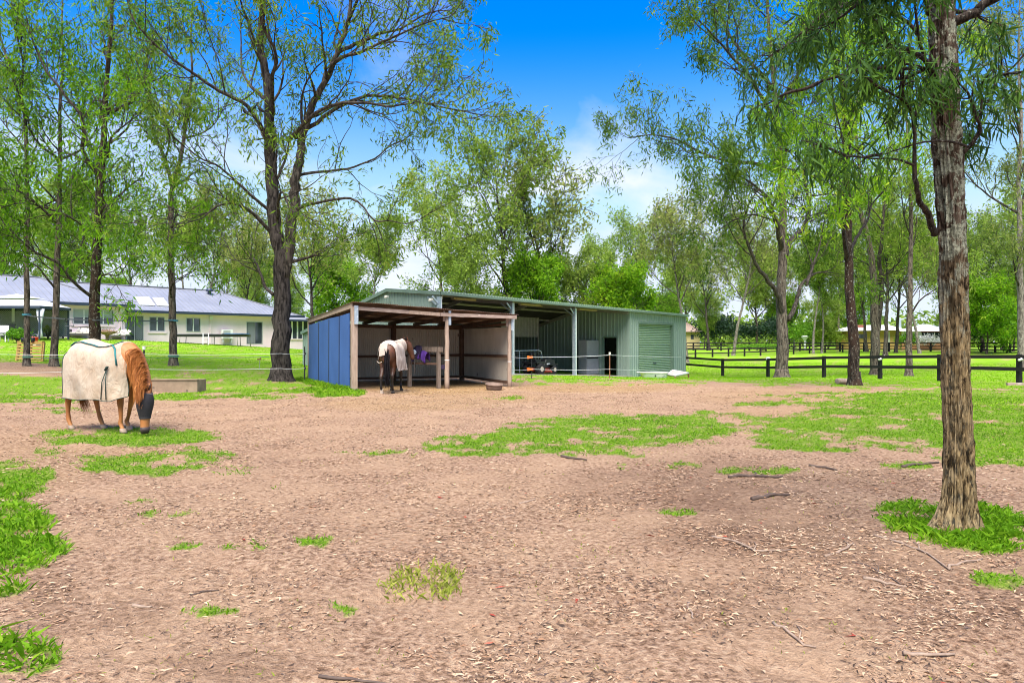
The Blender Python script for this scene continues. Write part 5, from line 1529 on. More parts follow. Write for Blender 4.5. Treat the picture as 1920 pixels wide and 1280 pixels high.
M_coat2 = coat('coat_bay', (.11, .04, .018), (.055, .022, .011), (.012, .009, .008), (.42, .80))
M_mane1 = hairmat('mane_chestnut', (.46, .185, .05), (.30, .10, .025))
M_mane2 = hairmat('mane_black', (.02, .016, .018), (.01, .008, .009))
M_hoof = surf('hoof', (.30, .22, .16), (.18, .13, .10), 12, .6)
M_hoof2 = surf('hoof_dark', (.05, .04, .035), (.03, .025, .02), 12, .6)
M_sock = surf('sock_pale', (.62, .52, .42), (.5, .38, .28), 9, .8)
M_rug1 = rug_mat('rug_cream', (.45, .38, .30), (.37, .28, .20), (.25, .15, .085))
M_rug2 = rug_mat('rug_pale', (.47, .40, .345), (.38, .31, .26), (.24, .17, .12))
M_teal = surf('webbing_teal', (.03, .17, .17), (.02, .12, .13), 8, .8)
M_bind = surf('binding_green', (.035, .06, .05), (.025, .045, .04), 8, .8)
M_mask = surf('mask_mesh', (.028, .024, .026), (.018, .016, .018), 30, .75)
M_muzzle = surf('muzzle_dark', (.06, .04, .035), (.035, .025, .025), 14, .6)
M_dark_eye = surf('ear_dark', (.05, .02, .01), (.03, .012, .008), 8, .7)

TOR = [(-.83, .05, 1.26, 1.02), (-.80, .17, 1.34, .92), (-.70, .245, 1.46, .86), (-.56, .275, 1.535, .83), (-.40, .285, 1.55, .81), (-.20, .28, 1.50, .775), (0, .29, 1.455, .75), (.2, .285, 1.45, .735), (.36, .26, 1.50, .745), (.48, .235, 1.515, .78), (.60, .21, 1.44, .84), (.70, .16, 1.32, .92), (.76, .08, 1.22, 1.0)]
def tor(x):
    xs = [a[0] for a in TOR]
    return [float(np.interp(x, xs, [a[i] for a in TOR])) for i in (1, 2, 3)]
def ell(c, u, v, a, b, n=14, sq=1.0):
    out = []
    for k in range(n):
        t = 2 * math.pi * k / n
        cx, sy = math.cos(t), math.sin(t)
        cx = math.copysign(abs(cx) ** sq, cx); sy = math.copysign(abs(sy) ** sq, sy)
        out.append(c + u * (a * cx) + v * (b * sy))
    return out
def spine_rings(path, n=14):
    """path: (point, dorsal vector, half depth, half width)"""
    rings = []
    P = [Vector(p[0]) for p in path]
    for i, (p, dv, hd, hw) in enumerate(path):
        t = (P[min(i + 1, len(P) - 1)] - P[max(i - 1, 0)]).normalized()
        dv = Vector(dv); dv = (dv - t * dv.dot(t)).normalized()
        sd = t.cross(dv).normalized()
        rings.append(ell(P[i], dv, sd, hd, hw, n))
    return rings
def merged(name, mb, mat, parent, voxel=.017):
    """one continuous skin out of overlapping lofts"""
    o = mb.build(name, mat, None)
    r = o.modifiers.new('r', 'REMESH'); r.mode = 'VOXEL'; r.voxel_size = voxel; r.use_smooth_shade = True
    s = o.modifiers.new('s', 'SMOOTH'); s.iterations = 7; s.factor = .5
    dg = bpy.context.evaluated_depsgraph_get()
    me = bpy.data.meshes.new_from_object(o.evaluated_get(dg))
    o.modifiers.clear()
    old = o.data; o.data = me; bpy.data.meshes.remove(old)
    me.name = name
    if not me.materials: me.materials.append(mat)
    o.parent = parent
    return o
def local_build(mb, name, mat, parent, smooth=True, kind=None):
    o = mb.build(name, mat, None, smooth=smooth)
    o.parent = parent
    if kind: o['kind'] = kind
    return o
def strands(roots, n, L, flow, w, seed, jitter=.03, curl=.06, segs=4):
    """hair as many narrow ribbons; roots: list of points, flow(point index fraction) -> direction list per segment"""
    g = random.Random(seed)
    V = []; Fc = []
    m = len(roots) - 1
    for k in range(n):
        t = g.random() * m; i = min(int(t), m - 1)
        p = Vector(roots[i]).lerp(Vector(roots[i + 1]), t - i) + Vector((g.gauss(0, jitter), g.gauss(0, jitter), g.gauss(0, jitter * .6)))
        ln = L(t / m) * g.uniform(.65, 1.15)
        wd = w * g.uniform(.6, 1.4)
        sd = Vector((g.uniform(-1, 1), g.uniform(-1, 1), g.uniform(-.4, .4))).normalized()
        o = len(V)
        for s_ in range(segs + 1):
            f = s_ / segs
            k_ = wd * (1 - .75 * f) * .5
            V += [p - sd * k_, p + sd * k_]
            d = Vector(flow(t / m, f)) + Vector((g.gauss(0, curl), g.gauss(0, curl), g.gauss(0, curl)))
            p = p + d.normalized() * ln / segs
        for s_ in range(segs):
            a = o + 2 * s_
            Fc.append((a, a + 1, a + 3, a + 2))
    m = MB(); m.add(V, Fc); return m

def make_horse(loc, heading, label, neck, head, hooves, mc, mm, hoofm, S=1.05, mirror_mane=1):
    rz = math.atan2(heading[1], heading[0])
    H = thing('horse', loc, label, 'horse', rz=rz)
    H.scale = (S, S, S)
    m = MB()
    rings = []
    X = Vector((1, 0, 0)); Y = Vector((0, 1, 0)); Z = Vector((0, 0, 1))
    for x, hw, zt, zb in TOR:
        rings.append(ell(Vector((x, 0, (zt + zb) / 2)), Z, Y, (zt - zb) / 2, hw, 18, .88))
    m.loft(rings)
    m.loft(spine_rings(neck, 14))
    m.loft(spine_rings(head, 14))
    # ears
    hp, hd = Vector(head[0][0]), Vector(head[0][1]).normalized()
    ht = (Vector(head[1][0]) - hp).normalized(); hs = ht.cross(hd).normalized()
    # muscle masses and legs
    hv = []
    for side, lx, kind in hooves:
        y = .145 * side
        if kind == 'f':
            J = [((.50, y * .9, 1.12), .15), ((.46, y * 1.05, .93), .115), ((.44, y, .78), .082), ((.44 + (lx - .44) * .3, y, .60), .058), ((.44 + (lx - .44) * .5, y, .455), .052), ((.44 + (lx - .44) * .62, y, .40), .043), ((.44 + (lx - .44) * .85, y, .24), .034), ((lx - .02, y, .155), .043), ((lx + .02, y, .09), .036), ((lx + .035, y, .06), .043)]
        else:
            J = [((-.52, y * .95, 1.12), .215), ((-.50, y * 1.05, .93), .17), ((-.52 + (lx + .62) * .3, y * 1.05, .76), .115), ((-.60 + (lx + .62) * .5, y, .63), .075), ((-.685 + (lx + .62) * .7, y, .53), .062), ((-.69 + (lx + .62) * .78, y, .47), .05), ((-.675 + (lx + .62) * .9, y, .30), .037), ((lx - .025, y, .16), .045), ((lx + .02, y, .09), .037), ((lx + .035, y, .06), .044)]
        rg = []
        for i, (p, r) in enumerate(J):
            rg.append(ell(Vector(p), X, Y, r * (1.12 if i < 4 else 1.0), r * (.82 if i < 3 else .95), 12))
        m.loft(rg[::-1])
        hv.append((lx + .05, y))
    for sgn in (1, -1):
        b0 = hp + hs * .065 * sgn - ht * .015 + hd * .03
        tip = b0 - ht * .17 + hs * .045 * sgn + hd * .03
        u = hs; v = hd
        m.loft([ell(b0 + ht * .03, u, v, .035, .03, 8), ell(b0.lerp(tip, .35), u, v, .036, .022, 8), ell(b0.lerp(tip, .75), u, v, .022, .014, 8), ell(tip, u, v, .004, .004, 8)])
    merged('body', m, mc, H)
    for sgn in (1, -1):
        b0 = hp + hs * .065 * sgn - ht * .015 + hd * .052
        tip = b0 - ht * .14 + hs * .04 * sgn + hd * .025
        mm_ = MB(); mm_.loft([ell(b0, hs, hd, .016, .006, 6), ell(b0.lerp(tip, .4), hs, hd, .018, .006, 6), ell(tip, hs, hd, .004, .003, 6)]); local_build(mm_, 'ear_lining', M_dark_eye, H)
    for i, (x, y) in enumerate(hv):
        mb = MB(); mb.loft([ell(Vector((x + .012, y, 0)), X, Y, .066, .058, 12), ell(Vector((x, y, .03)), X, Y, .058, .052, 12), ell(Vector((x - .018, y, .075)), X, Y, .046, .044, 12)])
        local_build(mb, 'hoof', hoofm[i] if isinstance(hoofm, list) else hoofm, H)
    return H, rz
def rug(H, mat, hemR, hemL, x0, x1, seed, slip=0.0, infl=.035, neckline=1.7, x_with=.46):
    g = random.Random(seed)
    xs = np.linspace(x0, x1, 40)
    rows = []
    ph = [g.uniform(0, 6.28) for _ in range(8)]
    for x in xs:
        hw, zt, zb = tor(max(-.80, min(x, .70)))
        hw += infl; zt += infl * .8
        rear = max(0, (-.66 - x) / .2)
        if x > x_with: zt = min(zt, 1.53 - (x - x_with) * neckline)
        zcap = zt
        ring = []
        hr = hemR + max(0, x - .45) * .25 + .012 * math.sin(9 * x + ph[0]); hl = hemL + max(0, x - .3) * 1.2 + .012 * math.sin(8 * x + ph[1])
        mx = max(hw, .10)
        zm = 1.12
        def side(sgn, hem):
            c = []
            for f in (0, .18, .36, .55, .75):
                z = hem + (zm - hem) * f
                fold = .026 * math.sin(11 * x + ph[2] + 2.2 * f) * (1 - f) + .014 * math.sin(25 * x + ph[3] - 3 * f) * (1 - f) + .016 * math.sin(5 * x + 4 * f + ph[4])
                c.append(Vector((x, sgn * (mx + .012 + fold + slip * sgn * -.02), min(z, zcap))))
            for f, zz in ((1.0, zm), (.965, zm + (zt - zm) * .38), (.84, zm + (zt - zm) * .66), (.60, zm + (zt - zm) * .87), (.30, zm + (zt - zm) * .97)):
                c.append(Vector((x, sgn * mx * f, min(zz, zcap) + .004 * math.sin(19 * x + 7 * f))))
            return c
        ring = side(-1, hr) + [Vector((x, 0, zt))] + side(1, hl)[::-1]
        rows.append(ring)
    m = MB(); m.loft(rows, cap=False, closed=False)
    o = local_build(m, 'rug', mat, H)
    sm = o.modifiers.new('sub', 'SUBSURF'); sm.levels = 1; sm.render_levels = 1
    return o, rows
# --- the chestnut grazing on the left
hx, hy = -7.265, 12.3
neck1 = [((.40, 0, 1.22), (.2, 0, 1), .33, .19), ((.60, -.03, 1.13), (.35, -.05, .95), .30, .165), ((.79, -.08, 1.02), (.45, -.12, .9), .255, .14), ((.95, -.14, .90), (.55, -.25, .8), .215, .12), ((1.07, -.20, .79), (.65, -.45, .6), .185, .11), ((1.15, -.25, .70), (.6, -.7, .35), .16, .10)]
head1 = [((1.16, -.265, .70), (.48, -.85, .2), .10, .088), ((1.175, -.285, .61), (.46, -.86, .15), .135, .118), ((1.19, -.30, .51), (.46, -.86, .12), .145, .118), ((1.205, -.315, .40), (.46, -.86, .12), .122, .092), ((1.22, -.325, .28), (.46, -.86, .12), .092, .072), ((1.23, -.335, .18), (.46, -.86, .1), .08, .066), ((1.235, -.34, .11), (.46, -.86, .1), .076, .066), ((1.235, -.335, .06), (.46, -.86, .1), .05, .046)]
H1, rz1 = make_horse((hx, hy, gz(hx, hy)), (.93, -.36), 'chestnut horse grazing in cream rug and black fly mask', neck1, head1,
                     [(-1, -.76, 'h'), (1, -.36, 'h'), (-1, .47, 'f'), (1, .26, 'f')], M_coat1, M_mane1, M_hoof)
r1, rows1 = rug(H1, M_rug1, .545, .60, -.85, .68, 4)
def along(rows, idx, r, name, mat, parent, rev=None):
    m = MB(); m.smooth = True
    m.tube([row[idx] for row in rows] if rev is None else rev, r, 6)
    return local_build(m, name, mat, parent)
along(rows1, 0, .007, 'hem_binding', M_bind, r1)
along(rows1, -1, .007, 'hem_binding', M_bind, r1)
m = MB(); m.tube(rows1[-1][:12], .007, 6); local_build(m, 'front_binding', M_bind, r1)
m = MB(); m.tube([p + Vector((-.006, 0, 0)) for p in rows1[0]], .007, 6); local_build(m, 'rear_binding', M_bind, r1)
sp = [row[8] + Vector((0, -.004, .006)) for row in rows1[4:31]]
m = MB()
for i in range(len(sp) - 1): m.bar(sp[i], sp[i + 1], .035, .008)
local_build(m, 'spine_strip', M_teal, r1)
m = MB()
ta, tb, tc = rows1[30][8], rows1[33][7], rows1[35][5]
m.bar(ta + Vector((0, -.01, .006)), rows1[33][9] + Vector((0, 0, .008)), .03, .008); m.bar(ta + Vector((0, -.01, .006)), tb + Vector((0, -.01, .006)), .03, .008); m.bar(tb + Vector((0, -.01, .006)), tc + Vector((0, -.012, .01)), .03, .008)
local_build(m, 'withers_strap', M_teal, r1)
m = MB()
apx = Vector((.36, rows1[30][4].y - .022, 1.06))
m.tube([apx, Vector((.35, apx.y - .012, .82)), Vector((.36, apx.y - .008, .56))], .008, 5); m.tube([apx, Vector((.27, apx.y - .012, .85)), Vector((.245, apx.y - .012, .56))], .008, 5)
m.bar(apx + Vector((-.02, -.004, -.02)), apx + Vector((.025, -.004, .05)), .05, .012)
local_build(m, 'shoulder_gusset', M_bind, r1)
# fly mask over the face
msk = [head1[0], head1[1], head1[2], head1[3], head1[4]]
mk = []
for (p, d_, a, b) in msk:
    mk.append((p, d_, a * 1.06 + .005, b * 1.09 + .005))
mk[0] = ((1.166, -.272, .67), head1[0][1], .116, .110); mk[-1] = ((1.218, -.323, .30), head1[4][1], .100, .082)
m = MB(); m.loft(spine_rings(mk, 18), cap=False)
fm = local_build(m, 'fly_mask', M_mask, H1); fm.modifiers.new('sub', 'SUBSURF').render_levels = 1
for k, (p, d_, a, b) in enumerate((mk[0], mk[-1])):
    m = MB(); rg = spine_rings([((p[0], p[1], p[2] + .02), d_, a * 1.03, b * 1.03), ((p[0], p[1], p[2] - .012), d_, a * 1.04, b * 1.04)], 18); m.loft(rg, cap=False); local_build(m, 'mask_trim', surf('trim_%d' % k, (.22, .20, .19) if k == 0 else (.03, .028, .03)), fm)
m = MB(); m.loft(spine_rings([((1.232, -.338, .15), head1[6][1], .083, .070), ((1.236, -.341, .10), head1[6][1], .081, .070), ((1.236, -.337, .05), head1[6][1], .058, .053)], 14)); local_build(m, 'muzzle', M_muzzle, H1)
# blaze-free forelock, mane and tail
crest = []
for (p, dv, hd, hw), nx in zip(neck1, neck1[1:] + [head1[1]]):
    t = (Vector(nx[0]) - Vector(p)).normalized(); dd = Vector(dv); dd = (dd - t * dd.dot(t)).normalized()
    crest.append(Vector(p) + dd * (hd * .97))
crest = crest[1:]
def flow1(t, f):
    a = Vector((-.05, -.9, .1)).lerp(Vector((.10, -.12, -1)), min(1, f * 2.4))
    return a + Vector((0.2 * t, -.25 * t, -.1))
m = strands([c + Vector((0, -.01, 0)) for c in crest], 2600, lambda t: .46 - .14 * t, flow1, .008, 6, .024, .10, 6)
local_build(m, 'mane', M_mane1, H1, False, 'stuff')
m = strands([Vector((1.18, -.34, .73)), Vector((1.20, -.38, .70))], 90, lambda t: .24, lambda t, f: (.12, -.28, -1), .016, 8, .022, .10, 4)
local_build(m, 'forelock', M_mane1, H1, False, 'stuff')
m = strands([Vector((-.80, 0, 1.2)), Vector((-.86, .02, .95)), Vector((-.82, .05, .75))], 420, lambda t: .55, lambda t, f: (.30, .10, -1), .01, 9, .03, .08, 5)
local_build(m, 'tail', M_mane1, H1, False, 'stuff')

# --- the bay standing at the shelter, seen from behind
neck2 = [((.40, 0, 1.22), (-.3, 0, 1), .32, .18), ((.57, -.03, 1.30), (-.4, 0, .9), .27, .145), ((.72, -.08, 1.37), (-.4, 0, .9), .22, .12), ((.84, -.15, 1.43), (-.25, .05, .95), .18, .105), ((.92, -.21, 1.48), (0, .1, 1), .145, .095)]
head2 = [((.93, -.22, 1.52), (.5, -.4, .75), .095, .085), ((.96, -.26, 1.44), (.6, -.6, .45), .13, .10), ((.99, -.30, 1.34), (.65, -.65, .35), .125, .095), ((1.02, -.35, 1.21), (.65, -.65, .3), .10, .075), ((1.04, -.38, 1.10), (.65, -.65, .3), .08, .062), ((1.05, -.40, 1.01), (.65, -.65, .3), .074, .06), ((1.05, -.405, .96), (.65, -.65, .3), .05, .045)]
bx_, by_ = -3.74, 21.4
H2, rz2 = make_horse((bx_, by_, gz(bx_, by_)), (.06, .998), 'bay horse seen from behind in a slipped pale rug at the shelter', neck2, head2,
                     [(1, -.80, 'h'), (-1, -.62, 'h'), (1, .42, 'f'), (-1, .50, 'f')], M_coat2, M_mane2, [M_sock, M_hoof2, M_hoof2, M_hoof2], 1.03)
r2, rows2 = rug(H2, M_rug2, .68, .98, -.72, .62, 12, 1, .04)
along(rows2, 0, .010, 'hem_binding', M_rug2, r2)
m = MB(); nk = []
for (p, dv, hd, hw) in neck2[:4]: nk.append((p, dv, hd + .03, hw + .03))
m.loft(spine_rings(nk, 16), cap=False); local_build(m, 'neck_cover', M_rug2, H2)
m = MB(); yw = -.02
# tail flap of the rug
fl = []
for f in (0, .33, .66, 1.0):
    x = -.72 - .12 * math.sin(f * 1.5); z = 1.50 - .36 * f
    fl.append([Vector((x - .02, y, z - .10 * abs(y) * 2)) for y in (-.03, .03, .09, .15, .2)])
m.loft(fl, cap=False, closed=False); local_build(m, 'tail_flap', M_rug2, r2)
m = strands([Vector((-.80, -.01, 1.30)), Vector((-.86, -.02, 1.15)), Vector((-.88, -.02, .95)), Vector((-.86, -.02, .80))], 380, lambda t: .62, lambda t, f: (-.05, -.05 + .02 * f, -1), .024, 19, .028, .07, 5)
local_build(m, 'tail', M_mane2, H2, False, 'stuff')
m = strands([Vector((.82, -.14, 1.60)), Vector((.92, -.21, 1.63))], 60, lambda t: .16, lambda t, f: (.1, -.5, -.6), .018, 23, .02, .12, 4)
local_build(m, 'mane', M_mane2, H2, False, 'stuff')
m = MB(); m.loft([ell(Vector((-.76, .145, .155)), Vector((1, 0, 0)), Vector((0, 1, 0)), .05, .05, 12), ell(Vector((-.79, .145, .09)), Vector((1, 0, 0)), Vector((0, 1, 0)), .046, .046, 12), ell(Vector((-.76, .145, .06)), Vector((1, 0, 0)), Vector((0, 1, 0)), .052, .05, 12)]); local_build(m, 'white_sock', M_sock, H2)
m = MB(); m.tube([Vector((-.70, .30, .95)), Vector((-.80, .22, .90)), Vector((-.84, .12, .93))], .012, 6); local_build(m, 'leg_strap', M_rug2, r2)
# ------------------------------------------------------------------ smaller things
def on(px, D, dz=0.0):
    g = gat(px, D); g.z += dz
    return g
M_purple = surf('cloth_purple', (.085, .03, .22), (.05, .018, .13), 4, .9, bmp=.3, bscale=12)
M_dkpurple = surf('cloth_plum', (.035, .022, .055), (.022, .014, .035), 4, .9, bmp=.3, bscale=12)
M_strap = surf('strap_grey', (.10, .085, .075), (.06, .05, .045), 8, .9)
M_rubber = surf('rubber_black', (.02, .02, .021), (.013, .013, .014), 9, .8)
M_tub = surf('tub_brown', (.20, .135, .105), (.13, .085, .065), 6, .85, bmp=.3)
M_red_deck = surf('deck_red', (.30, .05, .03), (.2, .035, .02), 6, .5)
M_black_pl = surf('plastic_black', (.022, .024, .027), (.015, .016, .018), 5, .38)
M_orange = surf('plastic_orange', (.75, .19, .02), (.62, .14, .01), 5, .45)
M_tape = surf('tape_white', (.72, .72, .72), (.6, .6, .62), 5, .6)
M_rust = surf('rusty_steel', (.24, .11, .06), (.15, .065, .035), 10, .85)
M_enamel = surf('enamel_white', (.70, .71, .73), (.56, .58, .62), 2.2, .3, spots=((.35, .38, .42), 2.6, .64))
M_panel_pink = surf('panel_stained', (.66, .52, .46), (.45, .28, .22), 3, .7)
M_pine = surf('pallet_pine', (.56, .36, .12), (.44, .26, .08), 5, .8, stretch=(1, 1, 5))
M_trough = surf('trough_concrete', (.31, .22, .15), (.20, .14, .095), 3, .9, bmp=.4, bscale=20, spots=((.14, .10, .075), 4, .66))
M_cushion = surf('cushion_grey', (.58, .55, .52), (.46, .43, .41), 4, .9, bmp=.2)
M_wicker = surf('wicker_dark', (.10, .09, .10), (.06, .055, .06), 30, .8, bmp=.5, bscale=60)
M_thatch = surf('thatch', (.34, .23, .15), (.20, .13, .09), 12, .95, bmp=.6, bscale=40)
M_redp = surf('plastic_red', (.72, .02, .015), (.6, .015, .01), 3, .4)
M_bluepad = surf('pad_blue', (.03, .20, .60), (.02, .15, .46), 4, .6)
M_rope_blue = surf('rope_blue', (.06, .24, .32), (.04, .17, .24), 9, .8)
M_rope_dark = surf('rope_dark', (.10, .115, .13), (.07, .08, .09), 9, .8)
M_rope_green = surf('rope_green', (.10, .22, .16), (.07, .16, .11), 9, .8)

# hitching rail inside the shelter, with two rugs hung on it
pa = on(822.5, 23.6); pb = on(768, 24.4)
M_log_dark = surf('log_old', (0.19, 0.145, 0.115), (0.12, 0.088, 0.068), 5, .9, stretch=(5, 5, .6), bmp=.5, bscale=14)
t_ = thing('hitching_rail', (pa.x, pa.y, pa.z), 'grey timber hitching rail inside the shelter beside the bay horse', 'rail')
m = MB(); m.box(pa + Vector((0, 0, .72)), (.12, .12, 1.42), .5); m.build('post', M_log_dark, t_)
m = MB(); m.box(pb + Vector((0, 0, .72)), (.12, .12, 1.42), .5); m.build('post', M_log_dark, t_)
zt = at(822, 655, 23.6).z
d = (pb - pa).normalized(); d.z = 0
m = MB(); m.bar(Vector((pa.x, pa.y, zt)) - d * .16, Vector((pb.x, pb.y, zt)) + d * .1, .10, .17); m.build('top_rail', M_log_dark, t_)
zm = at(822, 682, 23.6).z
m = MB(); m.bar(Vector((pa.x, pa.y, zm)), Vector((pb.x, pb.y, zm)) + d * .1, .06, .07); m.build('lower_rail', M_beam, t_)
m = MB(); m.bar(Vector((pa.x, pa.y, at(822, 688, 23.6).z)), Vector((SP2.x, SP2.y, at(838, 688, 23.4).z)), .06, .14); m.build('side_rail', M_dkpurple, t_)
def hung_rug(px0, px1, pyT, pyA, pyB, mat, name, label, seed, drop2=None):
    """a blanket folded over the rail: crest, front fall with folds, back fall"""
    g = random.Random(seed)
    rows = []
    n = 16
    f0, p0 = hit(px0, (pa.x, pa.y), (pb.x, pb.y)); f1, p1 = hit(px1, (pa.x, pa.y), (pb.x, pb.y))
    A = Vector((p0[0], p0[1], 0)); B = Vector((p1[0], p1[1], 0))
    nrm = Vector((-(B - A).y, (B - A).x, 0)).normalized()
    if nrm.y > 0: nrm = -nrm
    ph = g.uniform(0, 6)
    for i in range(n + 1):
        f = i / n
        c = A.lerp(B, f)
        D = c.y
        top = at(0, pyT + 6 * (2 * f - 1) ** 2, D).z; lo = at(0, pyA + (pyB - pyA) * f + 3 * math.sin(9 * f + ph), D).z
        fd = .05 * math.sin(13 * f + ph) + .03 * math.sin(29 * f)
        ring = [c - nrm * .12 + Vector((0, 0, top - .35)), c - nrm * .10 + Vector((0, 0, top - .05)), c + Vector((0, 0, top + .02 * math.sin(8 * f))), c + nrm * .10 + Vector((0, 0, top - .04)), c + nrm * (.13 + fd * .5) + Vector((0, 0, top - (top - lo) * .4)), c + nrm * (.14 + fd) + Vector((0, 0, top - (top - lo) * .75)), c + nrm * (.13 + fd) + Vector((0, 0, lo))]
        rows.append(ring)
    m = MB(); m.loft(rows, cap=False, closed=False)
    base = (A + B) / 2; base.z = gz(base.x, base.y)
    o = m.build(name, mat, None, smooth=True, loc=base)
    s = o.modifiers.new('thick', 'SOLIDIFY'); s.thickness = .025
    o.modifiers.new('sub', 'SUBSURF').render_levels = 1
    return o, A, B, nrm
o1, A, B, nr = hung_rug(777, 794, 646, 678, 668, M_dkpurple, 'hanging_rug', '', 3)
tag(o1, 'dark plum rug draped over the hitching rail beside the bay horse\'s head', 'rug', 'rugs hung in the shelter')
o2, A, B, nr = hung_rug(789, 803, 655, 670, 681, M_purple, 'hanging_rug', '', 8)
tag(o2, 'bright purple rug bunched on the hitching rail, pointed end hanging', 'rug', 'rugs hung in the shelter')
c = Vector((*hit(785, (pa.x, pa.y), (pb.x, pb.y))[1], 0)); D = c.y
st = thing('halter', (c.x, c.y, gz(c.x, c.y)), 'dark halter straps dangling from the hitching rail below the purple rugs', 'halter')
m = MB(); m.bar(c + nr * .22 + Vector((0, 0, at(0, 662, D).z)), c + nr * .22 + Vector((.01, 0, at(0, 699, D).z)), .05, .02); m.build('strap', M_strap, st)
m = MB(); m.tube([c + nr * .2 + Vector((-.12, 0, at(0, 675, D).z)), c + nr * .2 + Vector((-.13, 0, at(0, 690, D).z)), c + nr * .2 + Vector((-.14, 0, at(0, 703, D).z))], .01, 5); m.build('lead_rope', M_strap, st)
m = MB(); rr = c + nr * .235 + Vector((0, 0, at(0, 660, D).z)); m.lathe(rr, [(.06, -.015), (.085, -.01), (.085, .01), (.06, .015)], 12, 'Y'); m.build('ring', M_galv, st)

# feed tub
p = on(926, 22.9)
m = MB(); m.smooth = True
m.lathe(p, [(.20, 0.0), (.25, .02), (.275, .11), (.29, .19), (.305, .20), (.30, .215), (.275, .20), (.255, .06), (.0, .05)], 24)
o = m.build('feed_tub', M_tub, None, loc=p); o.rotation_euler = (.1, .06, 0); tag(o, 'squat brown feed tub on the bare ground before the shelter', 'feed tub')

# ride-on mower in the shed's middle bay
M_rimtan = surf('rim_cream', (.50, .44, .36), (.40, .34, .27), 8, .5)
def mower():
    # stands inside the bay, facing right along the front
    t0, D = SW.t_of(1012, 1.2)
    base = SW.P(t0, 1.2, sbz(t0) + .05)
    E = thing('ride_on_mower', base, 'black ride-on mower with red cutting deck parked in the open shed bay', 'mower', rz=SW.rz)
    M0 = FRAME[E.name]
    def L(x, y, z): return M0 @ Vector((x, y, z))
    Mx = M0.to_3x3()
    S = 1.02
    def bx(mb, c, s, tp=1.0): mb.box(L(c[0] * S, c[1] * S, c[2] * S), [q * S for q in s], M=Mx, taper=tp)
    def wheel(x, y, r, w, nm):
        m = MB(); m.smooth = True
        def ring(rr, yy): return [L((x + rr * math.cos(a)) * S, (y + yy) * S, (r + rr * math.sin(a)) * S) for a in [2 * math.pi * k / 20 for k in range(20)]]
        m.loft([ring(r * .55, -w / 2), ring(r * .9, -w / 2), ring(r, -w * .3), ring(r, w * .3), ring(r * .9, w / 2), ring(r * .55, w / 2)]); e = m.build('wheel', M_rubber, E)
        m = MB(); m.loft([ring(r * .46, -w / 2 - .012), ring(r * .42, -w / 2 + .03), ring(r * .18, -w / 2 + .02), ring(r * .12, -w / 2 - .03)]); m.build('rim', M_rimtan, e)
    for y in (-.42, .42): wheel(.72, y, .24, .20, 'f'); wheel(-.55, y, .31, .28, 'r')
    m = MB(); m.smooth = False
    prof = [(-.02, .42), (.25, .78), (.75, .80), (1.02, .72), (1.08, .52), (1.0, .36), (.1, .34)]
    m.loft([[L(x * S, -.27 * S, z * S) for x, z in prof], [L(x * S, -.24 * S, (z + .03) * S) for x, z in prof], [L(x * S, .24 * S, (z + .03) * S) for x, z in prof], [L(x * S, .27 * S, z * S) for x, z in prof]]); h = m.build('hood', M_black_pl, E)
    for y in (-.15, .15):
        m = MB(); bx(m, (1.075, y, .63), (.05, .14, .10)); m.build('headlight', M_white_metal, h)
    m = MB(); bx(m, (-.45, 0, .62), (.75, .92, .10)); bx(m, (-.55, -.42, .66), (.75, .16, .07)); bx(m, (-.55, .42, .66), (.75, .16, .07)); m.build('fender', M_black_pl, E)
    m = MB(); bx(m, (.72, -.40, .52), (.62, .22, .05)); bx(m, (.72, .40, .52), (.62, .22, .05)); m.build('front_fender', M_black_pl, E)
    m = MB(); bx(m, (-.15, 0, .30), (1.5, .5, .16)); m.build('chassis', M_red_deck, E)
    m = MB(); bx(m, (.08, 0, .17), (.72, 1.1, .15), .86); bx(m, (.0, -.52, .2), (.5, .12, .1)); m.build('cutting_deck', M_red_deck, E)
    m = MB(); bx(m, (-.45, 0, .75), (.48, .48, .12)); s = m.build('seat', M_black_pl, E)
    m = MB(); m.bar(L(-.66 * S, 0, .78 * S), L(-.78 * S, 0, 1.18 * S), .46 * S, .10, up=(Mx @ Vector((1, 0, 0)))); m.build('backrest', M_black_pl, E)
    m = MB(); m.bar(L(.12 * S, 0, .62 * S), L(-.05 * S, 0, .98 * S), .05, .05); c = L(-.06 * S, 0, 1.0 * S)
    ax = (L(-.06, 0, 1.0) - L(.12, 0, .62)).normalized(); u = Mx @ Vector((0, 1, 0)); v = ax.cross(u).normalized()
    m.tube([c + u * .19 * math.cos(a) + v * .19 * math.sin(a) for a in [2 * math.pi * k / 16 for k in range(17)]], .018, 6); m.bar(c - u * .18, c + u * .18, .03, .02); m.build('steering_wheel', M_rubber, E)
    m = MB(); bx(m, (.42, -.285, .55), (.3, .012, .08)); m.build('side_badge', M_white_metal, h)
mower()

# steel gate panel standing behind the mower
t0, _ = SW.t_of(957, 2.4); t1, _ = SW.t_of(1016, 2.4)
zg = sbz(t0) + .05
G_ = thing('gate_panel', SW.P((t0 + t1) / 2, 2.4, zg), 'pale steel gate panel with mesh leaning in the shed behind the mower', 'gate', rz=SW.rz)
m = MB()
P0 = [SW.P(t0, 2.4, zg), SW.P(t0, 2.4, zg + 1.25), SW.P(t1 - .3, 2.4, zg + 1.25), SW.P(t1 - .08, 2.4, zg + 1.18), SW.P(t1, 2.4, zg + .95), SW.P(t1, 2.4, zg)]
m.smooth = True; m.tube(P0, .028, 8); m.build('frame', M_white_metal, G_)
m = MB(); tm_ = t0 + (t1 - t0) * .28; m.tube([SW.P(tm_, 2.4, zg), SW.P(tm_, 2.4, zg + 1.25)], .02, 6); m.build('upright', M_white_metal, G_)
m = MB()
for i in range(12): m.tube([SW.P(t0 + (t1 - t0) * (i + .5) / 12, 2.4, zg + .1), SW.P(t0 + (t1 - t0) * (i + .5) / 12, 2.4, zg + 1.2)], .005, 4, cap=False)
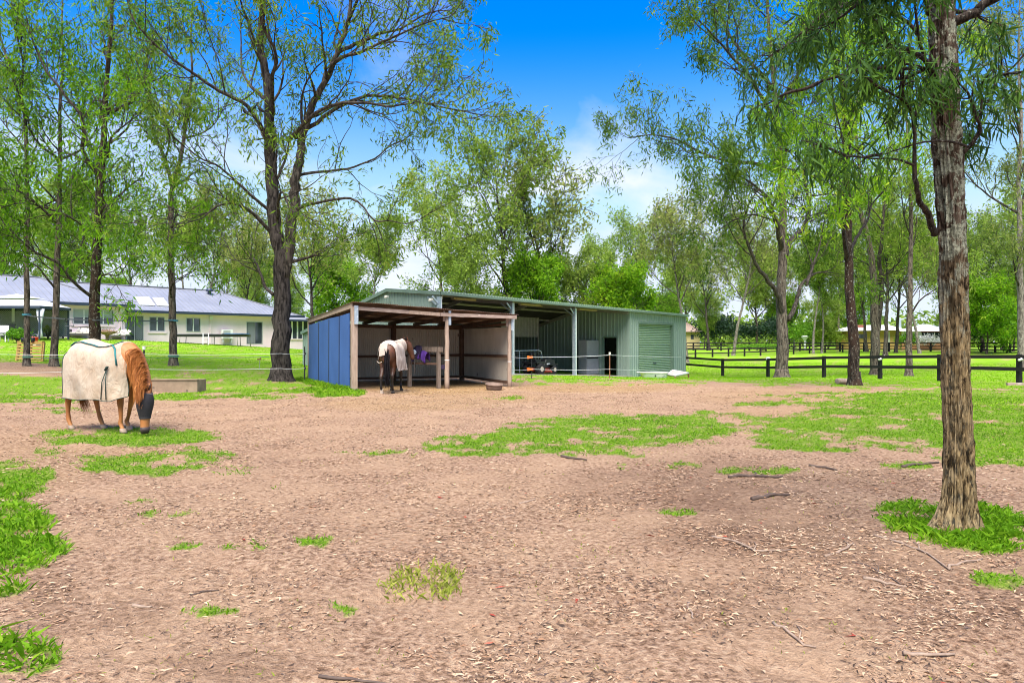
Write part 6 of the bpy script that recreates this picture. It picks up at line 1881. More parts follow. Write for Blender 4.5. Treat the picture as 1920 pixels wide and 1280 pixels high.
for i in range(7): m.tube([SW.P(t0, 2.4, zg + .15 + i * .16), SW.P(t1, 2.4, zg + .15 + i * .16)], .005, 4, cap=False)
m.build('mesh', M_galv_dull, G_, kind='stuff')

# old fridge before the partition
def fridge():
    q = Wall(SW.P(T1180, 0, 0).to_2d(), SW.P(T1180, 1, 0).to_2d())
    o = PQ1 + .35
    tt = SW.t_of(1101, o)[0]
    t1 = SW.t_of(1127, o)[0]
    D = SW.t_of(1114, o)[1]
    z0 = sbz(T1180) + .06; z1 = at(0, 637.5, D).z
    E = thing('fridge', SW.P((tt + t1) / 2, o + .3, z0), 'old grey two-door fridge by the doorway inside the shed', 'fridge', rz=SW.rz)
    mg = surf('fridge_grey', (.40, .39, .42), (.33, .32, .35), 3, .45)
    m = MB(); SW.box(m, tt, t1, o + .06, o + .68, z0, z1); m.build('cabinet', mg, E, bevel=.015)
    zs = at(0, 671, D).z
    m = MB(); SW.box(m, tt + .008, t1 - .008, o, o + .055, zs + .05, z1 - .01); dd = m.build('door', mg, E, bevel=.012)
    m = MB(); SW.box(m, tt + .008, t1 - .008, o, o + .055, z0 + .06, zs - .03); d2 = m.build('door', mg, E, bevel=.012)
    m = MB(); SW.box(m, tt + .01, t1 - .01, o + .02, o + .06, zs - .028, zs + .048); m.build('handle', M_rubber, dd)
fridge()
# bench with window light behind the doorway
# bathtub used as a trough, and the stained panel beside it
def bathtub():
    p = on(1226, 40.0); a = on(1194, 40.5); b = on(1252, 40.0)
    E = thing('bathtub', p, 'old white bathtub set on the grass before the roller door', 'bathtub')
    d = (b - a); d.z = 0; L_ = d.length; d.normalize(); n = Vector((-d.y, d.x, 0))
    zr = at(0, 698.5, 40.0).z; zb = at(0, 709.5, 40.0).z
    def ring(l0, l1, w, z, k=20):
        out = []
        for i in range(k):
            t = 2 * math.pi * i / k
            cx = math.copysign(abs(math.cos(t)) ** .6, math.cos(t)); sy = math.copysign(abs(math.sin(t)) ** .7, math.sin(t))
            out.append(a + d * ((l0 + l1) / 2 + cx * (l1 - l0) / 2) + n * sy * w - Vector((0, 0, a.z - z)))
        return out
    m = MB(); m.smooth = True
    m.loft([ring(.38, L_ - .1, .26, zb), ring(.30, L_ - .04, .31, zb + .05), ring(.2, L_ + .0, .37, zr - .05), ring(.17, L_ + .02, .38, zr - .02)], cap=True); m.build('shell', M_enamel, E)
    m = MB(); m.smooth = True
    m.loft([ring(.17, L_ + .02, .38, zr - .02), ring(-.02, L_ + .08, .42, zr - .015), ring(-.02, L_ + .08, .42, zr + .03), ring(.22, L_ - .03, .345, zr + .03), ring(.35, L_ - .1, .25, zr - .26), ring(.5, L_ - .3, .15, zr - .28)], cap=True); m.build('rim', surf('enamel_rim', (.78, .77, .75), (.70, .68, .66), 4, .3), E)
    m = MB(); m.lathe(a + d * (L_ * .62) - n * .36 + Vector((0, 0, (zr + zb) / 2 - a.z)), [(.0, -.03), (.04, -.03), (.04, .03), (.0, .03)], 10, 'Y'); m.build('overflow', M_rubber, E)
bathtub()
pc = [at(1250, 702.5, 40.6), at(1266, 704.5, 39.6), at(1291, 699.5, 41.8), at(1262, 694, 43.6)]
E = thing('panel', on(1268, 41.0), 'stained pink-white tray leaning off the end of the bathtub', 'panel')
m = MB(); u = Vector((0, 0, -.05)); m.add(pc + [q + u for q in pc], [(0, 1, 2, 3), (7, 6, 5, 4), (0, 4, 5, 1), (1, 5, 6, 2), (2, 6, 7, 3), (3, 7, 4, 0)]); m.build('sheet', M_panel_pink, E)
m = MB()
for i in range(4): m.bar(pc[i] + Vector((0, 0, .02)), pc[(i + 1) % 4] + Vector((0, 0, .02)), .08, .05)
m.build('edge', M_white, E)
m = MB(); 
for q in pc[1:3]: m.bar(q + Vector((0, 0, -.05)), Vector((q.x, q.y, gz(q.x, q.y) - .02)), .08, .08)
m.build('prop', M_rust, E)

# electric fence of white tape: posts, insulators, strands
EF = thing('tape_fence', on(997, 31.2), 'electric tape fence with orange insulators strung before the shed', 'fence', 'electric tape fences')
pk = on(997, 31.2); ps = on(1143, 33.5)
m = MB(); m.bar(pk + Vector((0, 0, -.1)), pk + Vector((0, 0, at(0, 662, 31.2).z - pk.z)), .06, .035); e1 = m.build('post', M_black_pl, EF)
z_hi, z_lo = at(0, 669.5, 31.2).z, at(0, 692, 31.2).z
for z in (z_hi, z_lo):
    m = MB(); m.box((pk.x - .05, pk.y - .05, z), (.17, .07, .10), .1); m.box((pk.x - .16, pk.y - .05, z), (.10, .05, .14), .1); m.build('insulator', M_orange, e1)
m = MB(); m.bar(ps + Vector((0, 0, -.1)), ps + Vector((0, 0, at(0, 663, 33.5).z - ps.z)), .06, .05); e2 = m.build('post', M_rust, EF)
m = MB(); m.box((ps.x, ps.y - .02, at(0, 662, 33.5).z), (.09, .07, .10)); m.build('cap', M_lamp, e2)
def strand(pts, name, mat, parent, wdt=.022, sag=.03):
    m = MB()
    for i in range(len(pts) - 1):
        a, b = Vector(pts[i]), Vector(pts[i + 1]); n = 6; pv = a
        for k in range(1, n + 1):
            f = k / n; q = a.lerp(b, f) - Vector((0, 0, sag * 4 * f * (1 - f))); m.bar(pv, q, .008, wdt); pv = q
    return m.build(name, mat, parent)
end = SW.P(SL - .1, -.3, 0)
strand([at(958, 669, 25.2), at(997, 669.5, 31.1), at(1143, 665.5, 33.4), at(1278, 669, 46.0)], 'strand', M_tape, EF, .020)
strand([at(958, 693, 25.2), at(997, 692, 31.1), at(1143, 692, 33.4), at(1278, 694, 46.0)], 'strand', M_tape, EF, .016)
LF = thing('tape_fence', on(571, 26.2), 'electric tape fence across the left lawn, black post beside the shelter', 'fence', 'electric tape fences')
pk = on(571, 26.2)
m = MB(); m.bar(pk + Vector((0, 0, -.1)), pk + Vector((0, 0, 1.35)), .05, .035); e1 = m.build('post', M_black_pl, LF)
for py in (663, 690): 
    m = MB(); m.box((pk.x + .03, pk.y - .03, at(0, py, 26.2).z), (.07, .06, .08)); m.build('insulator', M_black_pl, e1)
q = on(270, 24.5)
m = MB(); m.bar(q + Vector((0, 0, -.1)), q + Vector((0, 0, at(0, 656, 24.5).z - q.z)), .05, .04); m.build('post', M_black_pl, LF)
m = MB(); m.box((q.x, q.y, at(0, 652, 24.5).z), (.07, .07, .12)); m.build('cap', M_white, LF)
strand([at(571, 663, 26.1), at(527, 662.5, 25.45), at(270, 664, 24.4), at(-60, 663, 23.0)], 'strand', M_tape, LF, .010)
strand([at(571, 690, 26.1), at(527, 690.5, 25.42), at(270, 692, 24.4), at(-60, 700, 23.0)], 'strand', M_tape, LF, .010)
strand([at(505, 669, 27.5), at(325, 669, 29.7), at(270, 669, 28.8), at(101, 670, 28.2), at(50, 669, 27.7)], 'strand', M_rope_green, LF, .022)

# rope line between the lawn trees with a trapeze swing, ring and ties
RL = thing('rope_line', on(180, 27), 'taut dark rope line tied between the lawn trees at head height', 'rope')
strand([at(50, 591, 27.85), at(101, 596, 28.2), at(178, 600, 26.7), at(325, 601, 29.8)], 'line', M_rope_dark, RL, .045, .02)
for px, py, D, r in ((50, 590, 28, .15), (325, 601, 30, .185)):
    c = at(px, py, D); m = MB(); m.lathe(c, [(r, -.035), (r + .015, -.035), (r + .015, .035), (r, .035)], 14); m.build('tie', M_rope_blue, RL)
for px, py, D, r in ((52, 669, 28, .17), (325, 667, 30, .2)):
    c = at(px, py, D); m = MB(); m.lathe(c, [(r, -.04), (r + .018, -.035), (r + .018, .035), (r, .04)], 14); m.build('tie', M_rope_green if px < 100 else M_orange if False else M_rope_green, RL)
SG = thing('trapeze_swing', at(130, 611, 27.6), 'small trapeze bar and ring hanging from the rope line before the house wall', 'swing')
c = at(124.5, 600.5, 27.5)
m = MB(); m.tube([c + Vector((.065 * math.cos(a), 0, .065 * math.sin(a))) for a in [2 * math.pi * k / 14 for k in range(15)]], .016, 6); m.build('ring', M_rubber, SG)
m = MB(); m.tube([at(121.5, 611.5, 27.5), at(139, 611.5, 27.5)], .017, 8); m.build('bar', M_rope_dark, SG)
for p0, p1 in (((124, 602), (122, 611)), ((135, 600), (138, 611))):
    m = MB(); m.tube([at(*p0, 27.5), at(*p1, 27.5)], .008, 5); m.build('cord', M_rope_dark, SG)

# concrete trough behind the horse
def trough():
    D = 21.6
    p = on(328, D); x0, x1 = at(284, 0, D).x, at(371, 0, D).x; w_ = .55; z0 = p.z - .02; z1 = at(0, 712, D).z
    E = thing('water_trough', p, 'long low concrete trough in the grass behind the grazing horse', 'trough')
    m = MB(); t = .07
    m.box(((x0 + x1) / 2, D, (z0 + z1) / 2), (x1 - x0, t, z1 - z0)); m.box(((x0 + x1) / 2, D + w_, (z0 + z1) / 2), (x1 - x0, t, z1 - z0))
    m.box((x0 + t / 2, D + w_ / 2, (z0 + z1) / 2), (t, w_ - t - .004, z1 - z0)); m.box((x1 - t / 2, D + w_ / 2, (z0 + z1) / 2), (t, w_ - t - .004, z1 - z0)); m.build('shell', M_trough, E)
    m = MB(); m.box(((x0 + x1) / 2, D - .01, z1 + .012), (x1 - x0 + .03, t + .05, .025)); m.build('lip', M_trough, E)
    mw, t2, b = newmat('trough_water'); b.inputs['Base Color'].default_value = (.02, .022, .02, 1); b.inputs['Roughness'].default_value = .06
    m = MB(); m.box(((x0 + x1) / 2, D + w_ / 2, z1 - .12), (x1 - x0 - 2 * t, w_ - t - .01, .03)); m.build('water', mw, E)
trough()

# pallet and what stands on it
def pallet():
    D = 30.0
    b0, b1 = on(29, D), on(77, D); E = thing('pallet', on(53, D), 'upright pine pallet with horizontal slats behind the rope-tied gum', 'pallet')
    x0, x1 = b0.x, b1.x; z0 = at(0, 685, D).z; z1 = at(0, 641.5, D).z
    lean = .14
    def P(x, f, o=0): return Vector((x, D + lean * f + o, z0 + (z1 - z0) * f))
    for x in (x0, x1, (x0 + x1) / 2):
        m = MB(); m.bar(P(x, 0, .04), P(x + (.05 if x == x0 else .0), 1, .04), .09, .10); m.build('bearer', M_pine, E)
    for i in range(8):
        f = .05 + .9 * i / 7
        m = MB(); m.bar(P(x0, f, -.03), P(x1, f, -.03), .025, .085); m.build('slat', M_pine, E)
    m = MB(); m.bar(P(x0, 1.03, .02), P(x1, 1.03, .02), .16, .05); m.build('top_board', M_pine, E)
    for k, px in enumerate((43, 62)):
        c = at(px, 637, D + .1); m = MB(); m.smooth = True; m.lathe(c + Vector((0, .0, -.10)), [(.0, 0), (.07, 0), (.08, .02), (.08, .17), (.06, .2), (.0, .2)], 12)
        o = m.build('pot', M_black_pl, None, loc=c + Vector((0, 0, -.1))); tag(o, 'small black pot on top of the pallet, %s of the tree trunk' % ('left' if k == 0 else 'right'), 'pot', 'pots on the pallet')
pallet()

# gazebo and things by the house
def gazebo():
    D = 43.0
    x0, x1 = at(-75, 0, D).x, at(75, 0, D).x
    g = gz((x0 + x1) / 2, D + 1.5)
    ze = at(0, 573, D).z; zp = at(0, 558, D + 1.5).z
    E = thing('gazebo', ((x0 + x1) / 2, D + 1.5, g), 'garden gazebo with pale canopy and dark mesh sides at the house', 'gazebo')
    y0, y1 = D, D + 3.0; cx, cy = (x0 + x1) / 2, D + 1.5
    mcn = surf('canopy_grey', (.46, .47, .51), (.40, .41, .45), 2, .7)
    c = [Vector((x0, y0, ze)), Vector((x1, y0, ze)), Vector((x1, y1, ze)), Vector((x0, y1, ze))]
    k = .45
    q = [v.lerp(Vector((cx, cy, ze)), k) + Vector((0, 0, (zp - ze) * .72)) for v in c]
    m = MB(); m.add(c + q, [(0, 1, 5, 4), (1, 2, 6, 5), (2, 3, 7, 6), (3, 0, 4, 7)]); ca = m.build('canopy', mcn, E)
    q2 = [v + Vector((0, 0, .10)) for v in q]; top = Vector((cx, cy, zp + .25))
    m = MB(); m.add(q2 + [top], [(0, 1, 4), (1, 2, 4), (2, 3, 4), (3, 0, 4)]); m.build('top_canopy', mcn, ca)
    m = MB()
    for a_, b_ in ((0, 1), (1, 2), (2, 3), (3, 0)): m.bar(c[a_] + Vector((0, 0, -.09)), c[b_] + Vector((0, 0, -.09)), .05, .17)
    m.build('valance', M_gutter, E)
    for v in c:
        m = MB(); m.box((v.x + (.1 if v.x < cx else -.1), v.y + (.1 if v.y < cy else -.1), (g + ze) / 2 - .06), (.09, .09, ze - g - .08)); m.build('post', M_gutter, E)
    # mesh wall at the back with a lattice, gathered curtain at the right corner
    m = MB(); m.box((cx, y1 - .05, (g + ze) / 2), (x1 - x0 - .3, .02, ze - g - .3)); ms = m.build('mesh_wall', M_screen, E)
    m = MB()
    n = 46; hh = ze - g - .4; ww = x1 - x0 - .3
    for i in range(n):
        for s_ in (1, -1):
            xa = cx - ww / 2 - hh + (ww + hh) * i / n
            f0 = max(0, (cx - ww / 2 - xa) / hh); f1 = min(1, (cx + ww / 2 - xa) / hh)
            if f1 <= f0: continue
            za = g + .2
            pts = [(xa + hh * f0, f0), (xa + hh * f1, f1)]
            m.bar((pts[0][0], y1 - .075, za + hh * (pts[0][1] if s_ == 1 else 1 - pts[0][1])), (pts[1][0], y1 - .075, za + hh * (pts[1][1] if s_ == 1 else 1 - pts[1][1])), .008, .022)
    m.build('lattice', M_mullion, ms, kind='stuff')
    m = MB(); xx = at(23, 0, D + 2.8).x; m.box((xx, y1 - .1, at(0, 590, D + 3).z), (.2, .03, .95)); m.build('door_stile', mcn, ms)
    mcu = surf('curtain_white', (.66, .65, .70), (.55, .54, .60), 5, .9, stretch=(4, 4, .3))
    m = MB(); rings = []
    for f, w_ in ((0, .42), (.25, .30), (.5, .12), (.62, .09), (.8, .16), (1, .26)):
        z = ze - .2 - (ze - g - .25) * f
        rings.append([Vector((x1 - .12 + w_ * math.cos(a) * .6, y0 + .2 + .12 * math.sin(a) + .03 * math.sin(5 * a), z)) for a in [2 * math.pi * k_ / 14 for k_ in range(14)]])
    m.smooth = True; m.loft(rings); m.build('curtain', mcu, E)
gazebo()
def bush(px, D, w, h, label, mat, n=900, leaf=.13, cat='shrub', dz=0, name='shrub'):
    g = np.random.default_rng(int(px * 7 + D)); b = on(px, D, dz)
    E = thing(name, b, label, cat)
    m = MB()
    rr = random.Random(int(px))
    for k in range(9):
        a = k * 2.4; tip = b + Vector((math.cos(a) * w * .3, math.sin(a) * w * .3, h * rr.uniform(.5, .8))); m.tube([b, b.lerp(tip, .5) + Vector((0, 0, h * .1)), tip], [.03, .02, .008], 5)
    m.build('stem', M_bark_limb, E)
    # clumps on the surface of a lumpy mound
    cl = g.normal(size=(26, 3)); cl = unit(cl); cl[:, 2] = np.abs(cl[:, 2]) * .9 - .1
    cc = cl * np.array([w / 2, w / 2, h * .48]) * g.uniform(.55, 1.0, (26, 1)) + np.array([b.x, b.y, b.z + h * .48])
    i = g.integers(0, 26, n)
    P = cc[i] + g.normal(size=(n, 3)) * np.array([w, w, h]) * .095
    P[:, 2] = np.maximum(P[:, 2], b.z + .03)
    A = unit(g.normal(size=(n, 3)) + np.array([0, 0, .3])) * leaf * g.uniform(.6, 1.3, (n, 1)); W = unit(np.cross(A, g.normal(size=(n, 3)))) * leaf * .3
    V = np.stack([P, P + A * .45 + W, P + A, P + A * .45 - W], 1).reshape(-1, 3)
    np_mesh('foliage', V, np.arange(len(V)).reshape(-1, 4), mat, E)
    return E
bush(33, 41.5, 1.3, 1.0, 'round light-green shrub in front of the gazebo', M_leaf_shrub, 1100)
bush(90, 45.5, .9, 1.0, 'sparse flowering shrub against the cream wall right of the gazebo', M_leaf_olive, 350, .1)
bush(1346, 122, 9, 6.5, 'big dark blue-green bush beyond the far fence near the shed', M_leaf_dark, 5200, .4)
bush(1440, 120, 8, 6.0, 'dark leafy bush beyond the far fence left of the forked tree', M_leaf_dark, 4000, .38)
bush(1510, 116, 9, 5.0, 'bright green bush behind the far fence right of the forked tree', M_leaf_shrub, 3600, .36)
bush(1553, 112, 5, 4.4, 'dark olive bush at the corner of the yellow brick house', M_leaf_mid, 2600, .32)
bush(1700, 103, 3, 3.0, 'yellow-green bush before the brick house wall', M_leaf_shrub, 1500, .25)
bush(1745, 104, 4, 2.6, 'white-flowering bush under the brick house window', leafmat('blossom', [(0, (.2, .26, .12)), (.5, (.5, .5, .52)), (1, (.66, .66, .72))], .2), 1500, .22)
bush(1838, 92, 5.5, 5.5, 'dark conifer-like bush just right of the near trunk', M_leaf_dark, 3200, .34)
bush(1888, 86, 7.5, 7.0, 'bright green leafy tree-like bush near the right edge', M_leaf_shrub, 5200, .36)
bush(1425, 106, 10, 1.2, 'low bright hedge along the far fence', M_leaf_shrub, 2400, .22, 'hedge', name='hedge')
bush(228, 70, 3.6, 4.6, 'bright lime-green shrub showing over the house roof', M_leaf_shrub, 2200, .26)

# outdoor lounge set against the wing wall
def lounge(px0, px1, D, label, back, seed):
    a, b = on(px0, D), on(px1, D); L_ = (b - a).length; z = (a.z + b.z) / 2
    d = (b - a).normalized(); rz = math.atan2(d.y, d.x); c = (a + b) / 2
    E = thing('outdoor_sofa', c, label, 'sofa', 'outdoor sofas by the house', rz)
    M0 = FRAME[E.name]; Mx = M0.to_3x3()
    def B(mb, p, s): mb.box(M0 @ Vector(p), s, M=Mx)
    m = MB(); B(m, (0, .1, .30), (L_, .8, .10)); m.build('base', M_wicker, E)
    for x in (-L_ / 2 + .06, L_ / 2 - .06):
        for y in (-.25, .42):
            m = MB(); B(m, (x, y, .12), (.07, .07, .26)); m.build('leg', M_wicker, E)
    if back:
        m = MB(); B(m, (0, .46, .58), (L_, .10, .5)); B(m, (-L_ / 2 + .05, .1, .5), (.1, .75, .35)); m.build('backrest', M_wicker, E)
    g = random.Random(seed)
    n = 3
    for i in range(n):
        m = MB(); B(m, (-L_ / 2 + L_ * (i + .5) / n, .05, .41), (L_ / n - .03, .66, .12)); m.build('cushion', M_cushion, E, bevel=.03)
        m = MB(); M2 = Mx @ Matrix.Rotation(g.uniform(-.5, .5), 3, 'Y') @ Matrix.Rotation(-.5, 3, 'X'); m.box(M0 @ Vector((-L_ / 2 + L_ * (i + .5) / n, .28, .62)), (.5, .14, .36), M=M2); m.build('scatter_cushion', M_cushion, E, bevel=.04)
lounge(133, 172, 50, 'grey-cushioned outdoor sofa under the wing window', True, 3)
lounge(208, 240, 52, 'outdoor daybed with pale cushions beside the sliding door', False, 5)
p = on(201, 48.5)
E = thing('fire_bowl', p, 'brown thatch-filled fire bowl between the outdoor sofas', 'fire bowl')
m = MB(); m.smooth = True; m.lathe(p, [(.15, 0), (.10, .1), (.12, .35), (.55, .52), (.66, .62), (.62, .64), (.5, .55), (0, .52)], 18); m.build('bowl', M_thatch, E)
g = np.random.default_rng(4); n = 260
P = np.array([p.x, p.y, p.z + .58]) + g.normal(size=(n, 3)) * np.array([.3, .3, .04]); A = unit(g.normal(size=(n, 3)) * np.array([1, 1, .5]) + np.array([0, 0, .35])) * .32; W = unit(np.cross(A, g.normal(size=(n, 3)))) * .015
V = np.stack([P, P + A * .5 + W, P + A, P + A * .5 - W], 1).reshape(-1, 3); np_mesh('twigs', V, np.arange(len(V)).reshape(-1, 4), M_thatch, E, kind='stuff')
p = on(65.5, 40.5)
E = thing('bucket', p, 'bright red bucket standing at the gazebo corner', 'bucket')
m = MB(); m.smooth = True; z = at(0, 632, 40.5).z; m.lathe((p.x, p.y, p.z + .12), [(.0, .0), (.14, 0), (.18, .36), (.19, .38), (.165, .38), (.13, .03), (0, .03)], 16); m.build('pail', M_redp, E)
m = MB(); m.tube([Vector((p.x + .18 * math.cos(a), p.y, p.z + .5 + .16 * math.sin(a))) for a in [math.pi * k / 10 for k in range(11)]], .008, 5); m.build('handle', M_galv, E)
m = MB(); m.box((p.x, p.y, p.z + .05), (.4, .4, .14)); m.build('stand_block', M_conc, E)
p = on(113, 47)
E = thing('arched_board', p, 'arched dark-edged board leaning against the cream wall', 'board')
pts = [at(107.5, 636, 47), at(108.5, 627, 47), at(111, 621, 47), at(114, 620, 47.1), at(117, 627, 47.1), at(119, 636, 47)]
m = MB(); m.tube(pts, .06, 7); m.build('rim', M_rubber, E)
m = MB(); m.add([q + Vector((0, .03, 0)) for q in pts] + [q + Vector((0, .06, 0)) for q in pts], [tuple(range(6)), tuple(range(11, 5, -1))] + [(i, i + 6, (i + 1) % 6 + 6, (i + 1) % 6) for i in range(6)]); m.build('panel', M_alu, E)
# chairs under the gazebo
def chair(px, D, mat, label):
    p = on(px, D); E = thing('garden_chair', p, label, 'chair', 'garden chairs', .3)
    M0 = FRAME[E.name]; Mx = M0.to_3x3()
    m = MB(); m.box(M0 @ Vector((0, 0, .44)), (.5, .5, .05), M=Mx); m.build('seat', mat, E)
    m = MB(); m.box(M0 @ Vector((0, .24, .78)), (.5, .05, .45), M=Mx); m.build('backrest', mat, E)
    for x in (-.22, .22):
        for y in (-.22, .22):
            m = MB(); m.box(M0 @ Vector((x, y, .21)), (.05, .05, .44), M=Mx); m.build('leg', mat, E)
chair(5, 42.0, M_white, 'white garden chair under the gazebo at the picture edge')
chair(18, 43.5, M_black_pl, 'dark garden chair under the gazebo')
# trampoline
def trampoline():
    cx, D = 396.0, 53.0
    c = on(cx, D); r = (465 - 327) / 2 / F * D
    z = at(0, 628, D).z; ry = r * .85
    E = thing('trampoline', c, 'round black trampoline on the lawn before the house', 'trampoline')
    def ring(k, rr, zz): return [Vector((c.x + rr * r * math.cos(2 * math.pi * i / 40), c.y + rr * ry * math.sin(2 * math.pi * i / 40), zz)) for i in range(40)]
    m = MB(); m.smooth = True; m.tube(ring(0, 1, z) + [ring(0, 1, z)[0]], .035, 6); m.build('frame', M_galv_dull, E)
    m = MB(); m.loft([ring(0, 1.02, z - .13), ring(0, 1.03, z + .02), ring(0, 1.0, z + .06), ring(0, .86, z + .05)], cap=False); m.build('edge_pad', M_black_pl, E)
    m = MB(); m.loft([ring(0, .88, z + .02), ring(0, .5, z - .02), ring(0, .02, z - .03)], cap=True); m.build('mat', M_rubber, E)
    for i in range(8):
        a = 2 * math.pi * (i + .35) / 8
        x, y = c.x + r * math.cos(a), c.y + ry * math.sin(a); g = gz(x, y)
        m = MB(); m.smooth = True; m.tube([Vector((x, y, z)), Vector((x + .06 * math.cos(a), y, g - .05))], .03, 6); m.build('leg', M_galv_dull, E)
    m = MB()
    seg = [(.80 + .2 * 0) for _ in range(1)]
    for k in range(6):
        a0 = -.9 + k * .16; a1 = a0 + .16
        for q0, q1 in ((a0, a1),):
            pts = [Vector((c.x + s_ * r * math.cos(q), c.y + s_ * ry * math.sin(q), z + .075)) for q in (q0, q1) for s_ in (.84, 1.03)]
            up = [p + Vector((0, 0, .05)) for p in pts]
            m.add(pts + up, [(4, 5, 7, 6), (0, 2, 3, 1), (1, 3, 7, 5), (0, 4, 6, 2)])
    m.build('blue_pad', M_bluepad, E)
    x0 = at(385, 0, D - ry).x; yy = D - ry - .1; g = gz(x0, yy)
    m = MB()
    for dx_ in (-.12, .28): m.tube([Vector((x0 + dx_, yy, z + .12)), Vector((x0 + dx_ + .06, yy - .15, g))], .03, 6)
    for k in range(3): m.bar(Vector((x0 - .1, yy - .04 * k, z - .2 - .3 * k)), Vector((x0 + .3, yy - .04 * k, z - .2 - .3 * k)), .12, .04)
    m.build('ladder', M_white, E)
trampoline()
# sprinkler on the lawn, log, birds, little marker
p = on(487, 29.5)
E = thing('sprinkler', p, 'small brass sprinkler on a stake in the lawn left of the big gum', 'sprinkler')
m = MB(); m.tube([p + Vector((0, 0, -.05)), p + Vector((0, 0, .42))], .012, 6); m.build('stake', M_galv_dull, E)
m = MB(); m.bar(p + Vector((-.10, 0, .44)), p + Vector((.06, 0, .47)), .05, .06); m.lathe(p + Vector((.03, 0, .42)), [(.03, 0), (.035, .06), (.01, .1)], 8); m.build('head', M_rust, E)
p = on(1583, 25.9)
lx0, lx1 = at(1569, 0, 25.9), at(1598, 0, 25.9)
m = MB(); m.smooth = True; zc = p.z + .11
m.tube([Vector((lx0.x + (lx1.x - lx0.x) * f, 25.9 + .03 * math.sin(9 * f), zc + .008 * math.sin(6 * f))) for f in (0, .03, .3, .6, .97, 1)], [.09, .115, .11, .112, .11, .09], 14)
o = m.build('log', M_log, None, loc=p); tag(o, 'short weathered log lying left of the dark spotted gum', 'log')
p = on(1915, 27)
m = MB(); m.bar(on(1888, 26.5) + Vector((0, 0, .05)), on(1985, 26) + Vector((0, 0, .05)), .14, .10); o = m.build('sleeper', M_plank_pink, None, loc=p); tag(o, 'pale timber sleeper lying in grass at the right fence foot', 'sleeper')
def bird(px, py, D, flip, label, seed):
    c = at(px, py, D); E = thing('crow', c, label, 'bird', 'birds perched in the big gum')
    m = MB(); f = flip
    path = [((-.20 * f, 0, -.13), .015), ((-.12 * f, 0, -.07), .045), ((0, 0, 0), .075), ((.07 * f, 0, .08), .065), ((.10 * f, 0, .14), .042), ((.125 * f, 0, .18), .045), ((.15 * f, 0, .195), .03), ((.20 * f, 0, .185), .006)]
    rg = []
    for (q, r) in path: rg.append(ell(c + Vector(q), Vector((.5, 0, .87)), Vector((0, 1, 0)), r, r * .9, 10))
    m.smooth = True; m.loft(rg); m.build('body', M_black_bird, E)
    for s_ in (-1, 1):
        m = MB(); m.loft([ell(c + Vector((.05 * f, .065 * s_, .05)), Vector((0, 0, 1)), Vector((0, 1, 0)), .05, .012, 8), ell(c + Vector((-.08 * f, .06 * s_, -.03)), Vector((0, 0, 1)), Vector((0, 1, 0)), .05, .012, 8), ell(c + Vector((-.24 * f, .03 * s_, -.16)), Vector((0, 0, 1)), Vector((0, 1, 0)), .008, .005, 8)]); m.build('wing', M_black_bird, E)
        m = MB(); m.tube([c + Vector((0, .025 * s_, -.06)), c + Vector((.02 * f, .025 * s_, -.13))], .008, 5); m.build('leg', M_black_bird, E)
M_black_bird = surf('feather_black', (.014, .014, .018), (.009, .009, .012), 12, .45)
bird(461, 211, 24.8, -1, 'dark bird perched in the big gum, lower left one', 1)
bird(476, 203, 25.0, 1, 'dark bird perched in the big gum, middle one', 2)
bird(489, 206, 25.3, -1, 'dark bird perched in the big gum, one nearest the stem', 3)
p = on(1509, 108)
E = thing('mailbox_post', p, 'small white letterbox on a post far behind the right fences', 'letterbox')
z = at(0, 637, 108).z
m = MB(); m.box((p.x, p.y, (p.z + z) / 2), (.2, .2, z - p.z)); m.build('post', M_white, E)
m = MB(); m.lathe((p.x, p.y, z - .1), [(.15, 0), (.5, .5), (.62, .62), (.2, .75)], 8); m.build('head', M_white, E)
# white rags tied on the near fence posts
for px, lab in ((1440, 'white rag capping the fence post left of the forked gum'), (1650, 'white rag tied to the fence post right of the spotted gum'), (1911, 'white rag tied to the fence post at the right edge')):
    q = hit(px, la, lb)[1]; g_ = gz(*q)
    m = MB(); m.smooth = True
    m.lathe(Vector((q[0], q[1] - .03, g_ + 1.08)), [(.12, 0), (.15, .05), (.14, .15), (.10, .2), (.0, .21)], 9) if px == 1440 else m.tube([Vector((q[0] - .18, q[1] - .2, g_ + .98)), Vector((q[0], q[1] - .22, g_ + 1.05)), Vector((q[0] + .14, q[1] - .2, g_ + 1.18))], [.05, .06, .05], 8)
    o = m.build('rag', M_white, None, loc=(q[0], q[1], g_ + 1.0)); tag(o, lab, 'rag', 'white rags on fence posts')
# ------------------------------------------------------------------ ground cover: grass blades, leaf litter, sticks
def micro(x, y):
    r = np.hypot(x, y); near = np.clip(1 - (r - 14) / 25, 0, 1)
    return gz_arr(x, y) + near * ((fbm(x * 1.5, y * 1.5, 4, 5) - .5) * .07 + (fbm(x * 9, y * 9, 3, 6) - .5) * .03 - .03 * np.clip(fbm(x * 4.2, y * 4.2, 2, 15) - .62, 0, 1) * 4)
FOOT = [((-5.09, 22.0), (-.09, 25.0), (-2.15, 29.3), (-8.0, 27.0))]
def inside(x, y, quad):
    r = np.ones_like(x, bool)
    for i in range(4):
        (ax, ay), (bx, by) = quad[i], quad[(i + 1) % 4]
        r &= ((bx - ax) * (y - ay) - (by - ay) * (x - ax)) > 0
    return r
def sample(n, r0, r1, half, pw, seed):
    g = np.random.default_rng(seed)
    u = g.random(n)
    r = (r0 ** pw + u * (r1 ** pw - r0 ** pw)) ** (1 / pw)
    a = np.radians(g.uniform(-half, half, n))
    return np.sin(a) * r, np.cos(a) * r, g
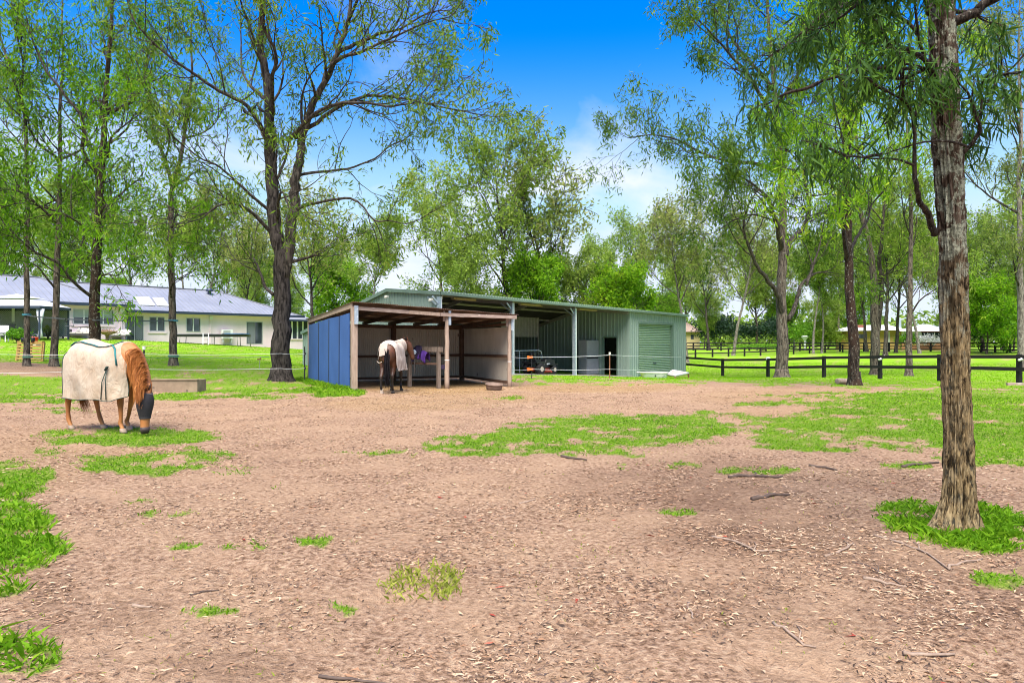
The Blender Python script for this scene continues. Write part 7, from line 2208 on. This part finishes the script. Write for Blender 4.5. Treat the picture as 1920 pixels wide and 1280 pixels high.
def blades(name, x, y, h, w, g, mat, label, lean=.45):
    n = len(x)
    z = micro(x, y) - .008
    P = np.c_[x, y, z]
    A = np.c_[g.normal(size=n) * lean, g.normal(size=n) * lean, np.ones(n)]
    A = unit(A) * h[:, None]
    t = g.uniform(0, np.pi, n); W = np.c_[np.cos(t), np.sin(t), np.zeros(n)] * w[:, None] * .5
    bend = np.c_[g.normal(size=n), g.normal(size=n), np.zeros(n)] * (h * .35)[:, None]
    V = np.stack([P - W, P + W, P + A * .6 + W * .7 + bend * .3, P + A + bend - np.array([0, 0, 1]) * (h * .1)[:, None]], 1).reshape(-1, 3)
    o = np_mesh(name, V, np.arange(len(V)).reshape(-1, 4), mat, kind='stuff')
    tag(o, label, 'grass', kind='stuff')
    return o
# near tufts and patches
x, y, g = sample(520000, 2.6, 24, 46, 1.0, 31)
m_ = grass_mask(x, y); u_, v_ = uv(x, y)
keep = (m_ > .05) & (g.random(len(x)) < m_ ** 1.25 * np.clip(.25 + 8 / np.hypot(x, y), .3, 1)) & ~inside(x, y, FOOT[0])
yel = ((u_ - 790) / 110) ** 2 + ((v_ - 1095) / 45) ** 2 < 1
x1, y1 = x[keep & ~yel], y[keep & ~yel]
d_ = np.hypot(x1, y1); u1, v1 = uv(x1, y1)
tall = np.zeros_like(d_)
for cx, cy, rx, ry in ((-20, 1050, 190, 150), (1790, 985, 170, 60), (625, 735, 70, 16), (660, 738, 30, 12), (0, 1225, 120, 60)):
    tall = np.maximum(tall, np.clip(1.3 - ((u1 - cx) / rx) ** 2 - ((v1 - cy) / ry) ** 2, 0, 1))
hh = g.uniform(.014, .045, len(x1)) * (1 + tall * 1.3) * (1 + .02 * d_)
blades('grass_tufts', x1, y1, hh, .0032 + .0009 * d_, g, M_grass, 'short green grass growing in patches on the bare paddock', .7)
x2, y2 = x[keep & yel], y[keep & yel]
x3, y3, g3 = sample(6000, 3.6, 5.6, 14, 1.0, 37)
u3, v3 = uv(x3, y3); k3 = (((u3 - 790) / 85) ** 2 + ((v3 - 1092) / 34) ** 2 + g3.normal(size=len(u3)) * .25 < .75)
x2 = np.r_[x2, x3[k3]]; y2 = np.r_[y2, y3[k3]]
blades('grass_sparse', x2, y2, g3.uniform(.03, .09, len(x2)), np.full(len(x2), .006), g3, M_grass_yellow, 'sparse yellow-green grass tuft in the middle of the bare ground', .5)
# thin wisps straggling over the bare earth and round the patches
xw, yw, gw = sample(60000, 2.6, 22, 46, 1.0, 39)
mw = grass_mask(xw, yw); nw = fbm(xw * 1.3, yw * 1.3, 4, 88); nw2 = fbm(xw * 7, yw * 7, 2, 89)
kw = (mw < .5) & (gw.random(len(xw)) < np.clip((nw - .52) * 5, 0, .5) * np.clip((nw2 - .5) * 6, 0, 1) + np.clip(mw, 0, .4) * .5) & ~inside(xw, yw, FOOT[0])
xw, yw = xw[kw], yw[kw]
blades('grass_wisps', xw, yw, gw.uniform(.012, .04, len(xw)), .003 + .0008 * np.hypot(xw, yw), gw, M_grass_yellow, 'thin dry wisps of grass straggling over the bare paddock', .8)
# lawn beyond
x, y, g = sample(210000, 19, 75, 46, .9, 41)
m_ = grass_mask(x, y)
q = SW
tt = (x - q.a.x) * q.d.x + (y - q.a.y) * q.d.y; oo = (x - q.a.x) * q.n.x + (y - q.a.y) * q.n.y
inshed = (tt > -.1) & (tt < SL + .1) & (oo > -.15) & (oo < SDP + .1)
th = (x - HW.a.x) * HW.d.x + (y - HW.a.y) * HW.d.y; oh = (x - HW.a.x) * HW.n.x + (y - HW.a.y) * HW.n.y
inhouse = (oh > -1.3) & (th < HL + 1)
keep = (m_ > .4) & ~inshed & ~inhouse & ~inside(x, y, FOOT[0]) & (g.random(len(x)) < .85)
x, y = x[keep], y[keep]; d_ = np.hypot(x, y)
blades('lawn_grass', x, y, g.uniform(.02, .055, len(x)) * (1 + .010 * d_), .010 + .0011 * d_, g, M_grass_lawn, 'mown green lawn and paddock grass around the buildings', .8)
# clover and tall tufts at the foot of the near tree, weeds along the blue wall
def weeds(cx, cy, r0, r1, n, h0, h1, seed, name, label, mat, w=.012):
    g = np.random.default_rng(seed)
    a = g.uniform(0, 2 * np.pi, n); r = g.uniform(r0, r1, n)
    # several clumps
    cl = g.integers(0, 40, n); ca = g.uniform(0, 2 * np.pi, 40); cr = g.uniform(r0, r1, 40)
    x = cx + np.cos(ca[cl]) * cr[cl] + g.normal(size=n) * .05; y = cy + np.sin(ca[cl]) * cr[cl] * .8 + g.normal(size=n) * .05
    blades(name, x, y, g.uniform(h0, h1, n), np.full(n, w), g, mat, label, .6)
weeds(3.80, 5.75, .16, .66, 3600, .02, .11, 51, 'grass_ring', 'longer grass ringing the foot of the near trunk', M_grass, .004)
g = np.random.default_rng(53)
n = 2600; f = g.random(n) ** 1; bx0 = np.array([-8.1, 26.9]); bx1 = np.array([-4.95, 21.75])
cl = g.integers(0, 26, n); cf = g.random(26)
X = bx0[0] + (bx1[0] - bx0[0]) * cf[cl] - .12 + g.normal(size=n) * .14 - .05; Y = bx0[1] + (bx1[1] - bx0[1]) * cf[cl] - .10 + g.normal(size=n) * .14
blades('wall_weeds', X, Y, g.uniform(.05, .24, n), np.full(n, .016), g, M_grass, 'ragged green weeds along the foot of the blue shelter wall', .5)

# leaf litter
M_litter = leafmat('dry_leaf', [(0, (.12, .055, .03)), (.3, (.26, .145, .085)), (.55, (.42, .275, .175)), (.8, (.48, .35, .24)), (1, (.56, .455, .34))], .05, .7)
M_litter_red = leafmat('dry_leaf_red', [(0, (.20, .03, .02)), (.6, (.34, .08, .05)), (1, (.45, .2, .12))], .05, .7)
M_bark_bits = leafmat('bark_bits', [(0, (.02, .013, .01)), (.5, (.07, .045, .034)), (1, (.18, .12, .095))], .0, .9)
def litter(name, n, r0, r1, seed, lmin, lmax, asp, mat, label, dens, lift=.012, pw=1.0):
    x, y, g = sample(n, r0, r1, 46, pw, seed)
    gm = grass_mask(x, y); dk = dark_mask(x, y)
    cl = fbm(x * 2.0, y * 2.0, 4, 77)
    p = dens * np.clip((cl - .32) * 4.0, .16, 1.6) * (.55 + 1.0 * dk) * (1 - .75 * gm)
    k = (g.random(len(x)) < p) & ~inside(x, y, FOOT[0])
    x, y = x[k], y[k]; n = len(x)
    d = np.hypot(x, y)
    L = (lmin + (lmax - lmin) * g.random(n) ** 1.8 * 1.5) * (1 + .012 * d); a = g.uniform(0, 2 * np.pi, n)
    z = micro(x, y) + lift * g.random(n)
    P = np.c_[x, y, z]
    T = np.c_[np.cos(a), np.sin(a), g.normal(size=n) * .14]; T = unit(T)
    roll = g.normal(size=n) * .5
    S0 = np.c_[-np.sin(a), np.cos(a), np.zeros(n)]
    S = unit(S0 * np.cos(roll)[:, None] + np.array([0, 0, 1]) * np.sin(roll)[:, None])
    c = (g.normal(size=n) * .22 * L)[:, None]
    hL = L[:, None] * .5; W = S * (L * asp * (1 + .02 * d) * g.uniform(.6, 1.3, n))[:, None] * .5
    mid = P + S0 * c + np.c_[np.zeros(n), np.zeros(n), L * .06]
    V = np.stack([P - T * hL, mid - T * hL * .05 + W, P + T * hL, mid - T * hL * .05 - W], 1)
    V[:, :, 2] = np.maximum(V[:, :, 2], (z - .004)[:, None])
    o = np_mesh(name, V.reshape(-1, 3), np.arange(4 * n).reshape(-1, 4), mat, kind='stuff')
    tag(o, label, 'leaf litter', kind='stuff')
litter('leaf_litter', 400000, 2.5, 27, 61, .012, .045, .18, M_litter, 'pale dry gum leaves scattered over the bare ground', .75)
litter('leaf_litter', 1600, 2.5, 14, 62, .03, .07, .2, M_litter_red, 'scattered reddish fallen leaves among the pale litter', .2)
litter('bark_litter', 220000, 2.5, 22, 63, .010, .042, .15, M_bark_bits, 'dark bark chips and twig bits trodden into the soil', .75, .006)
# small sprigs and droppings are part of the litter; loose sticks lie singly
M_stick = surf('stick', (.30, .22, .165), (.17, .115, .085), 14, .9)
M_stick_dark = surf('stick_dark', (.10, .07, .055), (.06, .04, .032), 14, .9)
def gp(px, py):
    D = 2048 / (py - 640.0); return np.array([(px - 960) / F * D, D])
SG_ = [([(1334, 1007), (1370, 1015), (1402, 1030), (1420, 1040), (1450, 1038), (1482, 1032)], .011, M_stick, 'long forked stick in the middle right of the bare ground'),
       ([(1548, 1040), (1575, 1030), (1590, 1022), (1600, 1015)], .012, M_stick, 'short pale stick between the long stick and the near trunk'),
       ([(1640, 1003), (1690, 1018), (1740, 1040), (1780, 1072)], .011, M_stick, 'long curved stick leading away from the near trunk'),
       ([(1778, 1070), (1800, 1058), (1842, 1050)], .011, M_stick, 'straight pale stick below the near trunk'),
       ([(1365, 896), (1395, 893), (1430, 895), (1468, 895)], .022, M_stick_dark, 'dark surface root in the bare ground, farther one'),
       ([(1410, 938), (1440, 934), (1480, 933)], .026, M_stick_dark, 'dark surface root in the bare ground, nearer one'),
       ([(1053, 858), (1075, 862), (1100, 866)], .022, M_stick_dark, 'short dark stick at the edge of the central grass patch'),
       ([(1515, 872), (1545, 875), (1570, 880)], .02, M_stick_dark, 'short dark stick left of the near trunk in the bare ground'),
       ([(975, 945), (990, 942), (1003, 938)], .014, M_stick, 'small pale twig near the middle of the bare ground'),
       ([(1620, 1085), (1660, 1093), (1700, 1100)], .013, M_stick, 'paired stick lying in the leaf heap lower right'),
       ([(1450, 1165), (1480, 1185), (1510, 1205), (1530, 1212)], .010, M_stick, 'thin bent stick in the lower right foreground'),
       ([(1290, 1125), (1295, 1145), (1300, 1158)], .009, M_stick, 'thin upright-lying twig in the right foreground'),
       ([(600, 1272), (680, 1276), (740, 1282)], .009, M_stick_dark, 'dark stick at the bottom edge of the picture'),
       ([(1690, 875), (1715, 869), (1760, 866)], .025, M_stick_dark, 'root running to the near trunk from the left'),
       ([(355, 1110), (380, 1106), (410, 1104)], .007, M_stick_dark, 'short stick in the left foreground litter'),
       ([(250, 1134), (268, 1136), (285, 1134)], .012, M_stick, 'light brown bark strip in the left foreground'),
       ([(1690, 1228), (1740, 1226), (1790, 1224)], .012, M_stick, 'straight stick low in the right corner'),
       ([(1600, 1050), (1625, 1060), (1650, 1075), (1690, 1095), (1720, 1100)], .008, M_stick_dark, 'thin dark twig above the leaf heap lower right')]
for pts, r, mt, lab in SG_:
    q = np.array([gp(*p) for p in pts]); z = micro(q[:, 0], q[:, 1])
    P = [Vector((q[i, 0], q[i, 1], z[i] + r * .6)) for i in range(len(q))]
    Q = []
    for i in range(len(P) - 1):
        for k in range(3):
            v = P[i].lerp(P[i + 1], k / 3); Q.append(v + Vector((R.gauss(0, r * .5), R.gauss(0, r * .5), R.gauss(0, r * .2))))
    Q.append(P[-1])
    m = MB(); m.smooth = True
    m.tube(Q, [r * (1 - .6 * i / len(Q)) for i in range(len(Q))], 6)
    k = len(Q) // 2
    if len(pts) > 3: m.tube([Q[k], Q[k] + Vector((.05, .09, .01)), Q[k] + Vector((.07, .2, 0))], [r * .5, r * .4, r * .2], 5)
    o = m.build('fallen_stick', mt, None, loc=P[0]); tag(o, lab, 'stick', 'sticks and roots on the bare ground')
